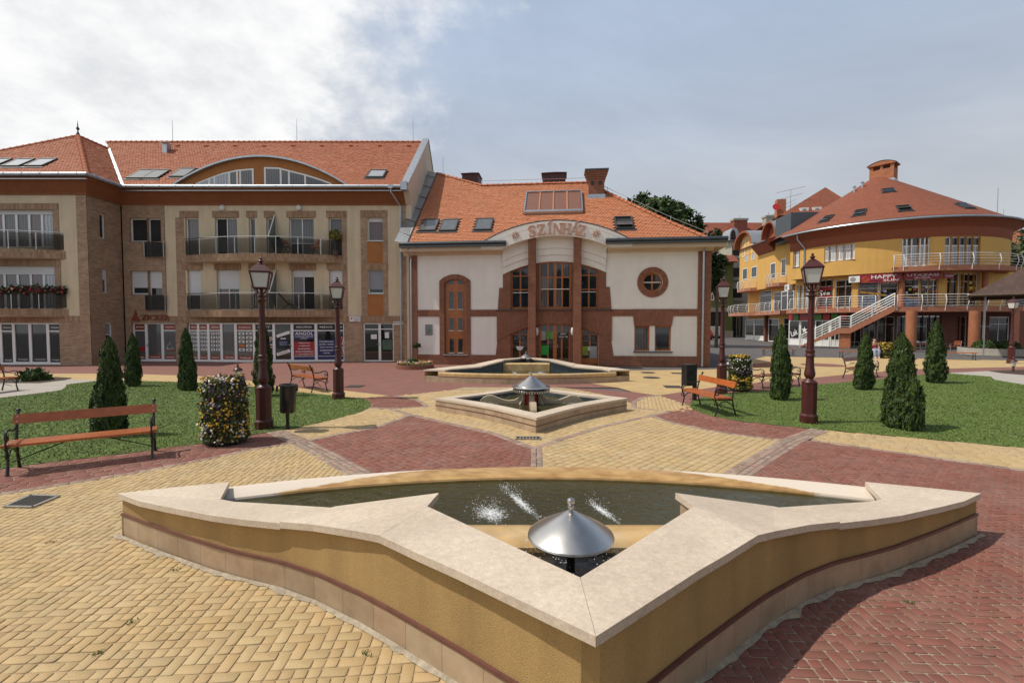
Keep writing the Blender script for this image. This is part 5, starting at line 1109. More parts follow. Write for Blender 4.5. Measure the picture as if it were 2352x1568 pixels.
MB().box(x0-.06,x1+.06,-.14,.14,z0-.05,z0).build('sill', M_GALV, th)
# plaque
q = tr(977,745,993.5,769.5); o = MB().box(q[0],q[1],-.03,.0,q[2],q[3]).build('plaque', mat('grey_plaque', (.20,.20,.20), .3, .2, 4, metal=.4), th)
for k in range(4): text(('Városi','Színház és','Hangversenyterem','épült')[k], (q[0]+q[1])/2, q[2]+.32-k*.07, -.032, (q[1]-q[0])*(.4,.5,.7,.3)[k], .035, M_BLACK, o)
# lower right windows
for w_,pm in ((lw1,M_CURT),(lw2,M_GLASSB)): window(th,*w_,.12,1,1,fm=M_WOOD,pm=pm,fw=.085)
MB().box(lw1[0]-.05,lw2[1]+.05,-.16,.1,lw1[2]-.07,lw1[2]-.01).build('sill', M_ZINC, th)
zt_,zb_ = TF.px(1500,710)[1], lw1[3]
mb = MB(); mb.swap = True; mb.prismY([(axis_x(1457),zb_),(axis_x(1543),zb_),(axis_x(1549.5),zt_+.01),(axis_x(1453),zt_+.01)],-.062,.1); mb.build('brick_lintel', M_BRICKRS, th)
# ---- portal: brick frame, pillars, windows, archivolts
R_b = 6.2; 
def arc_z(v_mid, x, R_=None): R_ = R_ or R_b; return TF.px(1274,v_mid)[1] - (R_-math.sqrt(R_*R_-(x-cxT)**2))
zsill = TF.px(1274,711)[1]
mb = MB()
xo_t, xo_m, xo_s = axis_x(1155.5), axis_x(1147), axis_x(1143.5); xi_t, xi_m, xi_s = axis_x(1391.5), axis_x(1400), axis_x(1404.5)
zst = TF.px(1274,660)[1]
wl0, wl1, wr0, wr1 = axis_x(1173), axis_x(1215), axis_x(1334), axis_x(1373.5)
zt_l = arc_z(599, xo_t); 
arcs = lambda a,b,v,n=9: [(x,arc_z(v,x)) for x in np.linspace(a,b,n)]
brick('portal_jamb', MB().prismY([(xo_s,zsill),(wl0,zsill)]+[(wl0,arc_z(600,wl0)),(xo_t,arc_z(600,xo_t)),(xo_t,zst),(xo_m,zst)],-.05,.3)); brick('portal_jamb', MB().prismY([(wr1,zsill),(xi_s,zsill),(xi_m,zst),(xi_t,zst),(xi_t,arc_z(600,xi_t)),(wr1,arc_z(600,wr1))],-.05,.3))
# flared lower jambs and the flat soldier arch
zlow = lambda x: arc_z(743, x, 5.4)
jl0, jr0 = axis_x(1141.5), axis_x(1405.5)
dl0, dr1 = axis_x(1173), axis_x(1376)
brick('portal_jamb', MB().prismY([(sl0,0),(dl0,0),(dl0,zlow(dl0)),(jl0+.02,zlow(jl0))],-.045,.4)); brick('portal_jamb', MB().prismY([(dr1,0),(sr0,0),(jr0-.02,zlow(jr0)),(dr1,zlow(dr1))],-.045,.4))
xs_ = np.linspace(jl0,jr0,31)
mb = MB(); mb.swap = True; mb.strip([(x,-.075,zlow(x)) for x in xs_],[(x,-.075,zsill-.01) for x in xs_]); mb.strip([(x,-.075,zlow(x)) for x in xs_],[(x,.3,zlow(x)) for x in xs_]); mb.build('soldier_arch', M_BRICKRS, th)
MB().box(axis_x(1139),axis_x(1213),-.17,.1,zsill-.03,zsill+.01).box(axis_x(1232),axis_x(1315),-.17,.1,zsill-.03,zsill+.01).box(axis_x(1336),axis_x(1407),-.17,.1,zsill-.03,zsill+.01).build('sill', M_ZINC, th)
# the two pillars, stepping out
zc = TF.px(1274,541)[1]
pill = []
for u0,u1 in ((1214.5,1231.5),(1316.5,1334)):
    a,b = axis_x(u0),axis_x(u1); pill.append((a,b))
    zz_ = [0, TF.px(1274,735)[1], TF.px(1274,660)[1], arc_z(541,(a+b)/2)+.05]
    for (za,zb2_,pj) in ((zz_[0],zz_[1],.62),(zz_[1],zz_[2],.56),(zz_[2],zz_[3],.50)): brick('pillar', MB().box(a,b,-pj,.3,za,zb2_))
# upper windows
def arch_window(x0, x1, z0, vmid, ncol, nrow, y=.16, R_=None, name='portal_window', wood_bottom=0., vfun=None, pms=None):
    fun = vfun or (lambda x: arc_z(vmid, x)); f = .09; xs = np.linspace(x0,x1,13); mb = MB()
    mb.strip([(x,y,fun(x)) for x in xs],[(x,y,fun(x)-f) for x in xs]); mb.strip([(x,y,fun(x)-f) for x in xs],[(x,y+.08,fun(x)-f) for x in xs])
    mb.box(x0,x0+f,y,y+.08,z0,fun(x0)-f*.5); mb.box(x1-f,x1,y,y+.08,z0,fun(x1)-f*.5); mb.box(x0,x1,y-.001,y+.08,z0,z0+f*1.3+wood_bottom)
    W = x1-x0-2*f; zt = max(fun(x0),fun(x1))
    xe = [x0+f+W*i/ncol for i in range(ncol+1)]; rows = nrow if hasattr(nrow,'__len__') else [ (i+1)/nrow for i in range(nrow-1)]
    H_ = zt-z0
    for i,x in enumerate(xe[1:-1]): t = .045 if not (ncol == 4 and i == 1) else .08; mb.box(x-t,x+t,y+.005,y+.07,z0+f,fun(x)-f*.5)
    ze = [z0+f*1.3+wood_bottom]+[z0+H_*r for r in rows]
    for i,z in enumerate(ze[1:]): mb.box(x0+f,x1-f,y+.008,y+.068,z-.035,z+.035)
    o = mb.build(name, M_WOOD, th)
    for i in range(ncol):
        for j in range(len(ze)):
            a,b = xe[i]+.02,xe[i+1]-.02; zb = ze[j]+.02
            pm = random.choice(pms or (M_GLASSB,M_GLASSB,M_GLASS))
            if j == len(ze)-1: MB().prismY([(a,zb),(b,zb),(b,fun(b)-f-.01),(a,fun(a)-f-.01)],y+.03,y+.042).build('pane', pm, o)
            else: MB().box(a,b,y+.03,y+.042,zb,ze[j+1]-.02).build('pane', pm, o)
    return o
r_ = [.345,.665]
ow = arch_window(wl0, wl1+.05, zsill+.03, 600, 2, [.44,.75], pms=(M_GLASSB,))
MB().box(wl0+.1,wl1,.10,.16,zsill+(arc_z(600,wl0)-zsill)*.44-.02,zsill+(arc_z(600,wl0)-zsill)*.44+.02).build('glazing_bar', M_PAPER, ow)
ow = arch_window(wr0-.05, wr1, zsill+.03, 600, 2, [.44,.75], pms=(M_GLASSB,))
MB().box(wr0,wr1-.1,.10,.16,zsill+(arc_z(600,wr1)-zsill)*.44-.02,zsill+(arc_z(600,wr1)-zsill)*.44+.02).build('glazing_bar', M_PAPER, ow)
cw0, cw1 = pill[0][1], pill[1][0]
ow = arch_window(cw0+.16, cw1-.12, zsill+.03, 600, 4, [.42,.68], y=.05, pms=(M_CURT,M_GLASSB,M_GLASS))
MB().box(cw0+.25,cw1-.2,-.01,.05,zsill+(arc_z(600,cw0)-zsill)*.44-.02,zsill+(arc_z(600,cw0)-zsill)*.44+.02).build('glazing_bar', M_PAPER, ow)
brick('portal_jamb', MB().box(cw0,cw0+.17,-.02,.2,0,arc_z(600,cw0)).box(cw1-.13,cw1,-.02,.2,0,arc_z(600,cw1)))
# lower windows and entrance
vf = lambda x: zlow(x)
def low_win(x0,x1):
    o = arch_window(x0,x1,.05,743,2,[.80],y=.14,vfun=vf,wood_bottom=.22)
    xm = (x0+x1)/2; MB().prismY([(xm+.20*math.cos(q),1.02+.20*math.sin(q)*1.1) for q in np.linspace(PI,2*PI,13)],.128,.136).build('window_emblem', M_PAPER, o)
    text('színház', xm, 1.72, .12, (x1-x0)*.46, .16, M_GREYL, o); text('ELŐVÉTEL', xm, 1.50, .12, (x1-x0)*.62, .24, M_GREYL, o); return o
M_GREYL = mat('frosted_lettering', (.17,.17,.16), .6, .1)
o1_ = low_win(dl0, axis_x(1214)); o2_ = low_win(axis_x(1335), dr1)
a,b = axis_x(1338), axis_x(1352); MB().box(a,b,.125,.136,.55,1.05).build('poster', mat('lime_poster', (.25,.33,.03), .5, .4, 4), o2_); a,b = axis_x(1356), axis_x(1372); MB().box(a,b,.125,.136,.40,1.05).build('poster', mat('pale_poster', (.30,.33,.36), .5, .2, 3), o2_)
e0, e1 = cw0+.18, cw1-.14; em = (e0+e1)/2; eo = arch_window(e0, e1, .02, 743, 4, [.76], y=.06, vfun=lambda x: arc_z(742,x), name='entrance_door', wood_bottom=.05)
MB().box(em-.10,em+.10,.035,.06,.03,arc_z(742,em)-.1).build('door_stile', M_WOOD, eo)
for (ua,ub,va_,vb_,m_) in ((1243.5,1253,746+14,781,mat('grey_poster',(.30,.31,.30),.5,.3,8)),(1254,1274,761,778,mat('green_yellow_poster',(.10,.24,.05),.5,.5,5)),(1243.5,1260,793,815,mat('bright_green_poster',(.01,.33,.04),.5,.15,6))):
    q = tr(ua,va_,ub,vb_,.05); MB().box(q[0],q[1],.045,.055,q[2],q[3]).build('poster', m_, eo)
q = tr(1282,764,1306,776,.05); MB().box(q[0],q[1],.045,.055,q[2],q[3]).build('sign_panel', M_BLACK, eo); text('DMTV', (q[0]+q[1])/2, (q[2]+q[3])/2+.07, .04, .30, .09, M_PAPER, eo); text('Színház 1922', (q[0]+q[1])/2, (q[2]+q[3])/2-.07, .04, .48, .08, M_PAPER, eo)
MB().tube([(em+.14,-.02,.95),(em+.14,-.02,1.15)],.015,6).build('handle', M_CHROME, eo)
for u in (1233.5,1314.5):
    x,z = TF.px(u,761,-.2); MB(Matrix.Translation((x,-.25,z))).lathe([(.01,-.22),(.06,-.16),(.085,0),(.06,.16),(.01,.22)], 10).build('wall_lamp', M_LETTER, th, smooth=True)
# stepped archivolts
def arch_ring(v0, v1, xa_, xb_, y, name, m, y1=.3, R_=None, cap=True):
    xs = np.linspace(xa_,xb_,41); mb = MB(); lo = [(x,arc_z(v1,x)) for x in xs]; hi = [(x,arc_z(v0,x)) for x in xs]
    mb.strip([(x,y,z) for x,z in lo],[(x,y,z) for x,z in hi]); mb.strip([(x,y,z) for x,z in lo],[(x,y1,z) for x,z in lo])
    if cap: mb.strip([(x,y,z) for x,z in hi],[(x,y1,z) for x,z in hi])
    return mb.build(name, m, th)
arch_ring(541,570.5,xo_t+.0,xi_t-.0,-.16,'archivolt',M_WHITER); arch_ring(570,585.5,xo_t+.02,xi_t-.02,-.11,'archivolt',M_WHITER); arch_ring(585,600.5,xo_t+.03,xi_t-.03,-.06,'archivolt',M_WHITER)
# cornice (cove) and sign arch
ov = .62; zc0, zc1 = zW, TF.px(1274,567,-ov)[1]
sx0, sx1 = TF.px(1152,565,-ov)[0], TF.px(1402,563,-ov)[0]
cov = [(0,zc0-.02),(-.06,zc0+.02),(-.10,zc0+.14),(-.28,zc0+.30),(-.52,zc1-.13),(-ov,zc1-.10),(-ov,zc1+.10),(.2,zc1+.10)]
M_CREAMC = mat('cream_cornice', (.60,.49,.37), .9, .05, 2, grain=.08, streak=.05)
MB().prismX(cov, -.35, sx0+.1).build('cornice', M_CREAMC, th); 
rgt = [[(sx1-.1,p[0],p[1]) for p in cov],[(TX+.06-p[0],p[0],p[1]) for p in cov],[(TX+.06-p[0],9.,p[1]) for p in cov]]
MB().loft(rgt, True, False).build('cornice', M_CREAMC, th)
def zsign(v, x, d=-ov):
    zt = TF.px(1275,v,d)[1]; return zt
sag = lambda x, top, R_: top-(R_-math.sqrt(max(R_*R_-(x-cxT)**2,0)))
zs_top, zs_bot = TF.px(1275,507,-ov)[1], TF.px(1275,541,-ov)[1]
hwid = (sx1-sx0)/2; cxs = (sx0+sx1)/2
zend = zc1-.06
R_lo = (hwid**2+(zs_bot-zend)**2)/(2*(zs_bot-zend)); hw2 = hwid+1.1; zend2 = zc1+.24; R_hi = (hw2**2+(zs_top-zend2)**2)/(2*(zs_top-zend2))
xs = np.linspace(sx0,sx1,49); ysw = 2.6
slo = lambda x: zs_bot-(R_lo-math.sqrt(R_lo**2-(x-cxs)**2)); shi = lambda x: zs_top-(R_hi-math.sqrt(R_hi**2-(x-cxs)**2))
xs2 = np.linspace(cxs-hw2,cxs+hw2,57)
lo2 = lambda x: slo(x) if abs(x-cxs) < hwid else zend
mb = MB(); mb.strip([(x,-ov-.03,lo2(x)) for x in xs2],[(x,-ov-.03,shi(x)) for x in xs2]); mb.strip([(x,-ov-.03,lo2(x)) for x in xs2],[(x,-.10,lo2(x)) for x in xs2]); mb.strip([(x,-ov-.03,shi(x)) for x in xs2],[(x,-ov+.2,shi(x)+.01) for x in xs2]); sgn = mb.build('sign_arch', M_WHITER, th)
MB().strip([(x,-.12,lo2(x)-.02) for x in xs],[(x,-.12,arc_z(545,x)) for x in xs]).build('archivolt', M_WHITER, th)
MB().strip([(x,-ov-.06,shi(x)-.01) for x in xs2],[(x,-ov-.06,shi(x)+.05) for x in xs2]).build('arch_edge', M_ZINC, th)
M_SIGN = mat('terracotta_letters', (.50,.27,.18), .7, .2, 8)
zmid = lambda x: (slo(x)+shi(x))/2
word = 'SZÍNHÁZ'; ua = [1222,1243,1262,1280,1301,1320,1336]; ub = [17,18,9,20,20,20,17]
def serif(ch):
    """Roman capitals in a unit box: list of convex polygons"""
    B = lambda a,b,c,d: [(a,c),(b,c),(b,d),(a,d)]
    if ch == 'Z': return [B(.03,.97,.90,1),B(0,1,0,.10),[(.66,.90),(.97,.90),(.34,.10),(0,.10)],B(.03,.12,.70,.90),B(.89,1,.10,.32)]
    if ch in 'ÍI': return [B(.28,.72,.07,.93),B(0,1,.93,1),B(0,1,0,.07)]+([[(.3,1.07),(.6,1.07),(1.15,1.30),(.75,1.32)]] if ch == 'Í' else [])
    if ch == 'N': return [B(.11,.20,.06,.94),B(.82,.91,0,.94),[(.06,1),(.32,1),(.91,0),(.72,0)],B(0,.30,0,.06),B(.70,1.02,.94,1)]
    if ch == 'H': return [B(.10,.32,.06,.94),B(.68,.90,.06,.94),B(.32,.68,.46,.54),B(0,.42,.94,1),B(.58,1,.94,1),B(0,.42,0,.06),B(.58,1,0,.06)]
    if ch == 'Á': return [[(.44,1),(.54,1),(.20,.05),(.11,.05)],[(.42,1),(.60,1),(.94,.05),(.70,.05)],B(.26,.74,.30,.37),B(0,.32,0,.05),B(.60,1.03,0,.05),[(.42,1.06),(.58,1.06),(.86,1.29),(.66,1.31)]]
    pts = [(.90-.0,.80),(.72,.95),(.48,.985),(.26,.93),(.15,.78),(.22,.63),(.45,.53),(.70,.43),(.84,.28),(.76,.11),(.54,.02),(.30,.04),(.10,.20)]; wd = [.05,.05,.05,.09,.12,.14,.15,.15,.13,.10,.06,.05,.05]; o = []
    P = [Vector(p) for p in pts]
    def nrm(i): d = (P[min(i+1,len(P)-1)]-P[max(i-1,0)]).normalized(); return Vector((-d.y,d.x))*wd[i]
    for i in range(len(P)-1): o.append([tuple(P[i]+nrm(i)),tuple(P[i]-nrm(i)),tuple(P[i+1]-nrm(i+1)),tuple(P[i+1]+nrm(i+1))])
    return o+[B(.84,.92,.70,.99),B(.08,.16,.01,.32)]
for ch,u,wpx in zip(word,ua,ub):
    x = TF.px(u,530,-ov)[0]; h_ = .56; ang = math.atan2(zmid(x+.1)-zmid(x-.1),.2); wl_ = wpx/1059*25.2
    mb = MB(Matrix.Translation((x,0,zmid(x)-.03)) @ Matrix.Rotation(-ang,4,'Y') @ Matrix.Diagonal((wl_,1,h_,1)) @ Matrix.Translation((-.5,0,-.5)))
    for k,pg in enumerate(serif(ch)): mb.prismY(pg, -ov-.085-.0012*k, -ov-.03)
    mb.build('letter', M_SIGN, sgn)
for u in (1184,1369):
    x = TF.px(u,541,-ov)[0]; z = zmid(x)-.02; mb = MB()
    for k in range(8): a = k*PI/4; mb.prismY([(x+.04*math.cos(a),z+.04*math.sin(a)),(x+.15*math.cos(a-.22),z+.15*math.sin(a-.22)),(x+.22*math.cos(a),z+.22*math.sin(a)),(x+.15*math.cos(a+.22),z+.15*math.sin(a+.22))],-ov-.08,-ov-.035)
    mb.build('flower_emblem', M_SIGN, sgn)
# roof
upT = (0,1,.84); zrT = zc1+.30
rT = Slope((0,-ov-.02,zrT), (1,0,0), upT)
Pt = [rT.hit(u,v,TF) for u,v in ((941,549),(1004,399),(1107,427),(1352,420),(1395,444),(1450,470),(1540,512),(1622,543))]
x_end = Pt[-1][0]; Pt[0] = (Pt[0][0],0.); Pt[-1] = (x_end,0.)
dcut = [(x,-ov-.02) for x in xs2 if shi(x) > zrT+.02]
dl = [((x), (shi(x)-zrT)/Vector(upT).normalized().z) for x in xs2 if shi(x) > zrT+.02]
Pt2 = [Pt[0],(dl[0][0],0)]+dl+[(dl[-1][0],0)]+[Pt[-1]]+Pt[1:-1][::-1]
sk = []
for (u,v,op,wd,ht) in ((986.5,519.5,0,.95,1.3),(1032,519.5,0,.95,1.3),(1112,517.5,0,.95,1.3),(1432.5,514,.28,.95,1.3)): a,b = rT.hit(u,v,TF); sk.append((a,b,wd,ht,op))
ba, bb = rT.hit(1271,468,TF); bw = (rT.hit(1337,468,TF)[0]-rT.hit(1205,468,TF)[0]); bh = rT.hit(1271,444,TF)[1]-rT.hit(1271,491,TF)[1]
tile_roof(th, rT, Pt2, TF, 300, holes=[(q[0]-q[2]/2-.08,q[0]+q[2]/2+.08,q[1]-q[3]/2-.1,q[1]+q[3]/2) for q in sk]+[(ba-bw/2,ba+bw/2,bb-bh/2,bb+bh/2)], m=M_TILE2)
MB().poly([tuple(rT.at(a,b,-.03)) for a,b in Pt2]).build('roof', M_BOARD, th)
for i,q in enumerate(sk): skylight(th, rT, q[0],q[1],q[2],q[3],q[4], glass=mat('skylight_grey_glass', (.11,.12,.13), .12, .2, 3, coat=.5))
MB().strip([(x,-ov+.18,shi(x)) for x in xs2],[(x,-ov-.02+max(0,(shi(x)-zrT)/.84)+.05,shi(x)+.03) for x in xs2]).build('arch_roof', M_TILE2, th)
M_BRONZE = mat('brown_solar_blind', (.20,.085,.05), .35, .06, 3, coat=.25)
mb = MB(Matrix.Translation(rT.at(ba,bb,.0)) @ Matrix((rT.e,rT.s,rT.n)).transposed().to_4x4()); f = .09
mb.box(-bw/2,bw/2,-bh/2,-bh/2+.22,0,.2); mb.box(-bw/2,bw/2,bh/2-f,bh/2,0,.22); mb.box(-bw/2,-bw/2+f,-bh/2+.22,bh/2-f,0,.21); mb.box(bw/2-f,bw/2,-bh/2+.22,bh/2-f,0,.21); o = mb.build('roof_light', M_GALV, th)
for k in range(4):
    a,b = -bw/2+f+(bw-2*f)*k/4, -bw/2+f+(bw-2*f)*(k+1)/4; m2 = MB(mb.M); m2.box(a+.02,b-.02,-bh/2+.22,bh/2-f,.12,.15); m2.build('pane', M_BRONZE, o)
    if k: m2 = MB(mb.M); m2.box(a-.035,a+.035,-bh/2+.22,bh/2-f,.10,.2); m2.build('roof_light_bar', M_TILE2, o)
def rp(u,v,h=.02): a,b = rT.hit(u,v,TF); return rT.at(a,b,h)
ridge_tiles(th, rT.at(*Pt[2],.02), rT.at(*Pt[3],.02), .11, .36); ridge_tiles(th, rT.at(*Pt[1],.02), rT.at(*Pt[2],.02), .11, .36)
for a,b in zip(Pt[3:],Pt[4:]): ridge_tiles(th, rT.at(*b,.02), rT.at(*a,.02), .12, .36)
# zinc strip against the apartment block
a0_, a1_ = rT.at(Pt[0][0],0,.03), rT.at(*Pt[1],.05); mb = MB(); mb.strip([tuple(a0_),tuple(a1_)],[tuple(a0_+Vector((-.75,.1,.15))),tuple(a1_+Vector((-.75,.5,.35)))]); mb.strip([tuple(a0_+Vector((0,0,-.2))),tuple(a1_+Vector((0,0,-.2)))],[tuple(a0_),tuple(a1_)]); mb.build('zinc_verge', M_GALV, th)
mb = MB(); aa = rT.at(*Pt[0],.035); bb_ = rT.at(*Pt[1],.055); mb.tube([aa,bb_], .045, 6); mb.build('verge_rib', M_ZINC, th)
for k in range(6): p = aa.lerp(bb_,(k+.5)/6); mb = MB(); mb.tube([p+Vector((-.02,0,.02)),p+Vector((-.74,.3,.28))], .02, 5); mb.build('zinc_seam', M_ZINC, th)
# gutter and flashing in two runs
for a,b in ((-.35,sx0+.25),(sx1-.25,TX+.62)):
    gutter(th, [(a,-ov-.1,zrT-.02),(b,-ov-.1,zrT-.02)], .10, M_ZINC, 1.1)
    MB().prismX([(-ov-.02,zc1+.26),(-ov-.22,zc1+.14),(-ov-.22,zc1+.09),(-ov+.05,zc1+.09)], a, b).build('eave_flashing', M_ZINC, th)
downpipe(th, [(.10,-ov-.1,zrT-.1),(.10,-.5,zc1-.2),(.10,-.16,zW-.2),(.10,-.16,.02)], .05); xq_ = axis_x(1612.5); downpipe(th, [(xq_,-.45,zc1-.1),(xq_,-.16,zW-.05),(xq_,-.16,.02)], .055)
# hip side and back, body
hipz = rT.at(*Pt[3]); e2 = rT.at(x_end,0)
mb = MB(); mb.poly([tuple(e2), (e2.x,14.,e2.z), (hipz.x,hipz.y+1.2,hipz.z), tuple(hipz)]); mb.poly([tuple(hipz),(hipz.x,hipz.y+1.2,hipz.z),(-.3,hipz.y+1.2,hipz.z),(-.3,hipz.y,hipz.z)]); mb.build('roof_side', M_TILE2, th)
MB().box(.02,TX,.45,13,0,zW+.3).build('inner_core', M_WHITER, th)
MB().poly([(TX+.055,.2,0),(TX+.055,13,0),(TX+.055,13,zW),(TX+.055,.2,zW)]).build('side_wall', M_BRICKR, th)
# chimney and louvred boxes
def rbox(name, u0,v0,u1,v1,up_,dep,m):
    a,b = rT.hit((u0+u1)/2, v1, TF); c = rT.at(a,b); d = c.y; x0_,zt_ = TF.px(u0,v0,d); x1_,_ = TF.px(u1,v0,d); return x0_,x1_,c,zt_
x0_,x1_,c,zt_ = rbox('chimney',1351,392,1390,455,0,.8,None); d = c.y; zs2 = zt_-.62
mb = MB(); mb.box(x0_+.04,x1_-.04,d,d+.75,c.z-.6,zs2)
for k,(za,gr) in enumerate(((0,.0),(.12,.03),(.24,.07),(.36,.11),(.48,.15))): mb.box(x0_-gr,x1_+gr,d-gr,d+.75+gr,zs2+za,zs2+za+.12)
ch = mb.build('chimney', M_BRICKR, th); MB().box(x0_-.2,x1_+.2,d-.2,d+.95,zs2+.60,zs2+.68).build('chimney_cap', M_ZINC, ch); MB().box(x0_-.02,x1_+.02,d-.05,d+.8,c.z-.5,c.z+.22).build('chimney_flashing', M_GALV, ch)
for k in (.25,.72): xx = x0_+(x1_-x0_)*k; MB().box(xx-.08,xx+.08,d-.03,d+.02,zs2-.22,zs2-.02).build('flue_hole', M_BLACK, ch)
M_LOUV = stripemat('dark_red_louvre', (.075,.018,.016), (.045,.012,.012), 9, .6, axis=1, bump=.6, soft=False)
dr = rT.at(*Pt[2]).y
for (u0,v0,u1) in ((1061,399,1098),(1246,398,1299)):
    x0_,zt_ = TF.px(u0,v0,dr+.6); x1_,_ = TF.px(u1,v0,dr+.6); o = MB().box(x0_,x1_,dr+.6,dr+1.9,hipz.z-.5,zt_).build('louvred_shaft', M_LOUV, th)
    xm = (x0_+x1_)/2; mb = MB(); mb.add([(x0_-.08,dr+.5,zt_),(x1_+.08,dr+.5,zt_),(x1_+.08,dr+2.,zt_),(x0_-.08,dr+2.,zt_),(xm,dr+1.25,zt_+.28)],[(0,1,4),(1,2,4),(2,3,4),(3,0,4)]); mb.build('shaft_cap', mat('dark_red_sheet',(.10,.025,.02),.5,.1), o)
# lightning conductor along ridge and hip
w_pts = [rT.at(*q,.32) for q in Pt[2:]]
MB().tube(w_pts, .012, 4).build('lightning_wire', M_GALV, th)
for q in Pt[2:]: p = rT.at(*q); MB().tube([p,p+Vector((0,-.05,.38))], .014, 4).build('wire_post', M_GALV, th)
x,z = TF.px(1018.5,358,8.); p = rp(1018,404); MB().tube([p,(p.x,p.y,p.z+1.25)], .014, 4).build('lightning_rod', M_GALV, th)
# ================================================================ ROUND YELLOW BUILDING
M_YELW = mat('yellow_render', (.58,.34,.092), .92, .05, 1.2, grain=.08, gscale=50, bump=.2, streak=.06)
M_TERRA = mat('terracotta_render', (.36,.145,.085), .9, .1, 2, grain=.1, streak=.08)
M_BROWNF = mat('red_brown_fascia', (.25,.07,.03), .85, .08, 2, grain=.08)
M_BRICKO = brickmat('orange_brick', (.40,.14,.06), (.32,.105,.05), (.30,.17,.10), .25, .075, .012, bump=.5)
M_BRICKD = brickmat('dark_red_brick', (.16,.05,.03), (.12,.04,.025), (.12,.07,.05), .25, .075, .012, bump=.4)
M_ROOFR = brickmat('red_shingle_roof', (.24,.070,.032), (.185,.054,.027), (.12,.036,.02), .30, .16, .02, bump=.8, mottle=.12)
M_RAILW = mat('white_railing', (.62,.62,.60), .35, .04, 6)
M_GLASSS = mat('shop_glass', (.02,.018,.018), .05, .7, 1.5, spec=.6)
M_GLASSP = mat('pale_shop_glass', (.24,.31,.33), .08, .15, 1., coat=.6)
M_CURTP = stripemat('net_curtain_behind_glass', (.62,.64,.66), (.40,.42,.45), 5, .5, 1.)
M_CRIM = mat('crimson_sign', (.25,.008,.018), .35, .06)
CX, CY = 39.6, 50.5
RW, RE, RG, RSH, RGF = 10.0, 10.85, 10.9, 9.3, 8.6
yb = thing('round_yellow_building', 'round yellow corner building with conical red roof, white railed gallery and outside staircase', 'building', (CX,CY,0))
def cyl(u, v, Rr):
    r = ray(u,v); a = r.x**2+r.y**2; b = -2*(r.x*CX+r.y*CY); c = CX*CX+CY*CY-Rr*Rr; dsc = b*b-4*a*c
    t = (-b-math.sqrt(max(dsc,0)))/(2*a); return math.atan2(r.y*t-CY, r.x*t-CX) % (2*PI), CAM_H+r.z*t
def cw(Rr): return lambda s, y, z: ((Rr-y)*math.cos(s/Rr), (Rr-y)*math.sin(s/Rr), z)
def cyl_wall(name, Rr, p0, p1, z0, z1, holes, m, dep=.2, inner=False):
    """holes given as (phi0, phi1, z0, z1)"""
    mb = MB(); n = max(2,int((p1-p0)/R(3.5))); hs = [(a*Rr,b*Rr,c,d) for a,b,c,d in holes]
    cuts = sorted({p0+(p1-p0)*i/n for i in range(n+1)}|{q for h in holes for q in h[:2] if p0 < q < p1})
    for a,b in zip(cuts,cuts[1:]):
        facade(mb, a*Rr, b*Rr, z0, z1, [(h[0],h[1],h[2],h[3]) for h in hs if h[0] < b*Rr-.001 and h[1] > a*Rr+.001], 0, dep)
    f = cw(Rr); mb.v = [f(*v) for v in mb.v]
    mb.uvf = lambda p: np.stack([np.unwrap(np.arctan2(p[:,1],p[:,0]) % (2*PI))*Rr, p[:,2]],1) if False else np.stack([(np.arctan2(p[:,1],p[:,0]) % (2*PI))*Rr, p[:,2]],1)
    return mb.build(name, m, yb)
def ring(name, Rr, p0, p1, z0, z1, m, parent=None, R2=None, n=40):
    """curved slab or band between two radii"""
    R2 = R2 if R2 is not None else Rr-.2; A = np.linspace(p0,p1,n+1); mb = MB()
    P = lambda r_,z: [(r_*math.cos(a),r_*math.sin(a),z) for a in A]
    mb.strip(P(Rr,z0),P(Rr,z1)); mb.strip(P(Rr,z1),P(R2,z1)); mb.strip(P(R2,z0),P(Rr,z0)); mb.strip(P(R2,z1),P(R2,z0)); return mb.build(name, m, parent or yb)
def MC(phi, Rr): return Matrix.Translation((Rr*math.cos(phi),Rr*math.sin(phi),0)) @ Matrix.Rotation(phi+PI/2,4,'Z')
PL, PR_ = R(186), R(330)
zSl = 3.75; zUp = 6.95; zEv = 11.45
# upper storey wall
def crect(u0,v0,u1,v1,Rr=RW):
    p0,_ = cyl(u0,(v0+v1)/2,Rr); p1,_ = cyl(u1,(v0+v1)/2,Rr); _,z0 = cyl((u0+u1)/2,v1,Rr); _,z1 = cyl((u0+u1)/2,v0,Rr); return p0,p1,z0,z1
up_w = [crect(1821.5,575,1837,613), crect(1893.5,562,1963,598), crect(2072,544,2136,612), crect(2170,543,2252,611)]
zWb = cyl(1985,629,RW)[1]
cyl_wall('wall', RW, PL, PR_, zWb, zEv-1.55, up_w, M_YELW)
def cwin(q, Rr, cols=1, rows=1, off=.12, **k):
    pm_ = (q[0]+q[1])/2; wd = 2*Rr*math.sin((q[1]-q[0])/2); M = MC(pm_, Rr*math.cos((q[1]-q[0])/2)); return window(yb, -wd/2, wd/2, q[2], q[3], off, cols, rows, M=M, **k)
cwin(up_w[0], RW, 1, [.7,.3], pm=M_CURTP, sill=.2, fw=.12); cwin(up_w[1], RW, 2, [.72,.28], pm=M_CURTP, sill=.2, fw=.12, bar=.12); cwin(up_w[2], RW, [.14,.2,.34,.18,.14], [.72,.28], pm=[M_CURTL,M_GLASSB], off=.1, fw=.1, bar=.1); cwin(up_w[3], RW, [.14,.28,.2,.38], [.72,.28], pm=[M_CURTL,M_GLASSB], off=.1, fw=.1, bar=.1)
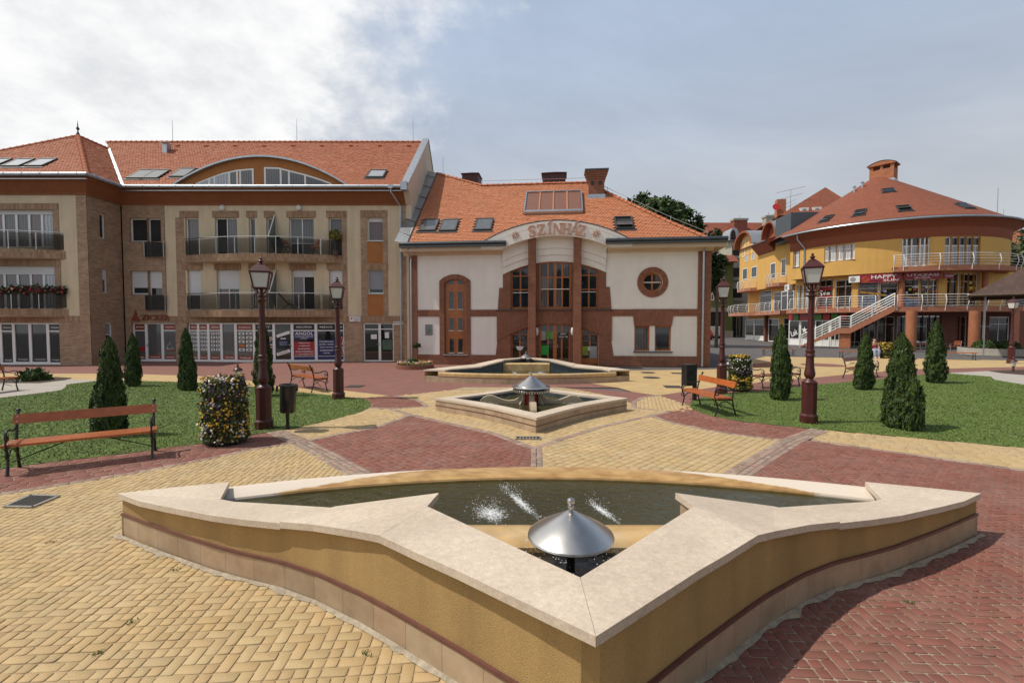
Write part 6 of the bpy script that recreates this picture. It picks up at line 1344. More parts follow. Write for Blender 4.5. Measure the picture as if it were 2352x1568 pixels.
# soffit, fascia, gutter, cone roof
A = np.linspace(PL,PR_,61)
mb = MB(); prof = [(RW-.02,zEv-1.6),(RW+.05,zEv-1.5),(RW+.12,zEv-.75),(RW+.45,zEv-.35),(RE-.05,zEv-.2),(RE-.05,zEv)]
mb.loft([[(r_*math.cos(a),r_*math.sin(a),z) for r_,z in prof] for a in A], False, False); mb.build('fascia', M_BROWNF, yb, smooth=30)
zAp = 17.9
mb = MB(); n = 72; fl = RE+.06
rs_ = [(fl,zEv),(fl-.65,zEv+.24)]; mb.loft([[(r_*math.cos(a),r_*math.sin(a),z) for a in A] for r_,z in rs_], False, False); mb.build('eave_flashing', M_GALV, yb, smooth=40)
mb = MB()
AA = np.linspace(0,2*PI,73); pr = [(fl-.6,zEv+.25),(6.,zEv+.25+(zAp-zEv-.25)*(fl-.6-6)/(fl-.6-.7)),(.7,zAp)]
mb.loft([[(r_*math.cos(a),r_*math.sin(a),z) for a in AA] for r_,z in pr], False, False)
mb.uvf = lambda p: np.stack([(np.arctan2(p[:,1],p[:,0]) % (2*PI))*7., (fl-np.hypot(p[:,0],p[:,1]))*1.17],1); mb.build('roof', M_ROOFR, yb, smooth=30)
gm = MB(); gm.tube([((RE+.1)*math.cos(a),(RE+.1)*math.sin(a),zEv-.03) for a in A], .09, 8); gm.build('gutter', M_GALV, yb, smooth=40)
def cone_px(u,v):
    best = None; r = ray(u,v); k = (zAp-zEv-.25)/(fl-1.3)
    for i in range(1,4000):
        t = 30+i*.008; x,y,z = r.x*t-CX, r.y*t-CY, CAM_H+r.z*t; d = math.hypot(x,y)
        if d < fl and z <= zEv+.25+(fl-.6-d)*k: return x,y,z
    return None
al = math.atan2(zAp-zEv-.25, fl-1.3)
for (u,v,wd,ht,op) in ((2040,438,1.0,.9,0),(1975,489,.95,1.3,.2),(2076,479,1.0,1.25,.35),(1899,503,.95,1.3,.2),(2215,474,1.1,1.1,-.3)):
    p = cone_px(u,v)
    if p:
        ph = math.atan2(p[1],p[0]); e = Vector((-math.sin(ph),math.cos(ph),0)); s_ = Vector((-math.cos(ph)*math.cos(al),-math.sin(ph)*math.cos(al),math.sin(al))); sl = Slope((0,0,0), e, s_); q = Vector(p); sl.p = q; skylight(yb, sl, 0, 0, wd, ht, op, glass=M_GLASS)
# big chimney
M = Matrix.Translation((.35,-.25,0)) @ Matrix.Rotation(R(-52),4,'Z')
x_,zt_ = None, zAp+1.55
mb = MB(M); mb.box(-1.05,1.05,-.75,.75,zAp-.9,zAp+.75); 
for sx in (-1,1):
    for sy in (-1,1): mb.box(sx*1.05-.3*(sx > 0),sx*1.05+.3*(sx < 0),sy*.75-.25*(sy > 0),sy*.75+.25*(sy < 0),zAp+.75,zAp+1.25)
mb.box(-.12,.12,-.75,-.5,zAp+.75,zAp+1.25); ch = mb.build('chimney', M_BRICKO, yb)
arcp = [(-1.22,zAp+1.2)]+[(1.22*t,zAp+1.25+.38*(1-t*t)) for t in np.linspace(-1,1,11)]+[(1.22,zAp+1.2)]
MB(M).prismY(arcp,-.9,.9).build('chimney_hood', M_BRICKO, ch); MB(M).strip([(1.28*t,-.95,zAp+1.27+.40*(1-t*t)) for t in np.linspace(-1,1,13)],[(1.28*t,.95,zAp+1.27+.40*(1-t*t)) for t in np.linspace(-1,1,13)]).build('chimney_cap', M_ZINC, ch)
MB(M).box(-1.12,1.12,-.82,.82,zAp-.75,zAp-.35).build('chimney_flashing', M_GALV, ch)
for u in (1961,1967): pass
x,y,z = cone_px(1962,441) or (-7,-3,15); MB().lathe([(.08,-.3),(.08,.5),(.2,.5),(.02,.7)],10,(x,y,z)).build('vent_pipe', M_GALV, yb); MB().lathe([(.08,-.3),(.08,.6),(.2,.6),(.02,.8)],10,(x+.7,y-.2,z+.3)).build('vent_pipe', M_GALV, yb)
# upper balcony on the right
b0,_ = cyl(2053,615,RG+.2); b1 = R(297); zUb = 7.25; ring('balcony', RG+.15, b0, b1, zUb-.42, zUb, M_TERRA, None, RW-.1)
def railing(parent, pts_fn, n_seg, posts, z0, hr=1.05, bars=5, bow=.16, out=None, name='railing'):
    """white tube railing along pts_fn(t) -> (x,y,nx,ny); posts bellied outwards"""
    mb = MB(); T = np.linspace(0,1,n_seg+1)
    bel = lambda h: bow*math.sin(PI*min(max(h/hr,0),1))*(1 if h < hr*.6 else .9)
    for k in range(bars):
        h = hr*(.12+.88*k/(bars-1)) if bars > 1 else hr; o = bel(h)
        mb.tube([(lambda q: (q[0]+q[2]*o,q[1]+q[3]*o,(z0(t) if callable(z0) else z0)+h))(pts_fn(t)) for t in T], .028 if k == bars-1 else .016, 5)
    r_ = mb.build(name, M_RAILW, parent, smooth=50)
    for t in posts:
        q = pts_fn(t); zb = z0(t) if callable(z0) else z0; mb = MB(); mb.tube([(q[0]+q[2]*(.06+bel(h)),q[1]+q[3]*(.06+bel(h)),zb+h) for h in np.linspace(-.35,hr,8)], .036, 5); mb.build('railing_post', M_RAILW, r_, smooth=50)
    return r_
def arcf(Rr, p0, p1): return lambda t: (Rr*math.cos(p0+(p1-p0)*t), Rr*math.sin(p0+(p1-p0)*t), math.cos(p0+(p1-p0)*t), math.sin(p0+(p1-p0)*t))
railing(yb, arcf(RG+.1,b0,b1), 24, [0,.06,.28,.5,.72,.92,1], zUb)
mb = MB(); q0 = MC(b0+.01,RW)
# gallery slab: round part and straight part to the right
p_l = R(190); p_r = R(276)
ring('gallery', RG, p_l, p_r, zSl-.45, zSl, M_TERRA, None, RSH-.3)
ge = Vector((RG*math.cos(p_r), RG*math.sin(p_r), 0)); gd = Vector((math.cos(p_r+PI/2), math.sin(p_r+PI/2),0)); gn = Vector((math.cos(p_r),math.sin(p_r),0))
g2 = ge+gd*14; mb = MB(); a,b,c,d = ge, g2, g2-gn*6, ge-gn*6; mb.prism([(p.x,p.y) for p in (a,b,c,d)], zSl-.45, zSl); mb.build('gallery', M_TERRA, yb)
sw_ = ge-gn*2.4; ag = math.atan2(gd.y,gd.x); MG = Matrix.Translation((sw_.x,sw_.y,0)) @ Matrix.Rotation(ag,4,'Z')
ho = [(.5,2.6,.02,2.9),(3.4,5.6,.02,2.9),(6.6,8.8,.02,2.9)]
mb = MB(MG); facade(mb, -1.5, 12, 0, zSl-.4, ho, 0, .2); mb.build('ground_floor_wall', M_BRICKD, yb)
ho2 = [(1.,3.4,zSl+.02,6.4),(5.,7.6,zSl+.02,6.4)]
mb = MB(MG); facade(mb, -1.5, 12, zSl, 7.0, ho2, 0, .2); mb.build('gallery_wall', M_YELW, yb)
for q in ho+ho2: window(yb, *q, .12, 2, [.78,.22], M=MG, pm=M_GLASSS, fw=.09, name='shop_window')
# gallery railing (left of the stair head, right of it)
ph_st,_ = cyl(2061,690,RG); ph_s0,_ = cyl(1790,690,RG)
railing(yb, arcf(RG-.06,p_l+R(2),ph_st-R(8)), 24, np.linspace(0.02,1,9), zSl); 
railing(yb, arcf(RG-.06,ph_st,p_r), 16, np.linspace(0,1,5), zSl); railing(yb, lambda t: (ge.x+gd.x*13*t-gn.x*.06, ge.y+gd.y*13*t-gn.y*.06, gn.x, gn.y), 8, np.linspace(.1,1,6), zSl)
# gallery shops
gs = [crect(1792,668,1806,706,RSH), crect(1806,668,1821,706,RSH), crect(1829,655,1858,707,RSH), crect(1876,642,1913,707,RSH), crect(1917,642,1957,707,RSH), crect(1971,648,2018,707,RSH), crect(2020,648,2063,707,RSH), crect(2076,641,2113,704,RSH), crect(2114,641,2155,704,RSH), crect(2175,628,2205,704,RSH), crect(2206,628,2247,704,RSH)]
ztop = zWb+.05
hl = []
for q in gs: hl.append((q[0],q[1],zSl,min(q[3],ztop-.1)))
cyl_wall('gallery_wall', RSH, PL, PR_, zSl, ztop+.3, hl, M_YELW)
MB().loft([[(r_*math.cos(a),r_*math.sin(a),zWb) for r_ in (RW,RSH-.1)] for a in A], False, False).build('gallery_soffit', M_BROWNF, yb)
M_YPAP = mat('yellow_paper', (.50,.50,.08), .7, .2, 8); M_OPAP = mat('orange_paper', (.55,.10,.02), .7, .2, 8); M_BLUEP = mat('blue_film', (.10,.18,.36), .3, .5, 5, (.45,.5,.55), .6, 4.); M_BAND = mat('yellow_band', (.60,.30,.02), .5, .1)
wins = []
for i,q in enumerate(hl):
    door = i in (4,8,9); pm = {2:M_GLASSP}.get(i, M_GLASSS)
    cols = {0:1,1:1,2:[.6,.4],3:1,4:[.62,.38],5:1,6:1,7:1,8:[.45,.35,.2],9:1,10:[.5,.5]}[i]
    wins.append((cwin((q[0],q[1],q[2]+.02,q[3]), RSH, cols, [.78,.22], pm=pm, name='shop_door' if door else 'shop_window', fw=.09), (q[0]+q[1])/2, 2*RSH*math.sin((q[1]-q[0])/2), q[2], q[3], RSH*math.cos((q[1]-q[0])/2)))
def film(i, x0, x1, z0, z1, m, tilt=0., y=.105, nm='poster'):
    o,ph,wd,za,zb,Rr = wins[i]; mb = MB(MC(ph,Rr) @ Matrix.Translation((wd*((x0+x1)/2-.5),0,za+(zb-za)*(z0+z1)/2)) @ Matrix.Rotation(tilt,4,'Y')); mb.box(-wd*(x1-x0)/2,wd*(x1-x0)/2,y,y+.01,-(zb-za)*(z1-z0)/2,(zb-za)*(z1-z0)/2); return mb.build(nm, m, o)
film(3,.05,.95,.62,.76,M_CRIM); film(3,.05,.95,.36,.46,M_CRIM); film(3,.05,.95,.02,.10,M_CRIM)
o,ph,wd,za,zb,Rr = wins[3]; MM = MC(ph,Rr); text('S', -wd*.28, za+(zb-za)*.54, .09, .34, .55, M_LETTER, o, MM); text('eus', wd*.08, za+(zb-za)*.52, .09, .6, .24, M_LETTER, o, MM)
film(5,.04,.96,.04,.45,M_BLUEP); film(6,.30,.75,.12,.42,M_BLUEP); film(7,.06,.95,.02,.36,M_BLUEP)
film(5,.02,.98,.56,.62,M_BAND,.17,.095); film(6,.02,.98,.45,.51,M_BAND,.17,.095); film(7,.05,.95,.33,.38,M_BAND,.15,.095)
rr = random.Random(3)
for i,n_ in ((6,6),(7,10),(8,5),(10,6)):
    for k in range(n_): x,z = rr.uniform(.06,.80),rr.uniform(.45,.70); film(i,x,x+rr.uniform(.12,.22),z,z+.055+rr.random()*.03,rr.choice((M_YPAP,M_YPAP,M_OPAP,M_PAPER,M_BLUEP)),0,.10-.002*k,'notice')
# signs over the gallery
def sign_c(u0,u1,v0,v1,Rr,m,nm='sign_board'):
    q = crect(u0,v0,u1,v1,Rr); ph = (q[0]+q[1])/2; wd = 2*Rr*math.sin((q[1]-q[0])/2); M = MC(ph,Rr*math.cos((q[1]-q[0])/2)); o = MB(M).box(-wd/2,wd/2,-.08,.02,q[2],q[3]).build(nm, m, yb); return o,M,wd,q[2],q[3]
o,M,wd,za,zb = sign_c(1971,2071,629,648,RW+.12,M_CRIM); h_ = zb-za
text('HAPPY', wd*.10, za+h_*.66, -.10, wd*.58, h_*.42, M_LETTER, o, M); text('SUN', wd*.26, za+h_*.22, -.10, wd*.34, h_*.27, M_LETTER, o, M)
mb = MB(M); sp_ = [(-wd*.33+(.05+.012*k)*math.cos(k*.62),-.09,za+h_*.42+(.05+.012*k)*math.sin(k*.62)) for k in range(22)]; mb.tube(sp_, .03, 4); mb.build('sun_emblem', M_OPAP, o)
mb = MB(M); mb.tube([(wd*(-.2+.05*k),-.09,za+h_*(.24+.05*math.sin(k*1.5))) for k in range(6)], .025, 4); mb.build('wave_emblem', M_NAVY, o)
o,M,wd,za,zb = sign_c(2076,2161,625,641,RW+.12,M_CRIM); h_ = zb-za; text('UTAZÁSI', 0, za+h_*.66, -.10, wd*.84, h_*.44, M_LETTER, o, M); text('IRODA', 0, za+h_*.2, -.10, wd*.42, h_*.22, M_LETTER, o, M)
o,M,wd,za,zb = sign_c(2167,2190,627,639,RW+.12,M_CRIM); text('UTAZÁS', 0, (za+zb)/2, -.10, wd*.8, (zb-za)*.4, M_LETTER, o, M)
def ac_unit(M, loc_label=None):
    mb = MB(M); mb.box(-.42,.42,-.34,0,0,.58); o = mb.build('air_conditioner', M_WHITE, yb); MB(M @ Matrix.Translation((-.1,-.345,.29)) @ Matrix.Rotation(PI/2,4,'X')).lathe([(.22,-.01),(.22,.012),(.05,.02)],14).build('fan_grille', mat('grey_grille',(.25,.25,.25),.5), o)
q = crect(1957,640,1970,649,RW); ac_unit(MC((q[0]+q[1])/2,RW-.05) @ Matrix.Translation((0,0,q[2])))
q = crect(1792,651,1806,662,RW); ac_unit(MC((q[0]+q[1])/2,RSH-.05) @ Matrix.Translation((0,0,q[2]-.2)))
# upper columns between shops
for u in (1867,2069.5,2261): 
    p,_ = cyl(u,690,RSH+.45); MB().lathe([(.21,zSl),(.21,zWb)],14,((RSH+.45)*math.cos(p),(RSH+.45)*math.sin(p),0)).build('column', M_BRICKO, yb, smooth=True)
# ground floor
gfh = []
for (u0,u1) in ((1795,1822),(1911,1930),(1948,1978),(1982,2010),(2014,2055),(2060,2096),(2100,2160),(2196,2222),(2226,2245),(2254,2290)):
    p0,_ = cyl(u0,760,RGF); p1,_ = cyl(u1,760,RGF); gfh.append((p0,p1,.0,2.95))
cyl_wall('ground_floor_wall', RGF, PL, PR_, 0, zSl-.4, gfh, M_BRICKD)
for i,q in enumerate(gfh): cwin((q[0],q[1],.02,2.93), RGF, 2 if i not in (0,1) else 1, [.14,.62,.24], pm=M_GLASSS, fw=.08, name='shop_window', fm=mat('grey_frame', (.42,.42,.41), .4))
M_GREENS = mat('green_sign', (.05,.17,.015), .4, .1)
p0,_ = cyl(1813,770,RG-1.2)
for (ua,ub,m_) in ((1812,1823,M_REDS),(1824,1834,M_GREENS),(1837,1857,M_REDS),(1871,1887,M_GREENS),(1890,1906,M_REDS),(1909,1925,M_GREENS),(1928,1944,M_REDS)):
    q = crect(ua,726,ub,737,RG-.6); ph = (q[0]+q[1])/2; wd = 2*(RG-.6)*math.sin((q[1]-q[0])/2); MB(MC(ph,RG-.62)).box(-wd/2,wd/2,-.03,.05,2.62,3.2).build('sign_board', m_, yb)
# white shop front of the corner shop, close behind the stair
q = [crect(a,738,b,792,RG-.7) for a,b in ((1811,1836),(1837,1856),(1871,1905),(1906,1929))]
for i,k in enumerate(q):
    ph = (k[0]+k[1])/2; wd = 2*(RG-.7)*math.sin((k[1]-k[0])/2); o = window(yb, -wd/2, wd/2, .02, 2.60, 0, 1 if i < 2 else 2, [.24,.76], M=MC(ph,RG-.75), pm=[M_WHITE,M_GLASSS]*2, name='shop_door' if i == 1 else 'shop_window', fw=.1)
    if i == 0: text('Lak', 0, 1.3, .02, wd*.62, .6, M_LETTER, o, MC(ph,RG-.75), -.35)
    if i == 1: mb = MB(MC(ph,RG-.75)); mb.prismY([(.34*(1 if j % 2 == 0 else .42)*math.sin(j*PI/5),1.6+.34*(1 if j % 2 == 0 else .42)*math.cos(j*PI/5)) for j in range(10)],.02,.03); mb.build('star_emblem', M_LETTER, o)
for u in (2091,2236):
    g = G(u,806.5); mb = MB(); mb.lathe([(.36,0),(.36,3.3)],18,(g.x-CX,g.y-CY,0)); mb.uvf = lambda p,gx=g.x-CX,gy=g.y-CY: np.stack([np.arctan2(p[:,1]-gy,p[:,0]-gx)*.36,p[:,2]],1); o = mb.build('column', M_BRICKO, yb, smooth=True)
    MB().box(g.x-CX-.02,g.x-CX+.9,g.y-CY-.42,g.y-CY-.39,2.02,2.05).build('lamp_bracket', M_GALV, o)
g = G(2349,806); MB().box(g.x-CX-.35,g.x-CX+.35,g.y-CY,g.y-CY+.6,0,3.3).build('pillar', M_BRICKD, yb)
# staircase in front of the gallery
B_ = Vector((28.55,45.35,0))-Vector((CX,CY,0)); T_ = Vector((RG*math.cos(ph_st-R(1)),RG*math.sin(ph_st-R(1)),0)); Td = (T_-B_).normalized(); T_ = T_+Vector((Td.y,-Td.x,0))*.15; Td = (T_-B_).normalized(); Tn = Vector((Td.y,-Td.x,0)); Ls = (T_-B_).length
zl = 1.78; l0, l1 = Ls*.445, Ls*.555
def zst_(t):
    s = t*Ls
    return zl*s/l0 if s < l0 else zl if s < l1 else zl+(zSl-zl)*(s-l1)/(Ls-l1)
wst = 1.25
def sp3(t, off, z): p = B_+Td*(t*Ls)+Tn*off; return (p.x,p.y,z)
ts = [0,l0/Ls,l1/Ls,1]
for off in (0,wst): 
    mb = MB(); lo = [sp3(t,off,max(zst_(t)-.42,-.02)) for t in ts]; hi = [sp3(t,off,zst_(t)+.10) for t in ts]; lo2 = [sp3(t,off+.12,max(zst_(t)-.42,-.02)) for t in ts]; hi2 = [sp3(t,off+.12,zst_(t)+.10) for t in ts]
    mb.strip(lo,hi).strip(lo2,hi2).strip(hi,hi2).strip(lo,lo2); mb.build('stringer', M_TERRA, yb)
MB().strip([sp3(t,.1,max(zst_(t)-.40,-.01)) for t in ts],[sp3(t,wst,max(zst_(t)-.40,-.01)) for t in ts]).build('stair_underside', M_YELW, yb)
n = 22
for i in range(n):
    t0_,t1_ = i/n,(i+1)/n; z = zst_(t1_); mb = MB(); mb.add([sp3(t0_,.1,z-.18),sp3(t0_,wst,z-.18),sp3(t1_,wst,z-.18),sp3(t1_,.1,z-.18),sp3(t0_,.1,z),sp3(t0_,wst,z),sp3(t1_,wst,z),sp3(t1_,.1,z)],[(0,3,2,1),(4,5,6,7),(0,1,5,4),(1,2,6,5),(2,3,7,6),(3,0,4,7)]); mb.build('step', M_CONC, yb)
for off in (.05,wst+.06): railing(yb, lambda t,off=off: (*sp3(t,off,0)[:2],0,0), 36, [0,.14,.44,.56,.78,1.], lambda t: zst_(t)+.1, bow=0)
mb = MB(); c = B_+Td*(l0+l1)/2+Tn*(wst/2); mb.cbox((c.x,c.y,.68),.85,1.1,1.36,math.atan2(Td.y,Td.x)); mb.build('stair_pier', M_BRICKO, yb)
# downpipe on the left
p,_ = cyl(1849,560,RW+.05); MB().tube([((RW+.75)*math.cos(p-.03),(RW+.75)*math.sin(p-.03),zEv-.1),((RW+.7)*math.cos(p-.03),(RW+.7)*math.sin(p-.03),zEv-.6),((RW+.08)*math.cos(p),(RW+.08)*math.sin(p),zEv-1.5),((RW+.08)*math.cos(p),(RW+.08)*math.sin(p),zWb)],.07,8).build('downpipe', M_GALV, yb, smooth=40)
# ---------------------------------------------------------------- receding wing of the yellow building
WF = Frame(32.4, 66.0, math.atan2(-16,-1.3))
yw_ = thing('yellow_wing_building', 'yellow four storey wing with barrel arched dormers and curved white balconies behind the staircase', 'building', WF.o, WF.a)
def wr_(u0,v0,u1,v1,d=0.): return WF.rect(u0,v0,u1,v1,d)
Lw = 13.2; zWe = 12.6
dw = [wr_(1705,553,1711,590), wr_(1712,546,1719,600), wr_(1727,545,1734,596)]
ww = [wr_(1706,616,1717,642), wr_(1726,612,1739,637), wr_(1770,604,1782,640), wr_(1795,594,1806,634)]
gw = [wr_(1730,668,1756,714), wr_(1761,670,1777,712)]
mb = MB(); facade(mb, 0, Lw+2, zUp-.3, zWe, [], 0, .15); facade(mb, .9, Lw+2, 0, zUp-.3, [], .9, .15); mb.poly([(0,0,zUp-.3),(Lw+2,0,zUp-.3),(Lw+2,.9,zUp-.3),(0,.9,zUp-.3)]); mb.poly([(0,0,zUp-.3),(0,11,zUp-.3),(0,11,zWe),(0,0,zWe)]); mb.poly([(.9,.9,0),(.9,11,0),(.9,11,zUp),(.9,.9,zUp)]); mb.build('wall', M_YELW, yw_)
for q in ww: window(yw_, *q, -.04, 1, 1, pm=M_GLASSB, fw=.09, name='window')
for q in dw: window(yw_, *q, -.04, 1, 1, pm=M_CURTL, fw=.09, name='window')
for q in gw: window(yw_, *[*q[:2],zSl+.05,q[3]], .86, 1, [.8,.2], pm=M_GLASSS, fw=.08, name='shop_window')
q = wr_(1713,728,1763,775,.9)
for a,b in ((q[0],q[0]+(q[1]-q[0])*.42),(q[0]+(q[1]-q[0])*.44,q[1])): window(yw_, a,b,.02,2.9,.84,1,[.2,.55,.25],pm=[M_WHITE,M_GLASSS,M_GLASSS],fw=.1,name='shop_window')
q = wr_(1766,728,1790,775,.9); window(yw_, q[0],q[1],.02,2.9,.84,1,[.75,.25],pm=M_GLASSS,fw=.1,name='shop_window')
mb = MB(); mb.box(q[0]-.5,q[0]-.1,.5,.9,0,zSl); mb.build('pillar', M_BRICKD, yw_)
# gallery of the wing with its bulge
gx = np.linspace(-1.2,Lw+1.5,30); gy = [-1.1+.9*math.exp(-((x-6.2)/1.0)**2)-.35*math.sin(x*.5) for x in gx]
mb = MB(); mb.prism([(x,y) for x,y in zip(gx,gy)]+[(Lw+1.5,.9),(-1.2,.9)], zSl-.45, zSl); mb.build('gallery', M_TERRA, yw_)
def gf(t): x = -1.2+(Lw+2.7)*t; return (x, float(np.interp(x,gx,gy))+.05, 0, -1)
railing(yw_, gf, 30, np.linspace(0,1,11), zSl)
for (u0,u1,v,dep) in ((1694,1737,659,1.15),(1760,1806,643,1.2)):
    a_,b_ = WF.px(u0+4,v,-dep*.4)[0], WF.px(u1,v,-.1)[0]; zb_ = zUp
    xs_ = np.linspace(a_,b_,17); ys_ = [-dep*(1-((2*(x-a_)/(b_-a_)-1))**4)**.5 if abs(2*(x-a_)/(b_-a_)-1) < 1 else 0 for x in xs_]
    MB().prism([(x,y) for x,y in zip(xs_,ys_)]+[(b_,.0),(a_,.0)][:0], zb_-.4, zb_).build('balcony', M_TERRA, yw_)
    railing(yw_, lambda t,a_=a_,b_=b_,xs_=xs_,ys_=ys_: (a_+(b_-a_)*t, float(np.interp(a_+(b_-a_)*t,xs_,ys_))+.05,0,-1), 20, np.linspace(.08,.92,5), zb_, bow=.1)
# barrel dormers, recessed roof, ridge
M_ZINCL = mat('light_zinc_roof', (.38,.41,.43), .4, .1, 2, metal=.6)
def barrel(u0,u1,vtop,vsp,yb_,col):
    a_,b_ = WF.px(u0,vsp,-.5)[0],WF.px(u1,vsp,-.5)[0]; zt = WF.px((u0+u1)/2,vtop,-.5)[1]; zs_ = WF.px((u0+u1)/2,vsp,-.5)[1]; c_ = (a_+b_)/2; h_ = (b_-a_)/2
    f = lambda k: [(c_+h_*k*math.cos(q), zs_+(zt-zs_)*k*math.sin(q)) for q in np.linspace(PI,0,15)]
    o_,i_ = f(1.),f(.88); MB().loft([[(x,-.8,z) for x,z in o_],[(x,4.5,z) for x,z in o_]],False,False).build('dormer_roof', M_ZINCL, yw_, smooth=40)
    MB().loft([[(x,-.8,z) for x,z in o_],[(x,-.8,z) for x,z in i_],[(x,-.02,z) for x,z in i_]],False,False).build('dormer_arch', M_BROWNF, yw_)
    MB().prismY([(a_+.1,zWe-1)]+[(x,z) for x,z in i_]+[(b_-.1,zWe-1)], -.03, .2).build('dormer_wall', col, yw_)
barrel(1689,1731,531,566,0,M_YELW); barrel(1753,1786,508,545,0,M_BROWNF)
a_,b_ = WF.px(1733,590,-.5)[0],WF.px(1770,590,-.5)[0]; MB().prismX([(-.02,zWe-1.6),(-.9,zWe-.55),(-.95,zWe-.3),(.1,zWe-.2),(.1,zWe-1.6)],a_,b_).build('eave_cove', M_BROWNF, yw_); MB().tube([(a_,-1.0,zWe-.35),(b_,-1.0,zWe-.35)],.1,8).build('gutter', M_ZINC, yw_)
xz0,xz1 = WF.px(1786,560,-.5)[0],WF.px(1786,560,-.5)[0]+.15; MB().box(xz0,xz0+3.4,-.75,3.5,zWe-1.2,zWe+1.75).build('zinc_side', M_ZINC, yw_)
MB().poly([(0,-.3,zWe),(Lw+2,-.3,zWe),(Lw+2,5,zWe+3.2),(0,5,zWe+3.2)]).poly([(0,5,zWe+3.2),(Lw+2,5,zWe+3.2),(Lw+2,11,zWe),(0,11,zWe)]).build('roof', M_ROOFR, yw_)
MB().poly([(Lw+2.01,.0,0),(Lw+2.01,11,0),(Lw+2.01,11,zWe),(Lw+2.01,5,zWe+3.2),(Lw+2.01,0,zWe)]).build('gable', M_BROWNF, yw_)
# tall back building with hipped roof and air conditioners
bk = thing('tall_hipped_building', 'red brown building with hipped roof and two air conditioners rising behind the round building', 'building', (38.5,62,0), R(-12))
def at2(u,v,y): p = AtY(u,v,y); return bk_i @ p
bpy.context.view_layer.update(); bk_i = bk.matrix_world.inverted()
zk = AtY(1866,484,60).z; x0_ = AtY(1815,500,60).x-38.5; x1_ = AtY(1968,470,60).x-38.5; zpk = AtY(1904,429,63).z
MB().box(x0_,x1_,-1,8,0,zk-.1).build('wall', M_BROWNF, bk)
xm = (AtY(1904,429,62).x-38.5); mb = MB(); mb.add([(x0_-.6,-1.9,zk-.4),(x1_+.6,-1.9,zk-.4),(x1_+.6,8.6,zk-.4),(x0_-.6,8.6,zk-.4),(xm,2.,zpk),(xm,5.,zpk)],[(0,1,4),(1,2,5,4),(2,3,5),(3,0,4,5)]); mb.build('roof', M_ROOFR, bk)
for u,v in ((1866,556-0,),) : pass
for u in (1866,1893):
    p = AtY(u,478,59.5)-Vector((38.5,62,0)); M = Matrix.Translation((p.x,-1.02,p.z-.4)); o = MB(M).box(-.5,.5,-.4,0,0,.75).build('air_conditioner', M_WHITE, bk); MB(M @ Matrix.Translation((0,-.41,.37)) @ Matrix.Rotation(PI/2,4,'X')).lathe([(.27,-.01),(.27,.01),(.05,.02)],12).build('fan_grille', MT['grey_grille'], o)
p = AtY(1818,462,60)-Vector((38.5,62,0)); ch = MB().box(p.x-.55,p.x+.55,-.4,.5,zk-3.5,AtY(1818,447,60).z).build('chimney', M_BRICKO, bk); MB(Matrix.Translation((p.x-.7,-.5,p.z-.3)) @ Matrix.Rotation(R(70),4,'X')).lathe([(.02,.0),(.3,.06),(.5,.2)],14).build('satellite_dish', M_REDC, ch, smooth=True)
p = AtY(1840,445,60)-Vector((38.5,62,0)); mb = MB(); zt_ = AtY(1840,424,60).z
mb.tube([(p.x,0,zk-3),(p.x,0,zt_)],.04,5)
for dz_,l_ in ((0,1.7),(-.9,1.4),(-1.6,.7),(-2.1,.7)): mb.tube([(p.x-l_,.1,zt_+dz_-.3),(p.x+l_,-.1,zt_+dz_+.3)],.025,4)
mb.build('antenna', M_GALV, bk)
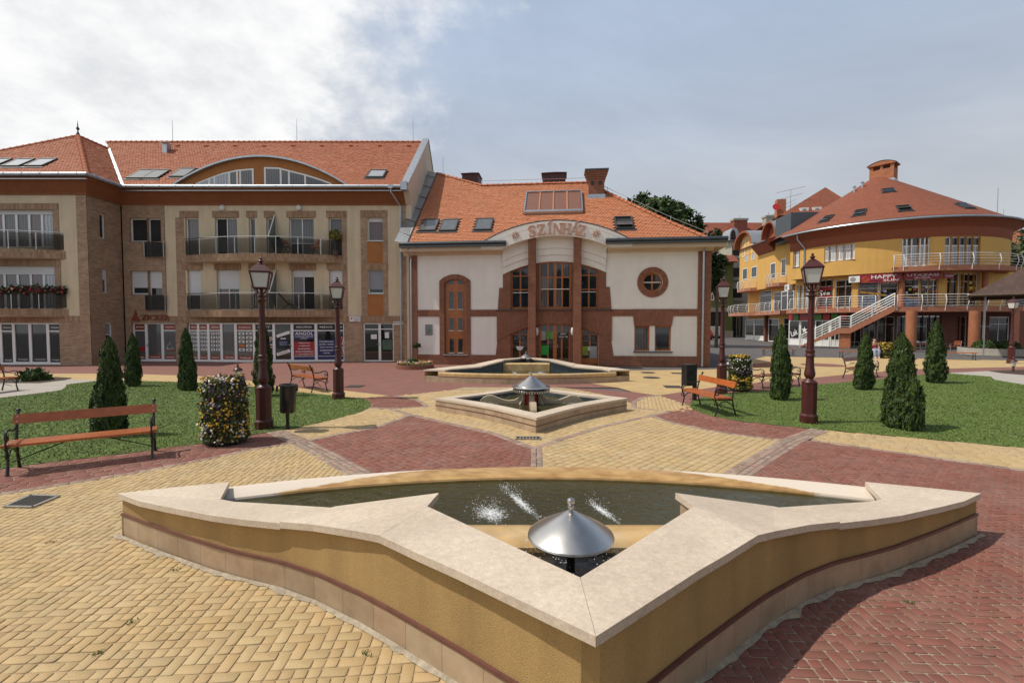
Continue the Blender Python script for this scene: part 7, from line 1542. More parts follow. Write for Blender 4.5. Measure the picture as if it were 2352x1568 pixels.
# ================================================================ STREET FURNITURE
M_LAMP = mat('oxblood_cast_iron', (.060,.010,.009), .42, .15, 12, coat=.08)
M_MILK = mat('milky_lantern_glass', (.55,.57,.54), .12, .06, 3, coat=.4)
M_BWOOD = mat('varnished_bench_wood', (.40,.105,.02), .4, .2, 14, (.28,.06,.012), .5, 5., coat=.25, streak=.2)
M_BWOOD2 = mat('dull_bench_wood', (.22,.075,.035), .5, .2, 14, coat=.1)
M_PLASTB = mat('black_plastic', (.012,.012,.013), .3, .25, 8, (.05,.05,.05), .25, 6.)
def lamp_mesh():
    t = thing('street_lamp', 'x', 'street lamp', (0,0,0), 0, 'oxblood lantern street lamps'); o8 = PI/8
    MB().lathe([(.23,0),(.23,.02)],4,rot=PI/4).build('base_plate', M_LAMP, t)
    MB().lathe([(.19,.02),(.19,.165),(.18,.185),(.165,.20),(.158,.22),(.158,.90),(.165,.91),(.165,.93)],8,rot=o8).build('plinth', M_LAMP, t)
    c = MB().lathe([(.14,.93),(.125,.96),(.085,.985),(.07,1.01),(.085,1.03),(.108,1.07),(.114,1.11),(.104,1.18),(.088,1.27),(.08,1.40),(.079,1.5),(.098,1.515),(.098,1.55),(.085,1.565),(.085,1.60),(.096,1.615),(.096,1.645),(.078,1.66),(.072,1.75),(.055,2.80),(.06,2.83),(.08,2.86),(.12,2.875),(.12,2.89),(.06,2.90),(.055,2.95),(.075,2.97),(.04,2.99),(.035,3.12)],20).build('post', M_LAMP, t, smooth=45)
    for k in range(4):
        a = k*PI/2+PI/4; mb = MB(Matrix.Rotation(a,4,'Z')); mb.tube([(.05,0,2.96),(.10,0,2.955),(.155,0,2.985),(.165,0,3.03),(.145,0,3.06),(.13,0,3.04)],.010,5); mb.tube([(.05,0,3.02),(.09,0,3.05),(.11,0,3.09),(.13,0,3.14)],.010,5); mb.build('scroll', M_LAMP, c)
    r0,r1 = .185,.265
    fr = MB().lathe([(r0+.012,3.13),(r0+.012,3.155),(r0-.03,3.155)],4,rot=PI/4,cap=False)
    for k in range(4):
        a = PI/4+k*PI/2; fr.tube([(r0*math.cos(a),r0*math.sin(a),3.14),(r1*math.cos(a),r1*math.sin(a),3.50)],.016,4)
    fr.lathe([(r1+.02,3.485),(r1+.03,3.515),(r1+.015,3.525)],4,rot=PI/4,cap=False); lf = fr.build('lantern', M_LAMP, t)
    for k in range(4):
        a,b = PI/4+k*PI/2, PI/4+(k+1)*PI/2; q0,q1 = r0-.008,r1-.008; P = lambda q,an,z,f: Vector((q*math.cos(an),q*math.sin(an),z))
        A,B,C_,D_ = P(q0,a,3.155,0),P(q0,b,3.155,0),P(q1,b,3.49,0),P(q1,a,3.49,0); cc = (A+B+C_+D_)/4; MB().poly([tuple(cc+(p-cc)*.93) for p in (A,B,C_,D_)]).build('pane', M_MILK, lf)
    MB().lathe([(r1+.02,3.522),(.165,3.63),(.13,3.655),(.08,3.665)],4,rot=PI/4).build('lantern_roof', M_LAMP, t)
    MB().lathe([(.085,3.655),(.085,3.68),(.05,3.70),(.03,3.715),(.05,3.735),(.055,3.75),(.035,3.775),(.018,3.785),(.028,3.80),(.03,3.815),(.012,3.83),(.004,3.85)],14).build('finial', M_LAMP, t, smooth=50)
    for k in range(4):
        a = PI/4+k*PI/2; mb = MB(); mb.lathe([(.012,.02),(.012,.045)],8,(.19*math.cos(a),.19*math.sin(a),0)); mb.build('bolt', M_STEEL, t)
    return t
lamp0 = lamp_mesh()
for i,(u,v,s_,lb) in enumerate(((607,983,.955,'oxblood street lamp with milky lantern in the left lawn beside the round black bin'),(778,915,.95,'oxblood street lamp at the right end of the bench behind the left lawn'),(1857,970,1.,'tallest looking oxblood street lamp standing in the right lawn'),(1657,903,.98,'oxblood street lamp behind the orange bench, beside the tiered flower tower'),(2322,834,.99,'oxblood street lamp in front of the brown shingled pavilion roof'))):
    g = G(u,v); o = lamp0 if i == 0 else dup(lamp0); o.location = (g.x,g.y,0); o.rotation_euler = (0,0,(.35,.25,-.45,-.35,.2)[i]); o.scale = (1,1,s_); o['label'] = lb
# low bollard lamps
t = thing('bollard_lamp', 'small oxblood lantern on a low foot behind the left flower tower', 'lamp', (0,0,0), 0, 'low lantern bollards'); 
MB().lathe([(.11,0),(.11,.02),(.05,.05),(.04,.12),(.065,.15),(.05,.18),(.035,.22),(.05,.27),(.075,.30)],12).build('foot', M_LAMP, t, smooth=45)
MB().lathe([(.07,.30),(.12,.53),(.12,.54)],12).build('lantern', M_MILK, t, smooth=45); MB().lathe([(.165,.53),(.16,.55),(.13,.60),(.07,.645),(.03,.66),(.03,.69),(.045,.71),(.03,.74),(.005,.80)],14).build('lantern_roof', M_LAMP, t, smooth=45)
g = G(547,884); t.location = (g.x,g.y,0); g = G(2327,854); dup(t, (g.x,g.y,0), 0, 'small oxblood lantern on the soil bed at the right edge', scale=.92)
# benches
def bench_mesh(wood, back=True, length=1.8, iron=None):
    iron = iron or M_IRON; t = thing('park_bench', 'x', 'bench'); h = length/2
    for s in (-1,1):
        x = s*(h-.06) if back else s*(h-.12); mb = MB()
        if back:
            mb.tube([(x,.30,.0),(x,.29,.03),(x,.235,.22),(x,.20,.40),(x,.215,.55),(x,.27,.72),(x,.325,.86),(x,.34,.89)],[.026,.022,.019,.022,.02,.019,.02,.024],6); mb.ball((x,.345,.895),.03,6)
            mb.tube([(x,-.24,0),(x,-.235,.03),(x,-.19,.20),(x,-.20,.33),(x,-.245,.38),(x,-.25,.42)],[.027,.022,.018,.018,.02,.02],6)
            mb.tube([(x,-.25,.41),(x,0,.395),(x,.20,.40)],.018,6); mb.tube([(x,-.195,.24),(x,-.08,.35),(x,.06,.355),(x,.21,.25)],.013,5)
            sp_ = [(x,.235,.66),(x,.12,.625),(x,0,.635),(x,-.12,.67),(x,-.20,.665),(x,-.25,.62),(x,-.255,.56),(x,-.22,.515),(x,-.175,.52),(x,-.155,.56),(x,-.18,.59),(x,-.205,.575)]; mb.tube(sp_,[.018]*8+[.015,.013,.012,.011],6); mb.tube([(x,-.25,.42),(x,-.27,.48),(x,-.255,.56)],.014,5)
            sp2 = [(x,-.245,.36),(x,-.275,.31),(x,-.25,.265),(x,-.215,.28),(x,-.22,.31)]; mb.tube(sp2,.012,5)
        else:
            mb.tube([(x,.18,0),(x,.165,.1),(x,.14,.25),(x,.16,.36),(x,.19,.40),(x,.16,.425)],[.026]+[.018]*5,6); mb.tube([(x,-.18,0),(x,-.165,.1),(x,-.14,.25),(x,-.16,.36),(x,-.19,.40),(x,-.16,.425)],[.026]+[.018]*5,6); mb.tube([(x,-.19,.42),(x,.19,.42)],.018,6); mb.tube([(x,-.145,.24),(x,0,.30),(x,.145,.24)],.012,5)
        ef = mb.build('end_frame', iron, t, smooth=50)
        bx = x-s*.62; MB().tube([(x,-.03,.10 if not back else .16),(bx,-.03,.405)],.009,5).build('brace', iron, t)
    if back: MB().tube([(-h+.06,-.03,.17),(-h+.06,.2,.2)],.008,4)
    sy = ((-.24,-.115),(-.095,.03),(.05,.175)) if back else ((-.2,-.075),(-.06,.06),(.075,.2))
    for a,b in sy:
        mb = MB(); mb.prismX([(a,.425),(b,.425),(b,.458),(b-.008,.466),(a+.008,.466),(a,.458)],-h,h); p = mb.build('seat_plank', wood, t)
        for s in (-1,1): MB().lathe([(.012,.466),(.008,.473)],8,(s*(h-.06),(a+b)/2,0)).build('screw', M_STEEL, p)
    if back:
        mb = MB(Matrix.Translation((0,.262,.765)) @ Matrix.Rotation(R(-18),4,'X')); mb.box(-h+.02,h-.02,-.02,.012,-.075,.075); p = mb.build('backrest_plank', wood, t)
        for s in (-1,1):
            for zz_ in (-.04,.04): m2 = MB(Matrix.Translation((s*(h-.07),.262,.765)) @ Matrix.Rotation(R(-18),4,'X') @ Matrix.Translation((0,-.02,zz_)) @ Matrix.Rotation(PI/2,4,'X')); m2.lathe([(.012,-.001),(.008,.006)],8); m2.build('screw', M_STEEL, p)
    return t
def put(o, L_, R_, flip=False, label=None, group=None, sx=True, ln=1.8):
    """place between two ground pixels (its left and right end)"""
    a, b = G(*L_), G(*R_); c = (a+b)/2; d = b-a; o.location = (c.x,c.y,0); ang = math.atan2(d.y,d.x) + (PI if flip else 0); o.rotation_euler = (0,0,ang); o['label'] = label; o['group'] = group or 'park benches with iron scroll arms'
    if sx: o.scale = (max(.8,min(1.3,d.length/(ln-.12))),1,1)
    return o
bn = bench_mesh(M_BWOOD); put(bn, (30,1084), (353,1044), False, 'orange slatted bench at the left edge in front of the left lawn')
put(dup(bn), (672,886), (750,902), True, 'orange bench seen from behind at the far edge of the left lawn', sx=False)
b3 = dup(bn); g = G(29,896); b3.location = (g.x,g.y-.9,0); b3.rotation_euler = (0,0,PI/2); b3['label'] = 'bench cut by the left frame edge on the pale concrete path'; b3['group'] = 'park benches with iron scroll arms'
put(dup(bn), (1586,930), (1664,956), False, 'bright orange bench at the tip of the right lawn beside the flat black bin')
bn2 = bench_mesh(M_BWOOD2); put(bn2, (1739,891), (1822,884.5), False, 'brown bench partly hidden by the slim thuja behind the right lawn')
put(dup(bn2), (1941.6,871.7), (2012,862), False, 'brown bench partly hidden behind the second thuja on the right lawn', sx=False)
bl_ = bench_mesh(M_BWOOD, False, 2.4); put(bl_, (1752,815), (1824,816), False, 'backless bench on the grey paving left of the staircase', 'backless benches', ln=2.4)
put(dup(bl_), (1930,821.5), (2016,822), False, 'backless bench on which the person in the red top sits', 'backless benches', ln=2.4); put(dup(bl_), (2138,824.5), (2240,827), False, 'backless bench in front of the café chairs', 'backless benches', ln=2.4)
# bins
g = G(661,986); t = thing('litter_bin', 'round black bucket litter bin on a post at the edge of the left lawn', 'litter bin', (g.x,g.y,0), .2, 'black litter bins')
MB().box(-.03,.03,-.02,.04,0,.95).build('post', M_PLASTB, t)
mb = MB(Matrix.Translation((.05,-.19,.40)) @ Matrix.Rotation(R(3),4,'Y')); mb.lathe([(.13,0),(.148,.02),(.165,.54),(.18,.545),(.18,.585),(.165,.59),(.15,.56),(.135,.1)],24); o = mb.build('bucket', M_PLASTB, t, smooth=40)
mb = MB(Matrix.Translation((.05,-.19,.40))); mb.box(-.21,-.174,-.03,.03,.44,.56).build('handle', M_PLASTB, o); MB(Matrix.Translation((.05,-.19,.40))).box(.168,.21,-.03,.03,.44,.56).build('handle', M_PLASTB, o)
g = G(1595,918); t = thing('litter_bin', 'flat black box litter bin on a post behind the bright orange bench', 'litter bin', (g.x,g.y,0), R(14), 'black litter bins')
MB().box(-.045,.045,-.045,.045,0,1.06).build('post', M_PLASTB, t); MB().box(-.36,-.05,-.13,.13,.44,1.03).build('bucket', M_PLASTB, t); MB().prismY([(-.37,1.03),(-.04,1.03),(-.05,1.06),(-.36,1.06)],-.14,.14).build('lid', M_PLASTB, t)
for z in (.72,.85): MB().box(-.30,-.12,-.136,-.129,z,z+.03).build('ash_plate', M_PLASTB, t)
# drains and manhole covers
M_CAST = mat('cast_iron_cover', (.055,.05,.045), .6, .3, 20, bump=.5); M_GRATE = mat('grate_steel', (.34,.32,.29), .45, .2, 20, metal=.5)
def grate(cx, cy, sx, sy, rz, n, lb, along='y'):
    t = thing('drain_grate', lb, 'drain', (cx,cy,.004), rz); MB().box(-sx/2,sx/2,-sy/2,sy/2,.0,.004).build('pit', M_BLACK, t)
    mb = MB(); f = .03; mb.box(-sx/2,sx/2,-sy/2,-sy/2+f,.002,.016).box(-sx/2,sx/2,sy/2-f,sy/2,.002,.016).box(-sx/2,-sx/2+f,-sy/2+f,sy/2-f,.002,.016).box(sx/2-f,sx/2,-sy/2+f,sy/2-f,.002,.016); mb.build('frame', M_GRATE, t)
    for k in range(1,n): x = -sx/2+f+(sx-2*f)*k/n; MB().box(x-.012,x+.012,-sy/2+f,sy/2-f,.004,.009).build('slat', M_GRATE, t)
a,b,c,d = G(8,1165),G(75,1166),G(137,1140),G(70,1138); cc = (a+b+c+d)/4; grate(cc.x,cc.y,(d-a).length,(b-a).length,math.atan2((d-a).y,(d-a).x)+PI/2*0,3,'rusty drain grate in the yellow paving at the left edge') if False else None
ex_ = (b-a+c-d)/2; ey_ = (d-a+c-b)/2; t_ = grate(cc.x,cc.y,ey_.length,ex_.length,math.atan2(ey_.y,ey_.x),2,'x') if False else None
grate(cc.x,cc.y,ex_.length*1.25,ey_.length*.78,math.atan2(ex_.y,ex_.x)+R(4),10,'long slatted drain grate in the yellow paving at the left edge') if False else None
t = thing('drain_grate','slatted drain grate in the yellow paving at the left edge','drain',(cc.x,cc.y,.004),0)
A_,B_2,C_2,D_2 = [p-cc for p in (a,b,c,d)]
MB().poly([(p.x,p.y,.003) for p in (A_,B_2,C_2,D_2)]).build('pit', M_BLACK, t)
for P_,Q_ in ((A_,B_2),(B_2,C_2),(C_2,D_2),(D_2,A_)): mb = MB(); mid = (P_+Q_)/2; dd = Q_-P_; mb.cbox((mid.x*.97,mid.y*.97,.009),dd.length,.035,.012,math.atan2(dd.y,dd.x)); mb.build('frame', M_GRATE, t)
for k in range(1,9): P_ = A_.lerp(B_2,k/9); Q_ = D_2.lerp(C_2,k/9); mid = (P_+Q_)/2; dd = Q_-P_; mb = MB(); mb.cbox((mid.x,mid.y,.006),dd.length*.95,.020,.006,math.atan2(dd.y,dd.x)); mb.build('slat', M_CAST, t)
g = G(1213,1006.5); grate(g.x,g.y,.50,.21,R(-2),7,'small drain grate in front of the middle fountain')
for i,(u,v,rx,rect,lb) in enumerate(((1488,855.5,.32,0,'round manhole cover nearest the theatre plinth'),(1496,867,.34,0,'larger round manhole cover in the yellow paving right of the far fountain'),(1555,857,.24,1,'square access cover nearest the theatre corner'),(1545.6,888,.30,1,'square access cover left of the flat black bin'),(815,887,.28,1,'square access cover in the red paving behind the left lawn'),(1448,844,.4,1,'dark foot grate against the theatre plinth'))):
    g = G(u,v); t = thing('manhole_cover', lb, 'manhole cover', (g.x,g.y,.002), R(-6), 'covers let into the paving'); 
    if rect: sx_ = rx*(1.45 if i == 5 else 1); MB().box(-sx_,sx_,-rx*.55 if i == 5 else -rx,rx*.55 if i == 5 else rx,0,.008).build('plate', M_CAST, t); MB().box(-sx_*.86,sx_*.86,-rx*.45,rx*.45,.008,.012).build('inset', M_CAST, t)
    else: MB().lathe([(rx,0),(rx,.008),(rx*.9,.009)],28).build('ring', M_CAST, t); MB().lathe([(rx*.86,.0),(rx*.86,.011)],24).build('plate', M_CAST, t)
g = G(1890,838); gg = G(1934,838); o = MB().lathe([(gg.x-g.x,.006),(gg.x-g.x-.01,.008)],40,(g.x,g.y,0)).build('red_paving_disc', M_REDF, kind='structure')
# ================================================================ PLANTS
def leafmat(name, c1, c2, isl=.35):
    m = mat(name, c1, .55, .25, 1.5, c2, .7, 1.2, island=isl); b = m.node_tree.nodes['Principled BSDF']; b.inputs['Specular IOR Level'].default_value = .3; return m
M_THUJA = leafmat('thuja_foliage', (.034,.066,.012), (.066,.10,.02), .6)
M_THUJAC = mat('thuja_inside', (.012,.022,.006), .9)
M_LEAF = leafmat('tree_leaf', (.035,.070,.016), (.055,.09,.02), .45)
M_LEAFD = leafmat('dark_tree_leaf', (.022,.045,.012), (.035,.06,.016), .45)
M_BARK = mat('bark', (.09,.065,.045), .95, .3, 6, bump=.8, bscale=20)
def flakes(rng, P, Nn, size, up=.5, asp=1.6, jit=.5):
    """leaf quads at P facing roughly Nn"""
    n = len(P); d = Nn + rng.normal(0,jit,(n,3)); d /= np.linalg.norm(d,axis=1)[:,None]; u = np.tile([0,0,1.],(n,1))*up + rng.normal(0,.4,(n,3)); u -= d*(u*d).sum(1)[:,None]; u /= np.linalg.norm(u,axis=1)[:,None]; r = np.cross(u,d)
    s = (size*rng.uniform(.55,1.35,n))[:,None]; a = asp
    V = np.stack([P-r*s*.5*.6-u*s*.1, P+r*s*.5*.6-u*s*.1, P+r*s*.35+u*s*a*.55, P+u*s*a+d*s*.2, P-r*s*.35+u*s*a*.55],1)
    return V.reshape(-1,3), 5
def mesh_np(name, V, k, m):
    me = bpy.data.meshes.new(name); n = len(V)//k; me.vertices.add(len(V)); me.vertices.foreach_set('co', V.astype(np.float32).ravel()); me.loops.add(n*k); me.loops.foreach_set('vertex_index', np.arange(n*k,dtype=np.int32)); me.polygons.add(n); me.polygons.foreach_set('loop_start', np.arange(0,n*k,k,dtype=np.int32)); me.polygons.foreach_set('loop_total', np.full(n,k,dtype=np.int32)); me.update(calc_edges=True)
    ul = me.uv_layers.new(name='UVMap'); me.materials.append(m); return me
def thuja_crown(h, w, seed, lobes=0, n=17000):
    rng = np.random.default_rng(seed); z = rng.random(n)**1.15; a = rng.uniform(0,2*PI,n)
    f = np.interp(z,[0,.05,.14,.35,.6,.8,.92,1.],[.74,.93,1.,.95,.78,.54,.32,.04])
    lump = np.array([mnoise.noise((math.cos(t)*1.9+seed*7,math.sin(t)*1.9,q*h*2.6)) for t,q in zip(a,z)]); lump2 = np.array([mnoise.noise((math.cos(t)*5+seed*3,math.sin(t)*5,q*h*7)) for t,q in zip(a,z)])
    r = w/2*f*(.90+.30*lump+.30*lump2)*(1-.16*rng.random(n)**2); r *= rng.choice([1,1,1,1.04],n)
    P = np.stack([r*np.cos(a),r*np.sin(a),.03+z*h],1); Nn = np.stack([np.cos(a),np.sin(a),np.full(n,.35)],1)
    ks = rng.integers(0,n,210); C_ = P[ks]*np.array([1,1,1.]); dm = np.full(n,9.)
    for c in C_: dm = np.minimum(dm, np.sqrt(((P-c)**2*np.array([1,1,.42])).sum(1)))
    q = np.clip(dm/.10,0,1); P[:,:2] *= (1.06-.24*q)[:,None]; Nn[:,2] += .35*(1-q)
    V,k = flakes(rng,P,Nn,.034,1.5,1.7,.5); 
    return V,k
def thuja(h, w, seed):
    t = thing('thuja', 'x', 'conifer', (0,0,0), 0, 'clipped conical thujas on the lawns'); V,k = thuja_crown(h,w,seed); me = mesh_np('crown', V, k, M_THUJA); c = link('crown', me, t)
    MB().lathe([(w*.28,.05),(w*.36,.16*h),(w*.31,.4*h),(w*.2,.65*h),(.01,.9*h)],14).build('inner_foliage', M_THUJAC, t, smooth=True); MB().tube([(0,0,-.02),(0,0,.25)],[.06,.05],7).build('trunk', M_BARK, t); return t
tj = [thuja(2.0,.84,11), thuja(2.05,.80,23)]; used = set()
for i,(u,v,ht,wd,k,lb) in enumerate(((258,1000,1.95,.74,0,'broad dark thuja with a side lobe behind the left front bench'),(307,887,1.84,.66,1,'slim thuja beside the entrance in the corner of the apartment block, farthest left'),(430,896,2.06,.76,0,'thuja in the left lawn in front of the estate agent window'),(606,909,2.26,.74,1,'thuja behind the left lawn lamp, in front of the flag shop'),(1791,918,2.13,.74,1,'slim thuja on the right lawn beside the tall lamp'),(1985,894,1.92,.82,0,'thuja next to the person, second from the left on the right lawn'),(2066,982,2.0,.94,0,'largest nearest thuja on the right lawn'),(2147,879,2.27,.86,1,'thuja standing farthest right on the right lawn in front of the café'))):
    g = G(u,v); b = tj[k]
    if k not in used: o = b; used.add(k)
    else: o = dup(b)
    o.location = (g.x,g.y,0); o.rotation_euler = (0,0,i*1.3); o.scale = (wd/(1.10,.94)[k],wd/(1.10,.94)[k],ht/2.03); o['label'] = lb
    if i == 0: V,k2 = thuja_crown(1.15,.62,31,n=5000); V[:,0] -= .26; V[:,1] -= .06; R3 = np.array(Matrix.Rotation(-o.rotation_euler.z,3,'Z')); c = link('side_lobe', mesh_np('side_lobe', (V@R3.T), k2, M_THUJA), o)
# flower towers
M_FY = mat('yellow_petals', (.62,.38,.02), .6, .1, island=.2); M_FW = mat('white_petals', (.66,.62,.62), .6, .1, island=.2); M_FP = mat('purple_petals', (.10,.05,.13), .6, .1, island=.3); M_FR = mat('pink_red_petals', (.42,.03,.06), .6, .1, island=.25); M_FO = mat('orange_petals', (.62,.25,.03), .6, .1, island=.2)
M_HERB = leafmat('bedding_leaf', (.06,.085,.022), (.085,.08,.03), .5)
def flowers(rng, P, Nn, size): return flakes(rng, P, Nn, size, .2, .9, .5)
def flower_tower(loc, h, w, seed, bands, lb):
    """bands: (z0, z1, {colour: share})"""
    rng = np.random.default_rng(seed); t = thing('flower_tower', lb, 'flower tower', loc, 0, 'tiered flower towers'); n = 5200; z = rng.random(n)*h; a = rng.uniform(0,2*PI,n); tier = 1+.07*np.sin(z/h*4*2*PI); r = w/2*tier*(1+.06*rng.normal(0,1,n))*np.interp(z/h,[0,.04,.9,1],[.88,1,.94,.86])
    P = np.stack([r*np.cos(a),r*np.sin(a),z+.05],1); Nn = np.stack([np.cos(a),np.sin(a),np.full(n,.4)],1)
    nt_ = 900; rt = w/2*.9*np.sqrt(rng.random(nt_)); at_ = rng.uniform(0,2*PI,nt_); P = np.concatenate([P,np.stack([rt*np.cos(at_),rt*np.sin(at_),np.full(nt_,h)+.03*rng.normal(0,1,nt_)],1)]); Nn = np.concatenate([Nn,np.tile([0,0,1.],(nt_,1))])
    V,k = flakes(rng,P-Nn*.02,Nn,.038,.6,1.3,.7); link('leaves', mesh_np('leaves', V, k, M_HERB), t, kind='stuff')
    MB().lathe([(w*.40,.0),(w*.42,.05),(w*.42,h*.97),(w*.2,h)],20).build('pot_stack', M_PLASTB, t, smooth=40)
    for c_,m_ in (('y',M_FY),('w',M_FW),('p',M_FP),('r',M_FR)):
        idx = []
        for z0,z1,sh in bands:
            if c_ in sh: q = np.where((P[:,2]-.05 >= z0*h) & (P[:,2]-.05 <= z1*h+(.3 if z1 >= 1 else 0)))[0]; pn = np.array([mnoise.noise((P[i_,0]*7+ord(c_),P[i_,1]*7,P[i_,2]*7)) for i_ in q]); idx += list(q[rng.random(len(q)) < sh[c_]*np.clip(.55+2.6*pn,0,2.2)])
        if idx: V,k = flowers(rng,P[idx]+Nn[idx]*.03,Nn[idx],.040); link({'y':'yellow_flowers','w':'white_flowers','p':'purple_flowers','r':'pink_flowers'}[c_], mesh_np('flowers',V,k,m_), t, kind='stuff')
    return t
g = G(519,1016); flower_tower((g.x,g.y,0),1.18,.74,3,((.0,.08,{'w':.1}),(.08,.34,{'y':.26,'w':.12}),(.34,.58,{'y':.22,'p':.08}),(.58,.8,{'p':.14,'w':.04,'y':.05}),(.8,1.0,{'p':.12,'w':.12,'y':.1}),(.97,1.2,{'y':.3,'w':.2,'p':.1})),'tall flower tower of yellow, white and purple pansies beside the left lamp')
g = G(1698,897); flower_tower((g.x,g.y,0),1.12,.70,5,((.0,.06,{}),(.06,.42,{'y':.55}),(.42,.62,{'p':.3}),(.62,.74,{'w':.10}),(.74,.80,{'w':.4}),(.86,.93,{'w':.6}),(.95,1.2,{'y':.7})),'tiered flower tower with yellow top and white ring beside the right lamp')
g = G(2033,822); flower_tower((g.x,g.y,0),.95,.72,7,((.5,.9,{'y':.3}),(.9,1.2,{'y':.5}),(.0,.5,{'y':.12})),'yellow flower tower beside the sitting person')
# round bed in front of the theatre corner
g = G(953,845); t = thing('round_flower_bed', 'round brick edged bed of pansies with a clipped bush at the theatre corner', 'flower bed', (g.x,g.y,0)); rb_ = .95
mb = MB(); mb.lathe([(rb_-.1,.02),(rb_-.1,.2),(rb_,.2),(rb_,0)],36,cap=False); mb.build('brick_edge', M_BRICKR, t); MB().lathe([(rb_-.08,.0),(rb_-.08,.15),(.01,.22)],24).build('soil', M_SOIL, t)
rng = np.random.default_rng(4); n = 1500; rr_ = (rb_-.08)*np.sqrt(rng.random(n)); aa = rng.uniform(0,2*PI,n); P = np.stack([rr_*np.cos(aa),rr_*np.sin(aa),.2+.10*rng.random(n)],1); Nn = np.tile([0,-.5,.8],(n,1)); V,k = flakes(rng,P,Nn,.05,.5,1.3,.6); link('leaves', mesh_np('leaves',V,k,M_HERB), t, kind='stuff')
for m_,sl_,nm in ((M_FO,slice(0,230),'orange_flowers'),(M_FY,slice(230,330),'yellow_flowers'),(M_FW,slice(330,470),'white_flowers'),(M_FP,slice(470,560),'purple_flowers')): V,k = flowers(rng,P[sl_]+[0,0,.05],Nn[sl_],.055); link(nm, mesh_np(nm,V,k,m_), t, kind='stuff')
def bush(parent, c, r, seed, m, n=2500, sq=.8, name='bush', size=.045):
    rng = np.random.default_rng(seed); d = rng.normal(0,1,(n,3)); d /= np.linalg.norm(d,axis=1)[:,None]; d[:,2] = np.abs(d[:,2])*1.0; lum = np.array([mnoise.noise(tuple(q*2.2+seed)) for q in d]); P = np.array(c)+d*np.array([1,1,sq])*(r*(1+.25*lum)*(1-.25*rng.random(n)**2))[:,None]; V,k = flakes(rng,P,d,size,.6,1.4,.6); return link(name, mesh_np(name,V,k,m), parent)
bush(t,(-.12,0,.2),.30,2,leafmat('bush_leaf',(.03,.09,.015),(.05,.12,.02)))
g = G(958,838); t = thing('rose_tree', 'small standard rose with a thin stem against the theatre wall', 'plant', (g.x,g.y,0)); MB().tube([(0,0,0),(.02,0,.5),(-.02,.01,1.05)],[.015,.012,.010],6).build('stem', M_BARK, t); bush(t,(0,0,.95),.20,5,M_LEAFD,260,1.2,'crown',.06)
# potted plants by the wing shops
for (u,v,hh) in ((1745,779,.9),(1770,781,.7)):
    g = G(u,v); t = thing('potted_plant', 'potted shrub beside the yellow wing shop '+('window' if u < 1760 else 'door'), 'plant', (g.x,g.y,0)); MB().lathe([(.2,0),(.28,.42),(.3,.45)],14).build('pot', M_REDC, t, smooth=40); bush(t,(0,0,.55),.42,int(u),M_LEAFD,500,1.5,'foliage',.1)
# planter with shrubs, right
g = G(2282,817); t = thing('planter', 'low round concrete planter with green shrubs at the right', 'planter', (g.x+1.2,g.y+1.2,0)); MB().lathe([(1.9,0),(1.9,.5),(1.75,.5),(1.75,.42)],28).build('wall', M_CONC, t); MB().lathe([(1.76,.0),(1.76,.42),(.1,.46)],20).build('soil', M_SOIL, t)
for k in range(5): bush(t,((-.9,.2,.9,-.2,.7)[k],(-.3,-.8,-.2,.5,.7)[k],.4),.62,k+40,M_LEAF,900,.95,'shrub',.08)
# soil beds on the concrete paths
for P,lb in ((Z([(60,868),(130,866),(165,868),(150,873),(90,880),(20,880),(-60,876)]),'l'),(Z([(2270,852),(2352,849),(2420,849),(2420,860),(2352,861.5),(2300,857)]),'r')): sheet('soil_bed', P, .014, M_SOIL)
g = G(78,874); t = thing('low_plant', 'low spiky green plant in the dark soil bed at the left', 'plant', (g.x,g.y,0)); bush(t,(0,0,0),.42,77,M_LEAF,500,.9,'foliage',.13)
mb = MB(); rng = np.random.default_rng(8)
pp = []
for (u,v) in ((120,1245),(400,1308),(560,1310),(640,1330),(840,1500),(700,1340),(300,1430),(395,1210),(2090,1385),(1150,1560),(230,1500)):
    g = G(u,v); n = 28
    for _ in range(n): pp.append((g.x+rng.normal(0,.022),g.y+rng.normal(0,.018),.003))
P = np.array(pp); V,k = flakes(rng,P,np.tile([0,-.6,.6],(len(P),1)),.009,1.,1.6,.8); o = link('weeds', mesh_np('weeds',V,k,leafmat('weed_leaf',(.07,.10,.02),(.10,.11,.03)))); tag(o,'tiny weeds growing in the joints of the paving','weeds',kind='stuff')
# ================================================================ TREES
def tree(name, label, loc, h, crown, seed, m, n=9000, size=.26, trunk=.28, group=None):
    """crown: list of (x,y,z,rx,rz) clumps relative to the base"""
    rng = np.random.default_rng(seed); t = thing(name, label, 'tree', loc, 0, group)
    vol = np.array([c[3]**2*c[4] for c in crown]); cnt = (n*vol/vol.sum()).astype(int); P = []; Nn = []
    for c,q in zip(crown,cnt):
        sub = rng.normal(0,.55,(max(4,q//70),3)); k = rng.integers(0,len(sub),q); d = sub[k]+rng.normal(0,.17,(q,3)); L_ = np.linalg.norm(d,axis=1); d = d/np.maximum(L_,1e-3)[:,None]*np.minimum(L_,1.05)[:,None]
        P.append(np.array(c[:3])+d*np.array([c[3],c[3],c[4]])); Nn.append(d+[0,0,.35])
    P = np.concatenate(P); Nn = np.concatenate(Nn); V,k = flakes(rng,P,Nn,size,.1,1.3,.7); link('crown', mesh_np('crown',V,k,m), t)
    mb = MB(); z0 = min(c[2]-c[4] for c in crown); mb.tube([(0,0,-.1),(.05,0,z0*.5),(0,.05,z0+.5),(crown[0][0]*.5,crown[0][1]*.5,crown[0][2])],[trunk,trunk*.75,trunk*.6,trunk*.25],8); mb.build('trunk', M_BARK, t, smooth=True)
    for c in crown: MB().tube([(0,0,z0*.85),(c[0]*.5,c[1]*.5,(z0+c[2])*.52),(c[0],c[1],c[2])],[trunk*.5,trunk*.3,trunk*.1],6).build('limb', M_BARK, t, smooth=True)
    return t
def at_(u,v,y): return AtY(u,v,y)
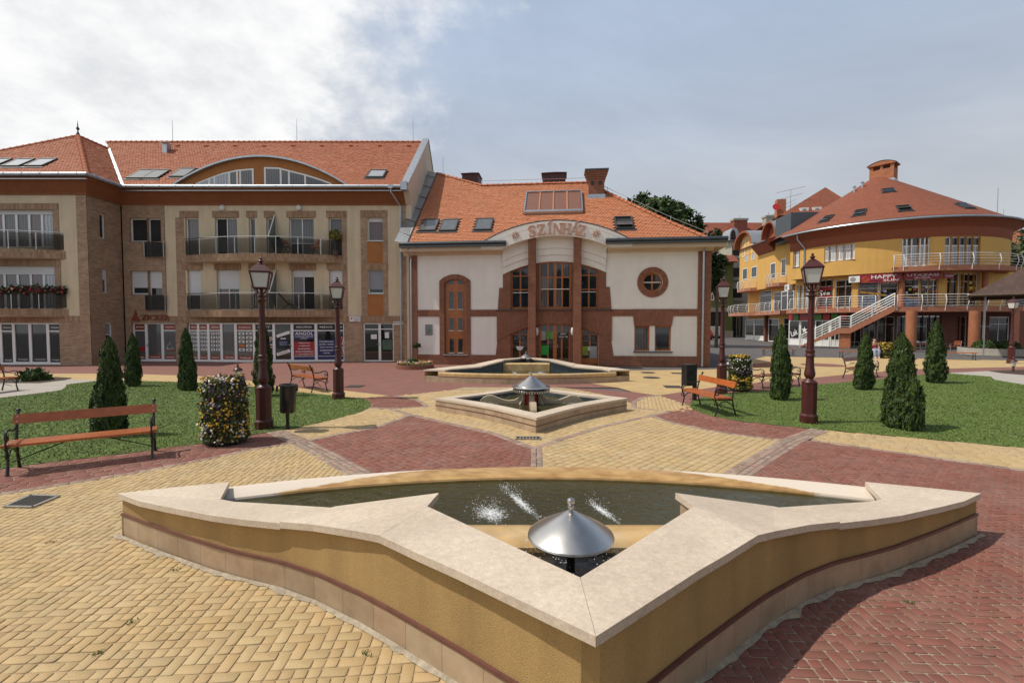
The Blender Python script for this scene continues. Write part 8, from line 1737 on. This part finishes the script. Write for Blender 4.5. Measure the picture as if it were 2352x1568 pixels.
b = at_(1515,800,46); tree('broadleaf_tree','tall leafy tree rising behind the theatre roof',(b.x,46,0),16,[(at_(1483,462,46).x-b.x,0,at_(1483,462,46).z-1.2,2.1,1.9),(at_(1525,470,46).x-b.x,.5,at_(1525,470,46).z-1.5,2.2,2.2),(at_(1565,492,46).x-b.x,0,at_(1565,492,46).z-1.6,2.,2.),(at_(1590,520,46).x-b.x,-.4,at_(1590,520,46).z-1.4,1.5,1.7),(at_(1500,510,46).x-b.x,0,at_(1500,510,46).z-1.5,2.8,2.4),(at_(1458,476,46).x-b.x,.3,at_(1458,476,46).z-1.0,1.5,1.4),(at_(1500,445,46).x-b.x,.2,at_(1500,445,46).z-1.0,1.5,1.3),(at_(1548,462,46).x-b.x,.2,at_(1548,462,46).z-1.0,1.6,1.4),(at_(1545,530,46).x-b.x,0,at_(1545,530,46).z-2.5,3.0,2.6)],3,M_LEAF,15000,.30)
b = at_(1645,780,44); tree('broadleaf_tree','dark drooping tree between the theatre corner and the green house',(b.x,44,0),12,[(at_(1640,535,44).x-b.x,0,at_(1640,535,44).z-.8,.9,1.1),(at_(1628,560,44).x-b.x,0,at_(1628,560,44).z-.8,1.2,1.2),(at_(1640,590,44).x-b.x,0,at_(1640,590,44).z-1.,1.2,1.4),(at_(1636,630,44).x-b.x,.2,at_(1636,630,44).z-.5,.9,1.2),(at_(1612,600,44).x-b.x,.5,at_(1612,600,44).z-1.,1.6,1.8)],8,M_LEAFD,9000,.22,.18)
b = at_(2345,800,58); tree('willow_tree','drooping pale willow behind the round building at the right edge',(b.x,58,0),11,[(at_(2330,580,58).x-b.x,0,at_(2330,580,58).z-.4,1.8,1.7),(at_(2352,565,58).x-b.x,0,at_(2352,565,58).z-.2,2.2,1.9),(at_(2325,625,58).x-b.x,0,at_(2325,625,58).z-.6,1.7,2.6),(at_(2365,620,58).x-b.x,.5,at_(2365,620,58).z-.6,2.4,3.0)],12,leafmat('willow_leaf',(.06,.08,.03),(.09,.10,.04)),8000,.30)
# unseen trees added to shade the near fountain's right wall; theatre windows mirror trees
for i,(x,y,hh) in enumerate(((7.5,-7.5,9.5),(13.5,-4.,9.),(.5,-11.,10.5),(-8.,-12.,10.),(18.5,1.0,8.5))):
    tree('broadleaf_tree', ('unseen leafy tree added behind the viewpoint to block sky light','unseen leafy tree added right of the viewpoint to block sky light','tallest unseen leafy tree added straight behind the viewpoint to block sky light','unseen leafy tree added behind the viewpoint on the left side to block sky light','small unseen leafy tree added right of the paving to block sky light')[i], (x,y,0), hh, [(0,0,hh*.62,3.1,2.9),(1.6,.6,hh*.55,2.2,2.),(-1.7,-.4,hh*.52,2.3,2.1),(.2,-1.4,hh*.78,2.,1.9),(0,.4,hh*.36,2.4,1.5)], 60+i, M_LEAF, 5200, .42, .25, 'unseen trees added to block sky light')
# ================================================================ BACKGROUND HOUSES
M_GREENW = mat('olive_green_render', (.13,.16,.05), .92, .08, 1, streak=.1); M_GREYW = mat('grey_render', (.34,.32,.26), .92, .08, 1, streak=.1); M_OLDROOF = brickmat('old_red_roof', (.26,.075,.045), (.21,.06,.035), (.15,.05,.03), .3, .3, .03, bump=.5)
def house(label, u0, u1, y, vtop, dep, wall, name='house'):
    a,b = AtY(u0,700,y),AtY(u1,700,y); zt_ = AtY((u0+u1)/2,vtop,y).z; t = thing(name,label,'building',(a.x,y,0)); w_ = b.x-a.x; MB().box(0,w_,0,dep,0,zt_).build('wall', wall, t)
    def rel(u0_,v0_,u1_,v1_,d=0.): p,q = AtY(u0_,v1_,y+d),AtY(u1_,v0_,y+d); return p.x-a.x,q.x-a.x,p.z,q.z
    return t,w_,zt_,rel
t,w_,zt_,rel = house('olive green house with small tiled canopy beyond the theatre corner', 1600, 1683, 76, 596, 8, M_GREENW)
q = rel(1640,588,1687,602); MB().prismX([(-1.6,q[2]-.1),(.3,q[3]+.2),(.3,q[2]-.1)],q[0],q[1]).build('canopy_roof', M_OLDROOF, t)
for (u0,v0,u1,v1) in ((1650,616,1665,642),(1632,672,1640,690)): q = rel(u0,v0,u1,v1); window(t,*q,-.06,1,1,pm=M_CURTR,fw=.14,shutter=.25)
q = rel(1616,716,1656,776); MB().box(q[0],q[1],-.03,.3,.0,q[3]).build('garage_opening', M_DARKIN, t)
q = rel(1600,707,1683,716); MB().box(q[0],q[1],-.25,0,q[2],q[3]).build('string_course', M_GREYW, t); q = rel(1656,765,1683,777); MB().box(q[0],q[1],-.12,0,0,1.1).build('plinth', M_GREYW, t)
t,w_,zt_,rel = house('grey house with arched metal dormer beyond the theatre', 1679, 1716, 79, 548, 8, M_GREYW)
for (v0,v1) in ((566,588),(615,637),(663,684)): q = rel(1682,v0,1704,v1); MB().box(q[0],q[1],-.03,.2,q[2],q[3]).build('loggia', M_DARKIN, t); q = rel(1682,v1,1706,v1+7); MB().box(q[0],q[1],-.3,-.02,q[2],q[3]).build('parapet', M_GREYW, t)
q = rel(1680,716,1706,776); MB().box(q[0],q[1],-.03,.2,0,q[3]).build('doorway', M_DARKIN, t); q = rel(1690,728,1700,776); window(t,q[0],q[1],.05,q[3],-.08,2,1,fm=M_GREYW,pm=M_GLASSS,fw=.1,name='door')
q = rel(1672,524,1694,546); MB(Matrix.Translation((0,-.6,0))).prismY([(q[0],q[2]-.5)]+[((q[0]+q[1])/2+(q[1]-q[0])/2*math.cos(s),q[2]+(q[3]-q[2])*math.sin(s)) for s in np.linspace(PI,0,11)]+[(q[1],q[2]-.5)],0,3.).build('dormer', M_ZINCL, t); q = rel(1678,528,1690,545,-.6); MB().prismY([(q[0],q[2]-.4)]+[((q[0]+q[1])/2+(q[1]-q[0])/2*math.cos(s),q[2]+(q[3]-q[2])*math.sin(s)) for s in np.linspace(PI,0,9)]+[(q[1],q[2]-.4)],-.66,-.58).build('dormer_window', M_GLASSB, t)
t,w_,zt_,rel = house('long red tiled roof house far behind the grey house', 1590, 1800, 96, 548, 6, M_GREYW)
zr_ = AtY(1680,509,99).z; MB().poly([(-3,-1,zt_-1.5),(w_+3,-1,zt_-1.5),(w_+3,4,zr_),(-3,4,zr_)]).poly([(-3,4,zr_),(w_+3,4,zr_),(w_+3,9,zt_-1.5),(-3,9,zt_-1.5)]).build('roof', M_OLDROOF, t)
for (u0,v0,u1,v1) in ((1686,503,1717,532),(1760,496,1778,512),(1779,492,1800,506)): q = rel(u0,v0,u1,v1,1.); c_ = MB().box(q[0],q[1],1.,2.6,q[2]-2,q[3]).build('chimney', M_OLDROOF if u0 < 1700 else M_GREYW, t); MB().box(q[0]-.15,q[1]+.15,.85,2.75,q[3]-.25,q[3]+.15).build('chimney_cap', M_GREYW, c_); MB().tube([((q[0]+q[1])/2,1.6,q[3]),((q[0]+q[1])/2,1.6,q[3]+.9)],.07,5).build('flue', M_GALV, c_)
t,w_,zt_,rel = house('red brick house glimpsed behind the willow at the right edge', 2342, 2420, 75, 555, 6, M_BRICKO); q = rel(2342,528,2362,556); MB().box(q[0],q[1],0,1.5,q[2],q[3]).build('chimney', M_BRICKO, t)
mb = MB(); 
p0 = at_(2290,500,62); pt = at_(2290,432,62); t = thing('radio_mast','thin radio mast on the roof line right of the round building','mast',(p0.x,62,0)); MB().tube([(0,0,0),(0,0,pt.z)],[.09,.04],6).build('pole', M_GALV, t); MB().tube([(0,0,pt.z-4.5),(.8,0,pt.z-4.5),(.85,0,pt.z-2.8)],.03,5).build('arm', M_GALV, t)
# ================================================================ PAVILION, CAFE, VEHICLES
M_SHING = brickmat('brown_shingles', (.085,.048,.035), (.065,.038,.03), (.04,.025,.02), .25, .16, .02, bump=.8, mottle=.2)
c_ = AtY(2226,677,30.5); e_ = 5.2
pv = thing('pavilion','open pavilion with brown shingled hipped roof at the right edge','pavilion',(c_.x+e_,30.5+.4,0)); ze = c_.z
mb = MB(); co4 = [(-e_,-.4),(0,-e_-.4),(e_,-.4),(0,e_-.4)]
for k in range(4): a,b = co4[k],co4[(k+1)%4]; mb.poly([(a[0],a[1],ze),(b[0],b[1],ze),(0,-.4,ze+2.6)])
mb.build('roof', M_SHING, pv)
mb = MB()
for k in range(4): a,b = Vector((*co4[k],ze-.05)),Vector((*co4[(k+1)%4],ze-.05)); mb.tube([a,b],.07,4)
mb.build('eave_board', M_BARK, pv)
for x,y in ((-4.1,-.4),(0,-4.4),(4.1,-.4),(0,3.7)): MB().tube([(x,y,0),(x,y,ze+.3)],.028,8).build('post', M_GALV, pv)
def cafe_chair(lb):
    t = thing('cafe_chair', lb, 'chair', (0,0,0), 0, 'café chairs under the arcade')
    mb = MB()
    for s in (-1,1): mb.tube([(s*.23,-.24,0),(s*.23,-.22,.45),(s*.24,-.22,.64),(s*.24,.1,.67),(s*.22,.24,.64)],.014,5); mb.tube([(s*.22,.28,0),(s*.21,.2,.45),(s*.21,.30,.88)],.014,5)
    mb.build('frame', M_CHROME, t)
    for k in range(5): MB().box(-.21,.21,-.22+k*.088,-.15+k*.088,.44,.46).build('seat_slat', M_BWOOD, t)
    for k in range(4): y = .215+.022*k; MB().box(-.21,.21,y,y+.015,.56+k*.085,.625+k*.085).build('back_slat', M_BWOOD, t)
    return t
def cafe_table(loc, lb):
    t = thing('cafe_table', lb, 'table', loc, 0, 'café tables under the arcade'); MB().lathe([(.38,.70),(.38,.73)],20).build('tabletop', M_WHITE, t); 
    for k in range(3): a = k*2.09; MB().tube([(.28*math.cos(a),.28*math.sin(a),0),(.05*math.cos(a),.05*math.sin(a),.70)],.016,5).build('leg', M_CHROME, t)
    return t
cc0 = cafe_chair('wooden slatted café chair facing left in front of the second column'); g = G(2195,808); cc0.location = (g.x,g.y,0); cc0.rotation_euler = (0,0,R(-70))
for (u,v,rz,lb) in ((2174,808,R(60),'wooden slatted café chair seen beside the rightmost thuja'),(2106,803,R(40),'café chair in the shade behind the first column'),(2124,802,R(-120),'café chair in the shade between the columns')): g = G(u,v); dup(cc0,(g.x,g.y,0),rz,lb)
g = G(2180,806); cafe_table((g.x-.6,g.y+.6,0),'round café table by the wooden chairs'); g = G(2114,803); cafe_table((g.x,g.y+.7,0),'round café table in the shade by the first column')
# vehicles
M_SILV = mat('silver_car_paint', (.42,.43,.44), .3, .04, metal=.5, coat=.5); M_RCAR = mat('red_car_paint', (.22,.012,.012), .3, .04, coat=.6); M_TYRE = mat('tyre', (.015,.015,.015), .85)
def vehicle(name, lb, cat, loc, rz, L_, W_, H_, paint, van=True):
    """length along y, rear at -y"""
    t = thing(name, lb, cat, loc, rz); h0 = .28
    if van: side = [(-L_/2,h0+.1),(-L_/2-.03,.85),(-L_/2+.05,1.05),(-L_/2+.22,H_-.08),(-L_/2+.4,H_),(L_*.18,H_),(L_*.33,1.15),(L_/2-.1,.98),(L_/2,.6),(L_/2,h0)]
    else: side = [(-L_/2,h0+.15),(-L_/2,.75),(-L_/2+.15,.92),(-L_/2+.45,H_-.1),(-L_/2+.8,H_),(L_*.1,H_),(L_*.28,.95),(L_/2-.15,.8),(L_/2,.55),(L_/2,h0)]
    n = len(side); rings = [[(x*s,y,h0+(z-h0)*(1 if abs(s) < 1.5 else 1)) for y,z in side] for x,s in ((-W_/2+.12,1),(-W_/2,1),(W_/2,1),(W_/2-.12,1))]
    def tum(x,z): return x*(1-.10*max(0,(z-.9)/(H_-.9)))
    rings = [[(tum(x,z),y,z) for y,z in side] for x in (-W_/2,-W_/2+.06,W_/2-.06,W_/2)]
    b = MB().loft(rings,True,True).build('body', paint, t, smooth=30)
    zr = 1.12 if van else .98; MB(Matrix.Translation((0,-L_/2+(.12 if van else .3),0))).add([(-W_*.38,-.03,zr),(W_*.38,-.03,zr),(W_*.34,.12,H_-.16),(-W_*.34,.12,H_-.16)],[(0,1,2,3)]).build('rear_window', M_GLASS, t)
    for s in (-1,1):
        MB().box(s*W_*.42-.07,s*W_*.42+.07,-L_/2-.05,-L_/2+.05,.72,1.05 if van else .88).build('tail_light', M_REDS, t)
        MB().add([(s*(W_/2-.02),-L_*.3,1.08),(s*(W_/2-.02),L_*.2,1.08),(s*(W_/2-.07),L_*.12,H_-.15),(s*(W_/2-.07),-L_*.28,H_-.15)],[(0,1,2,3)]).build('side_window', M_GLASS, t)
        for yy in (-L_*.32,L_*.32): MB(Matrix.Translation((s*(W_/2-.08),yy,.31)) @ Matrix.Rotation(PI/2,4,'Y')).lathe([(.19,-.11),(.31,-.1),(.31,.1),(.19,.11)],18).build('wheel', M_TYRE, t, smooth=40)
    MB().box(-W_/2+.04,W_/2-.04,-L_/2-.10,-L_/2+.05,.38,.62).build('bumper', paint, t); MB().box(-.26,.26,-L_/2-.11,-L_/2-.09,.66 if van else .6,.77 if van else .7).build('number_plate', M_PAPER, t); return t
g = G(1647,777.2); vehicle('parked_van','silver van seen from behind in front of the green house','van',(g.x,g.y+2.2,0),R(-6),4.3,1.75,1.85,M_SILV); g = G(1626,780.5); vehicle('parked_car','red car beside the silver van, half hidden by the theatre corner','car',(g.x,g.y+2.,0),R(-4),4.0,1.65,1.42,M_RCAR,False)
# ---------------------------------------------------------------- things on the apartment balconies
M_GERA = leafmat('geranium_leaf', (.02,.04,.012), (.03,.05,.015), .4)
xb0, xb1 = AP0 = (xw-9.3, AF.px(157,710,yw)[0]); zb = AF.px(155,710,yw)[1]; t = thing('flower_box','long box of red geraniums on the lower left balcony rail','flower box',(-6.5+(xb0+xb1)/2,27.2+yw,zb)); rng = np.random.default_rng(6); n = 3200
tt = rng.random(n); xs_ = (tt-.5)*(xb1-xb0); ys_ = -.9*(1-(2*tt-1)**2)-.08+rng.normal(0,.07,n); P = np.stack([xs_,ys_,.98+rng.normal(0,.10,n)],1); Nn = np.tile([0,-.8,.5],(n,1)); V,k = flakes(rng,P,Nn,.10,.5,1.2,.7); link('leaves', mesh_np('leaves',V,k,M_GERA), t, kind='stuff'); V,k = flowers(rng,P[:420]+[0,-.09,.0],Nn[:420],.085); link('red_flowers', mesh_np('red_flowers',V,k,M_FR), t, kind='stuff')
pts = [((q-.5)*(xb1-xb0),-.9*(1-(2*q-1)**2)-.06,.90) for q in np.linspace(.02,.98,20)]; MB().tube(pts,.075,5).build('box', M_BARK, t)
def fold_chair(loc, rz, lb, m):
    t = thing('folding_chair', lb, 'chair', loc, rz, 'folding chairs on the balconies'); mb = MB()
    for s in (-1,1): mb.tube([(s*.2,-.25,0),(s*.2,.22,.85)],.013,5); mb.tube([(s*.18,.25,0),(s*.18,-.2,.45)],.013,5)
    mb.build('frame', M_DARKPIPE, t)
    for k in range(4): MB().box(-.19,.19,-.2+k*.1,-.12+k*.1,.44,.46).build('seat_slat', m, t)
    for k in range(3): MB().box(-.19,.19,.12+k*.05,.14+k*.05,.62+k*.09,.68+k*.09).build('back_slat', m, t)
    return t
xc1,_ = AF.px(660,580,-.45); xc2,_ = AF.px(725,580,-.45); c1 = fold_chair((-6.5+xc1,27.2-.45,zb2),R(70),'orange folding chair beside the dark plant on the upper balcony',M_OPAP); dup(c1,(-6.5+xc2,27.2-.5,zb2),R(-80),'orange folding chair at the right on the upper balcony')
xc1,_ = AF.px(639,580,-.4); t = thing('potted_plant','dark bushy potted plant by the frosted partition on the upper balcony','plant',(-6.5+xc1,27.2-.4,zb2)); MB().lathe([(.12,0),(.17,.28)],12).build('pot', M_BARK, t); bush(t,(0,0,.4),.26,91,M_GERA,400,2.2,'foliage',.1)
xc1,_ = AF.px(770,560,-.3); t = thing('potted_plant','tall yellowish potted plant at the right end of the upper balcony','plant',(-6.5+xc1,27.2-.3,zb2)); MB().lathe([(.12,0),(.17,.28)],12).build('pot', M_BARK, t); bush(t,(0,0,.9),.28,92,leafmat('yellowish_leaf',(.16,.15,.03),(.12,.13,.03)),260,1.8,'foliage',.14); MB().tube([(0,0,.2),(0,0,1.1)],.02,5).build('stem', M_BARK, t)
xc1,_ = AF.px(662,700,-.4); t = thing('deck_chair','dark reclining deck chair on the lower balcony','deck chair',(-6.5+xc1,27.2-.45,zb1),R(15)); mb = MB()
for s in (-.25,.25): mb.tube([(-.55,s,1.05),(.05,s,.32),(.55,s,.28)],.02,5); mb.tube([(.5,s,0),(-.1,s,.5),(.15,s,.55)],.018,5); mb.tube([(-.35,s,0),(.2,s,.45)],.018,5)
mb.build('frame', M_BARK, t); MB().strip([(-.53,-.24,1.03),(.05,-.24,.33),(.54,-.24,.29)],[(-.53,.24,1.03),(.05,.24,.33),(.54,.24,.29)]).build('canvas', M_BARK, t)
# ================================================================ PERSON
def skin(name, V, E_, rad, m, parent=None, root=0, sub=2):
    me = bpy.data.meshes.new(name); me.from_pydata(V, E_, []); me.materials.append(m); o = bpy.data.objects.new(name, me); COL.objects.link(o)
    if parent: o.parent = parent
    bm = bmesh.new(); bm.from_mesh(me); bm.verts.layers.skin.verify(); bm.to_mesh(me); bm.free(); md = o.modifiers.new('Skin','SKIN'); md.use_smooth_shade = True
    for i,r in enumerate(rad): me.skin_vertices[0].data[i].radius = r if hasattr(r,'__len__') else (r,r)
    me.skin_vertices[0].data[root].use_root = True; s = o.modifiers.new('Sub','SUBSURF'); s.levels = s.render_levels = sub; return o
M_SKIN = mat('skin', (.48,.28,.20), .6, .05); M_JEAN = mat('pale_blue_jeans', (.28,.36,.50), .85, .15, 12); M_TOP = mat('red_top', (.42,.012,.03), .8, .1, 10); M_HAIR = mat('dark_brown_hair', (.035,.015,.01), .55, .3, 30); M_SHOE = mat('white_shoe', (.6,.6,.6), .6)
g = G(2014,822.5); pe = thing('person','person in red top and pale jeans sitting on the backless bench, hand at face','person',(g.x,g.y+.30,0),R(-12))
# sitting, facing -y; pelvis at the seat height 0.47
V = [(0,0,.55),(0,.01,.72),(0,-.03,.90),(0,-.06,1.00),(0,-.08,1.07),(0,-.09,1.15),(0,-.10,1.24),   # pelvis, waist, chest, neck base, neck, jaw, crown
     (-.19,-.05,.96),(-.27,-.16,.78),(-.16,-.30,.92),(-.07,-.20,1.09),                               # left arm raised to the face
     (.19,-.05,.96),(.26,-.10,.72),(.16,-.32,.62),(.10,-.38,.60),                                     # right arm on the lap
     (-.10,-.05,.52),(-.13,-.42,.54),(-.12,-.44,.10),(-.12,-.54,.05), (.10,-.05,.52),(.12,-.44,.54),(.10,-.40,.10),(.10,-.50,.05)]
E_ = [(0,1),(1,2),(2,3),(3,4),(4,5),(5,6),(3,7),(7,8),(8,9),(9,10),(3,11),(11,12),(12,13),(13,14),(0,15),(15,16),(16,17),(17,18),(0,19),(19,20),(20,21),(21,22)]
rad = [.15,(.125,.10),(.145,.105),.07,.052,(.085,.10),(.075,.09),.06,.045,.036,.03,.06,.045,.036,.03,.095,.075,.05,.042,.095,.075,.05,.042]
body = skin('body', V, E_, rad, M_SKIN, pe)
skin('red_top', V[:4]+[(-.14,-.045,.97),(.14,-.045,.97)], [(0,1),(1,2),(2,3),(3,4),(3,5)], [.16,(.138,.115),(.158,.12),.085,.062,.062], M_TOP, pe)
skin('jeans', [V[0]]+V[15:18]+V[19:22], [(0,1),(1,2),(2,3),(0,4),(4,5),(5,6)], [.162,.106,.086,.062,.106,.086,.062], M_JEAN, pe)
for k in (17,21): a = V[k]; skin('shoe', [(a[0],a[1]+.04,.04),(a[0],a[1]-.06,.045),(a[0],a[1]-.16,.035)], [(0,1),(1,2)], [.05,.05,.035], M_SHOE, pe)
skin('hair', [(0,-.03,1.27),(0,.0,1.19),(0,.02,1.06),(0,.03,.96)], [(0,1),(1,2),(2,3)], [(.095,.085),(.115,.085),(.10,.05),(.07,.03)], M_HAIR, pe)
# face and hand details
for s in (-1,1): MB().ball((s*.032,-.185,1.175),.011,6).build('eye', M_BLACK, body)
MB().add([(-.014,-.19,1.15),(.014,-.19,1.15),(0,-.19,1.185),(0,-.215,1.152)],[(0,1,3),(1,2,3),(2,0,3)]).build('nose', M_SKIN, body); MB().box(-.022,.022,-.187,-.18,1.118,1.126).build('mouth', M_TOP, body)
for s,(hx,hy,hz) in ((-1,(-.06,-.20,1.10)),(1,(.09,-.40,.60))):
    for f in range(5):
        a = (f-2)*.016; L_ = (.05,.07,.078,.072,.058)[f]; d = Vector((.3,-.1,.9)) if s < 0 else Vector((-.2,-.9,-.25))
        MB().tube([Vector((hx+a,hy,hz)),Vector((hx+a,hy,hz))+d*L_*.6,Vector((hx+a,hy+.006,hz))+d*L_],[.0095,.009,.007],6).build('finger', M_SKIN, body)
# pet: nothing else in the square
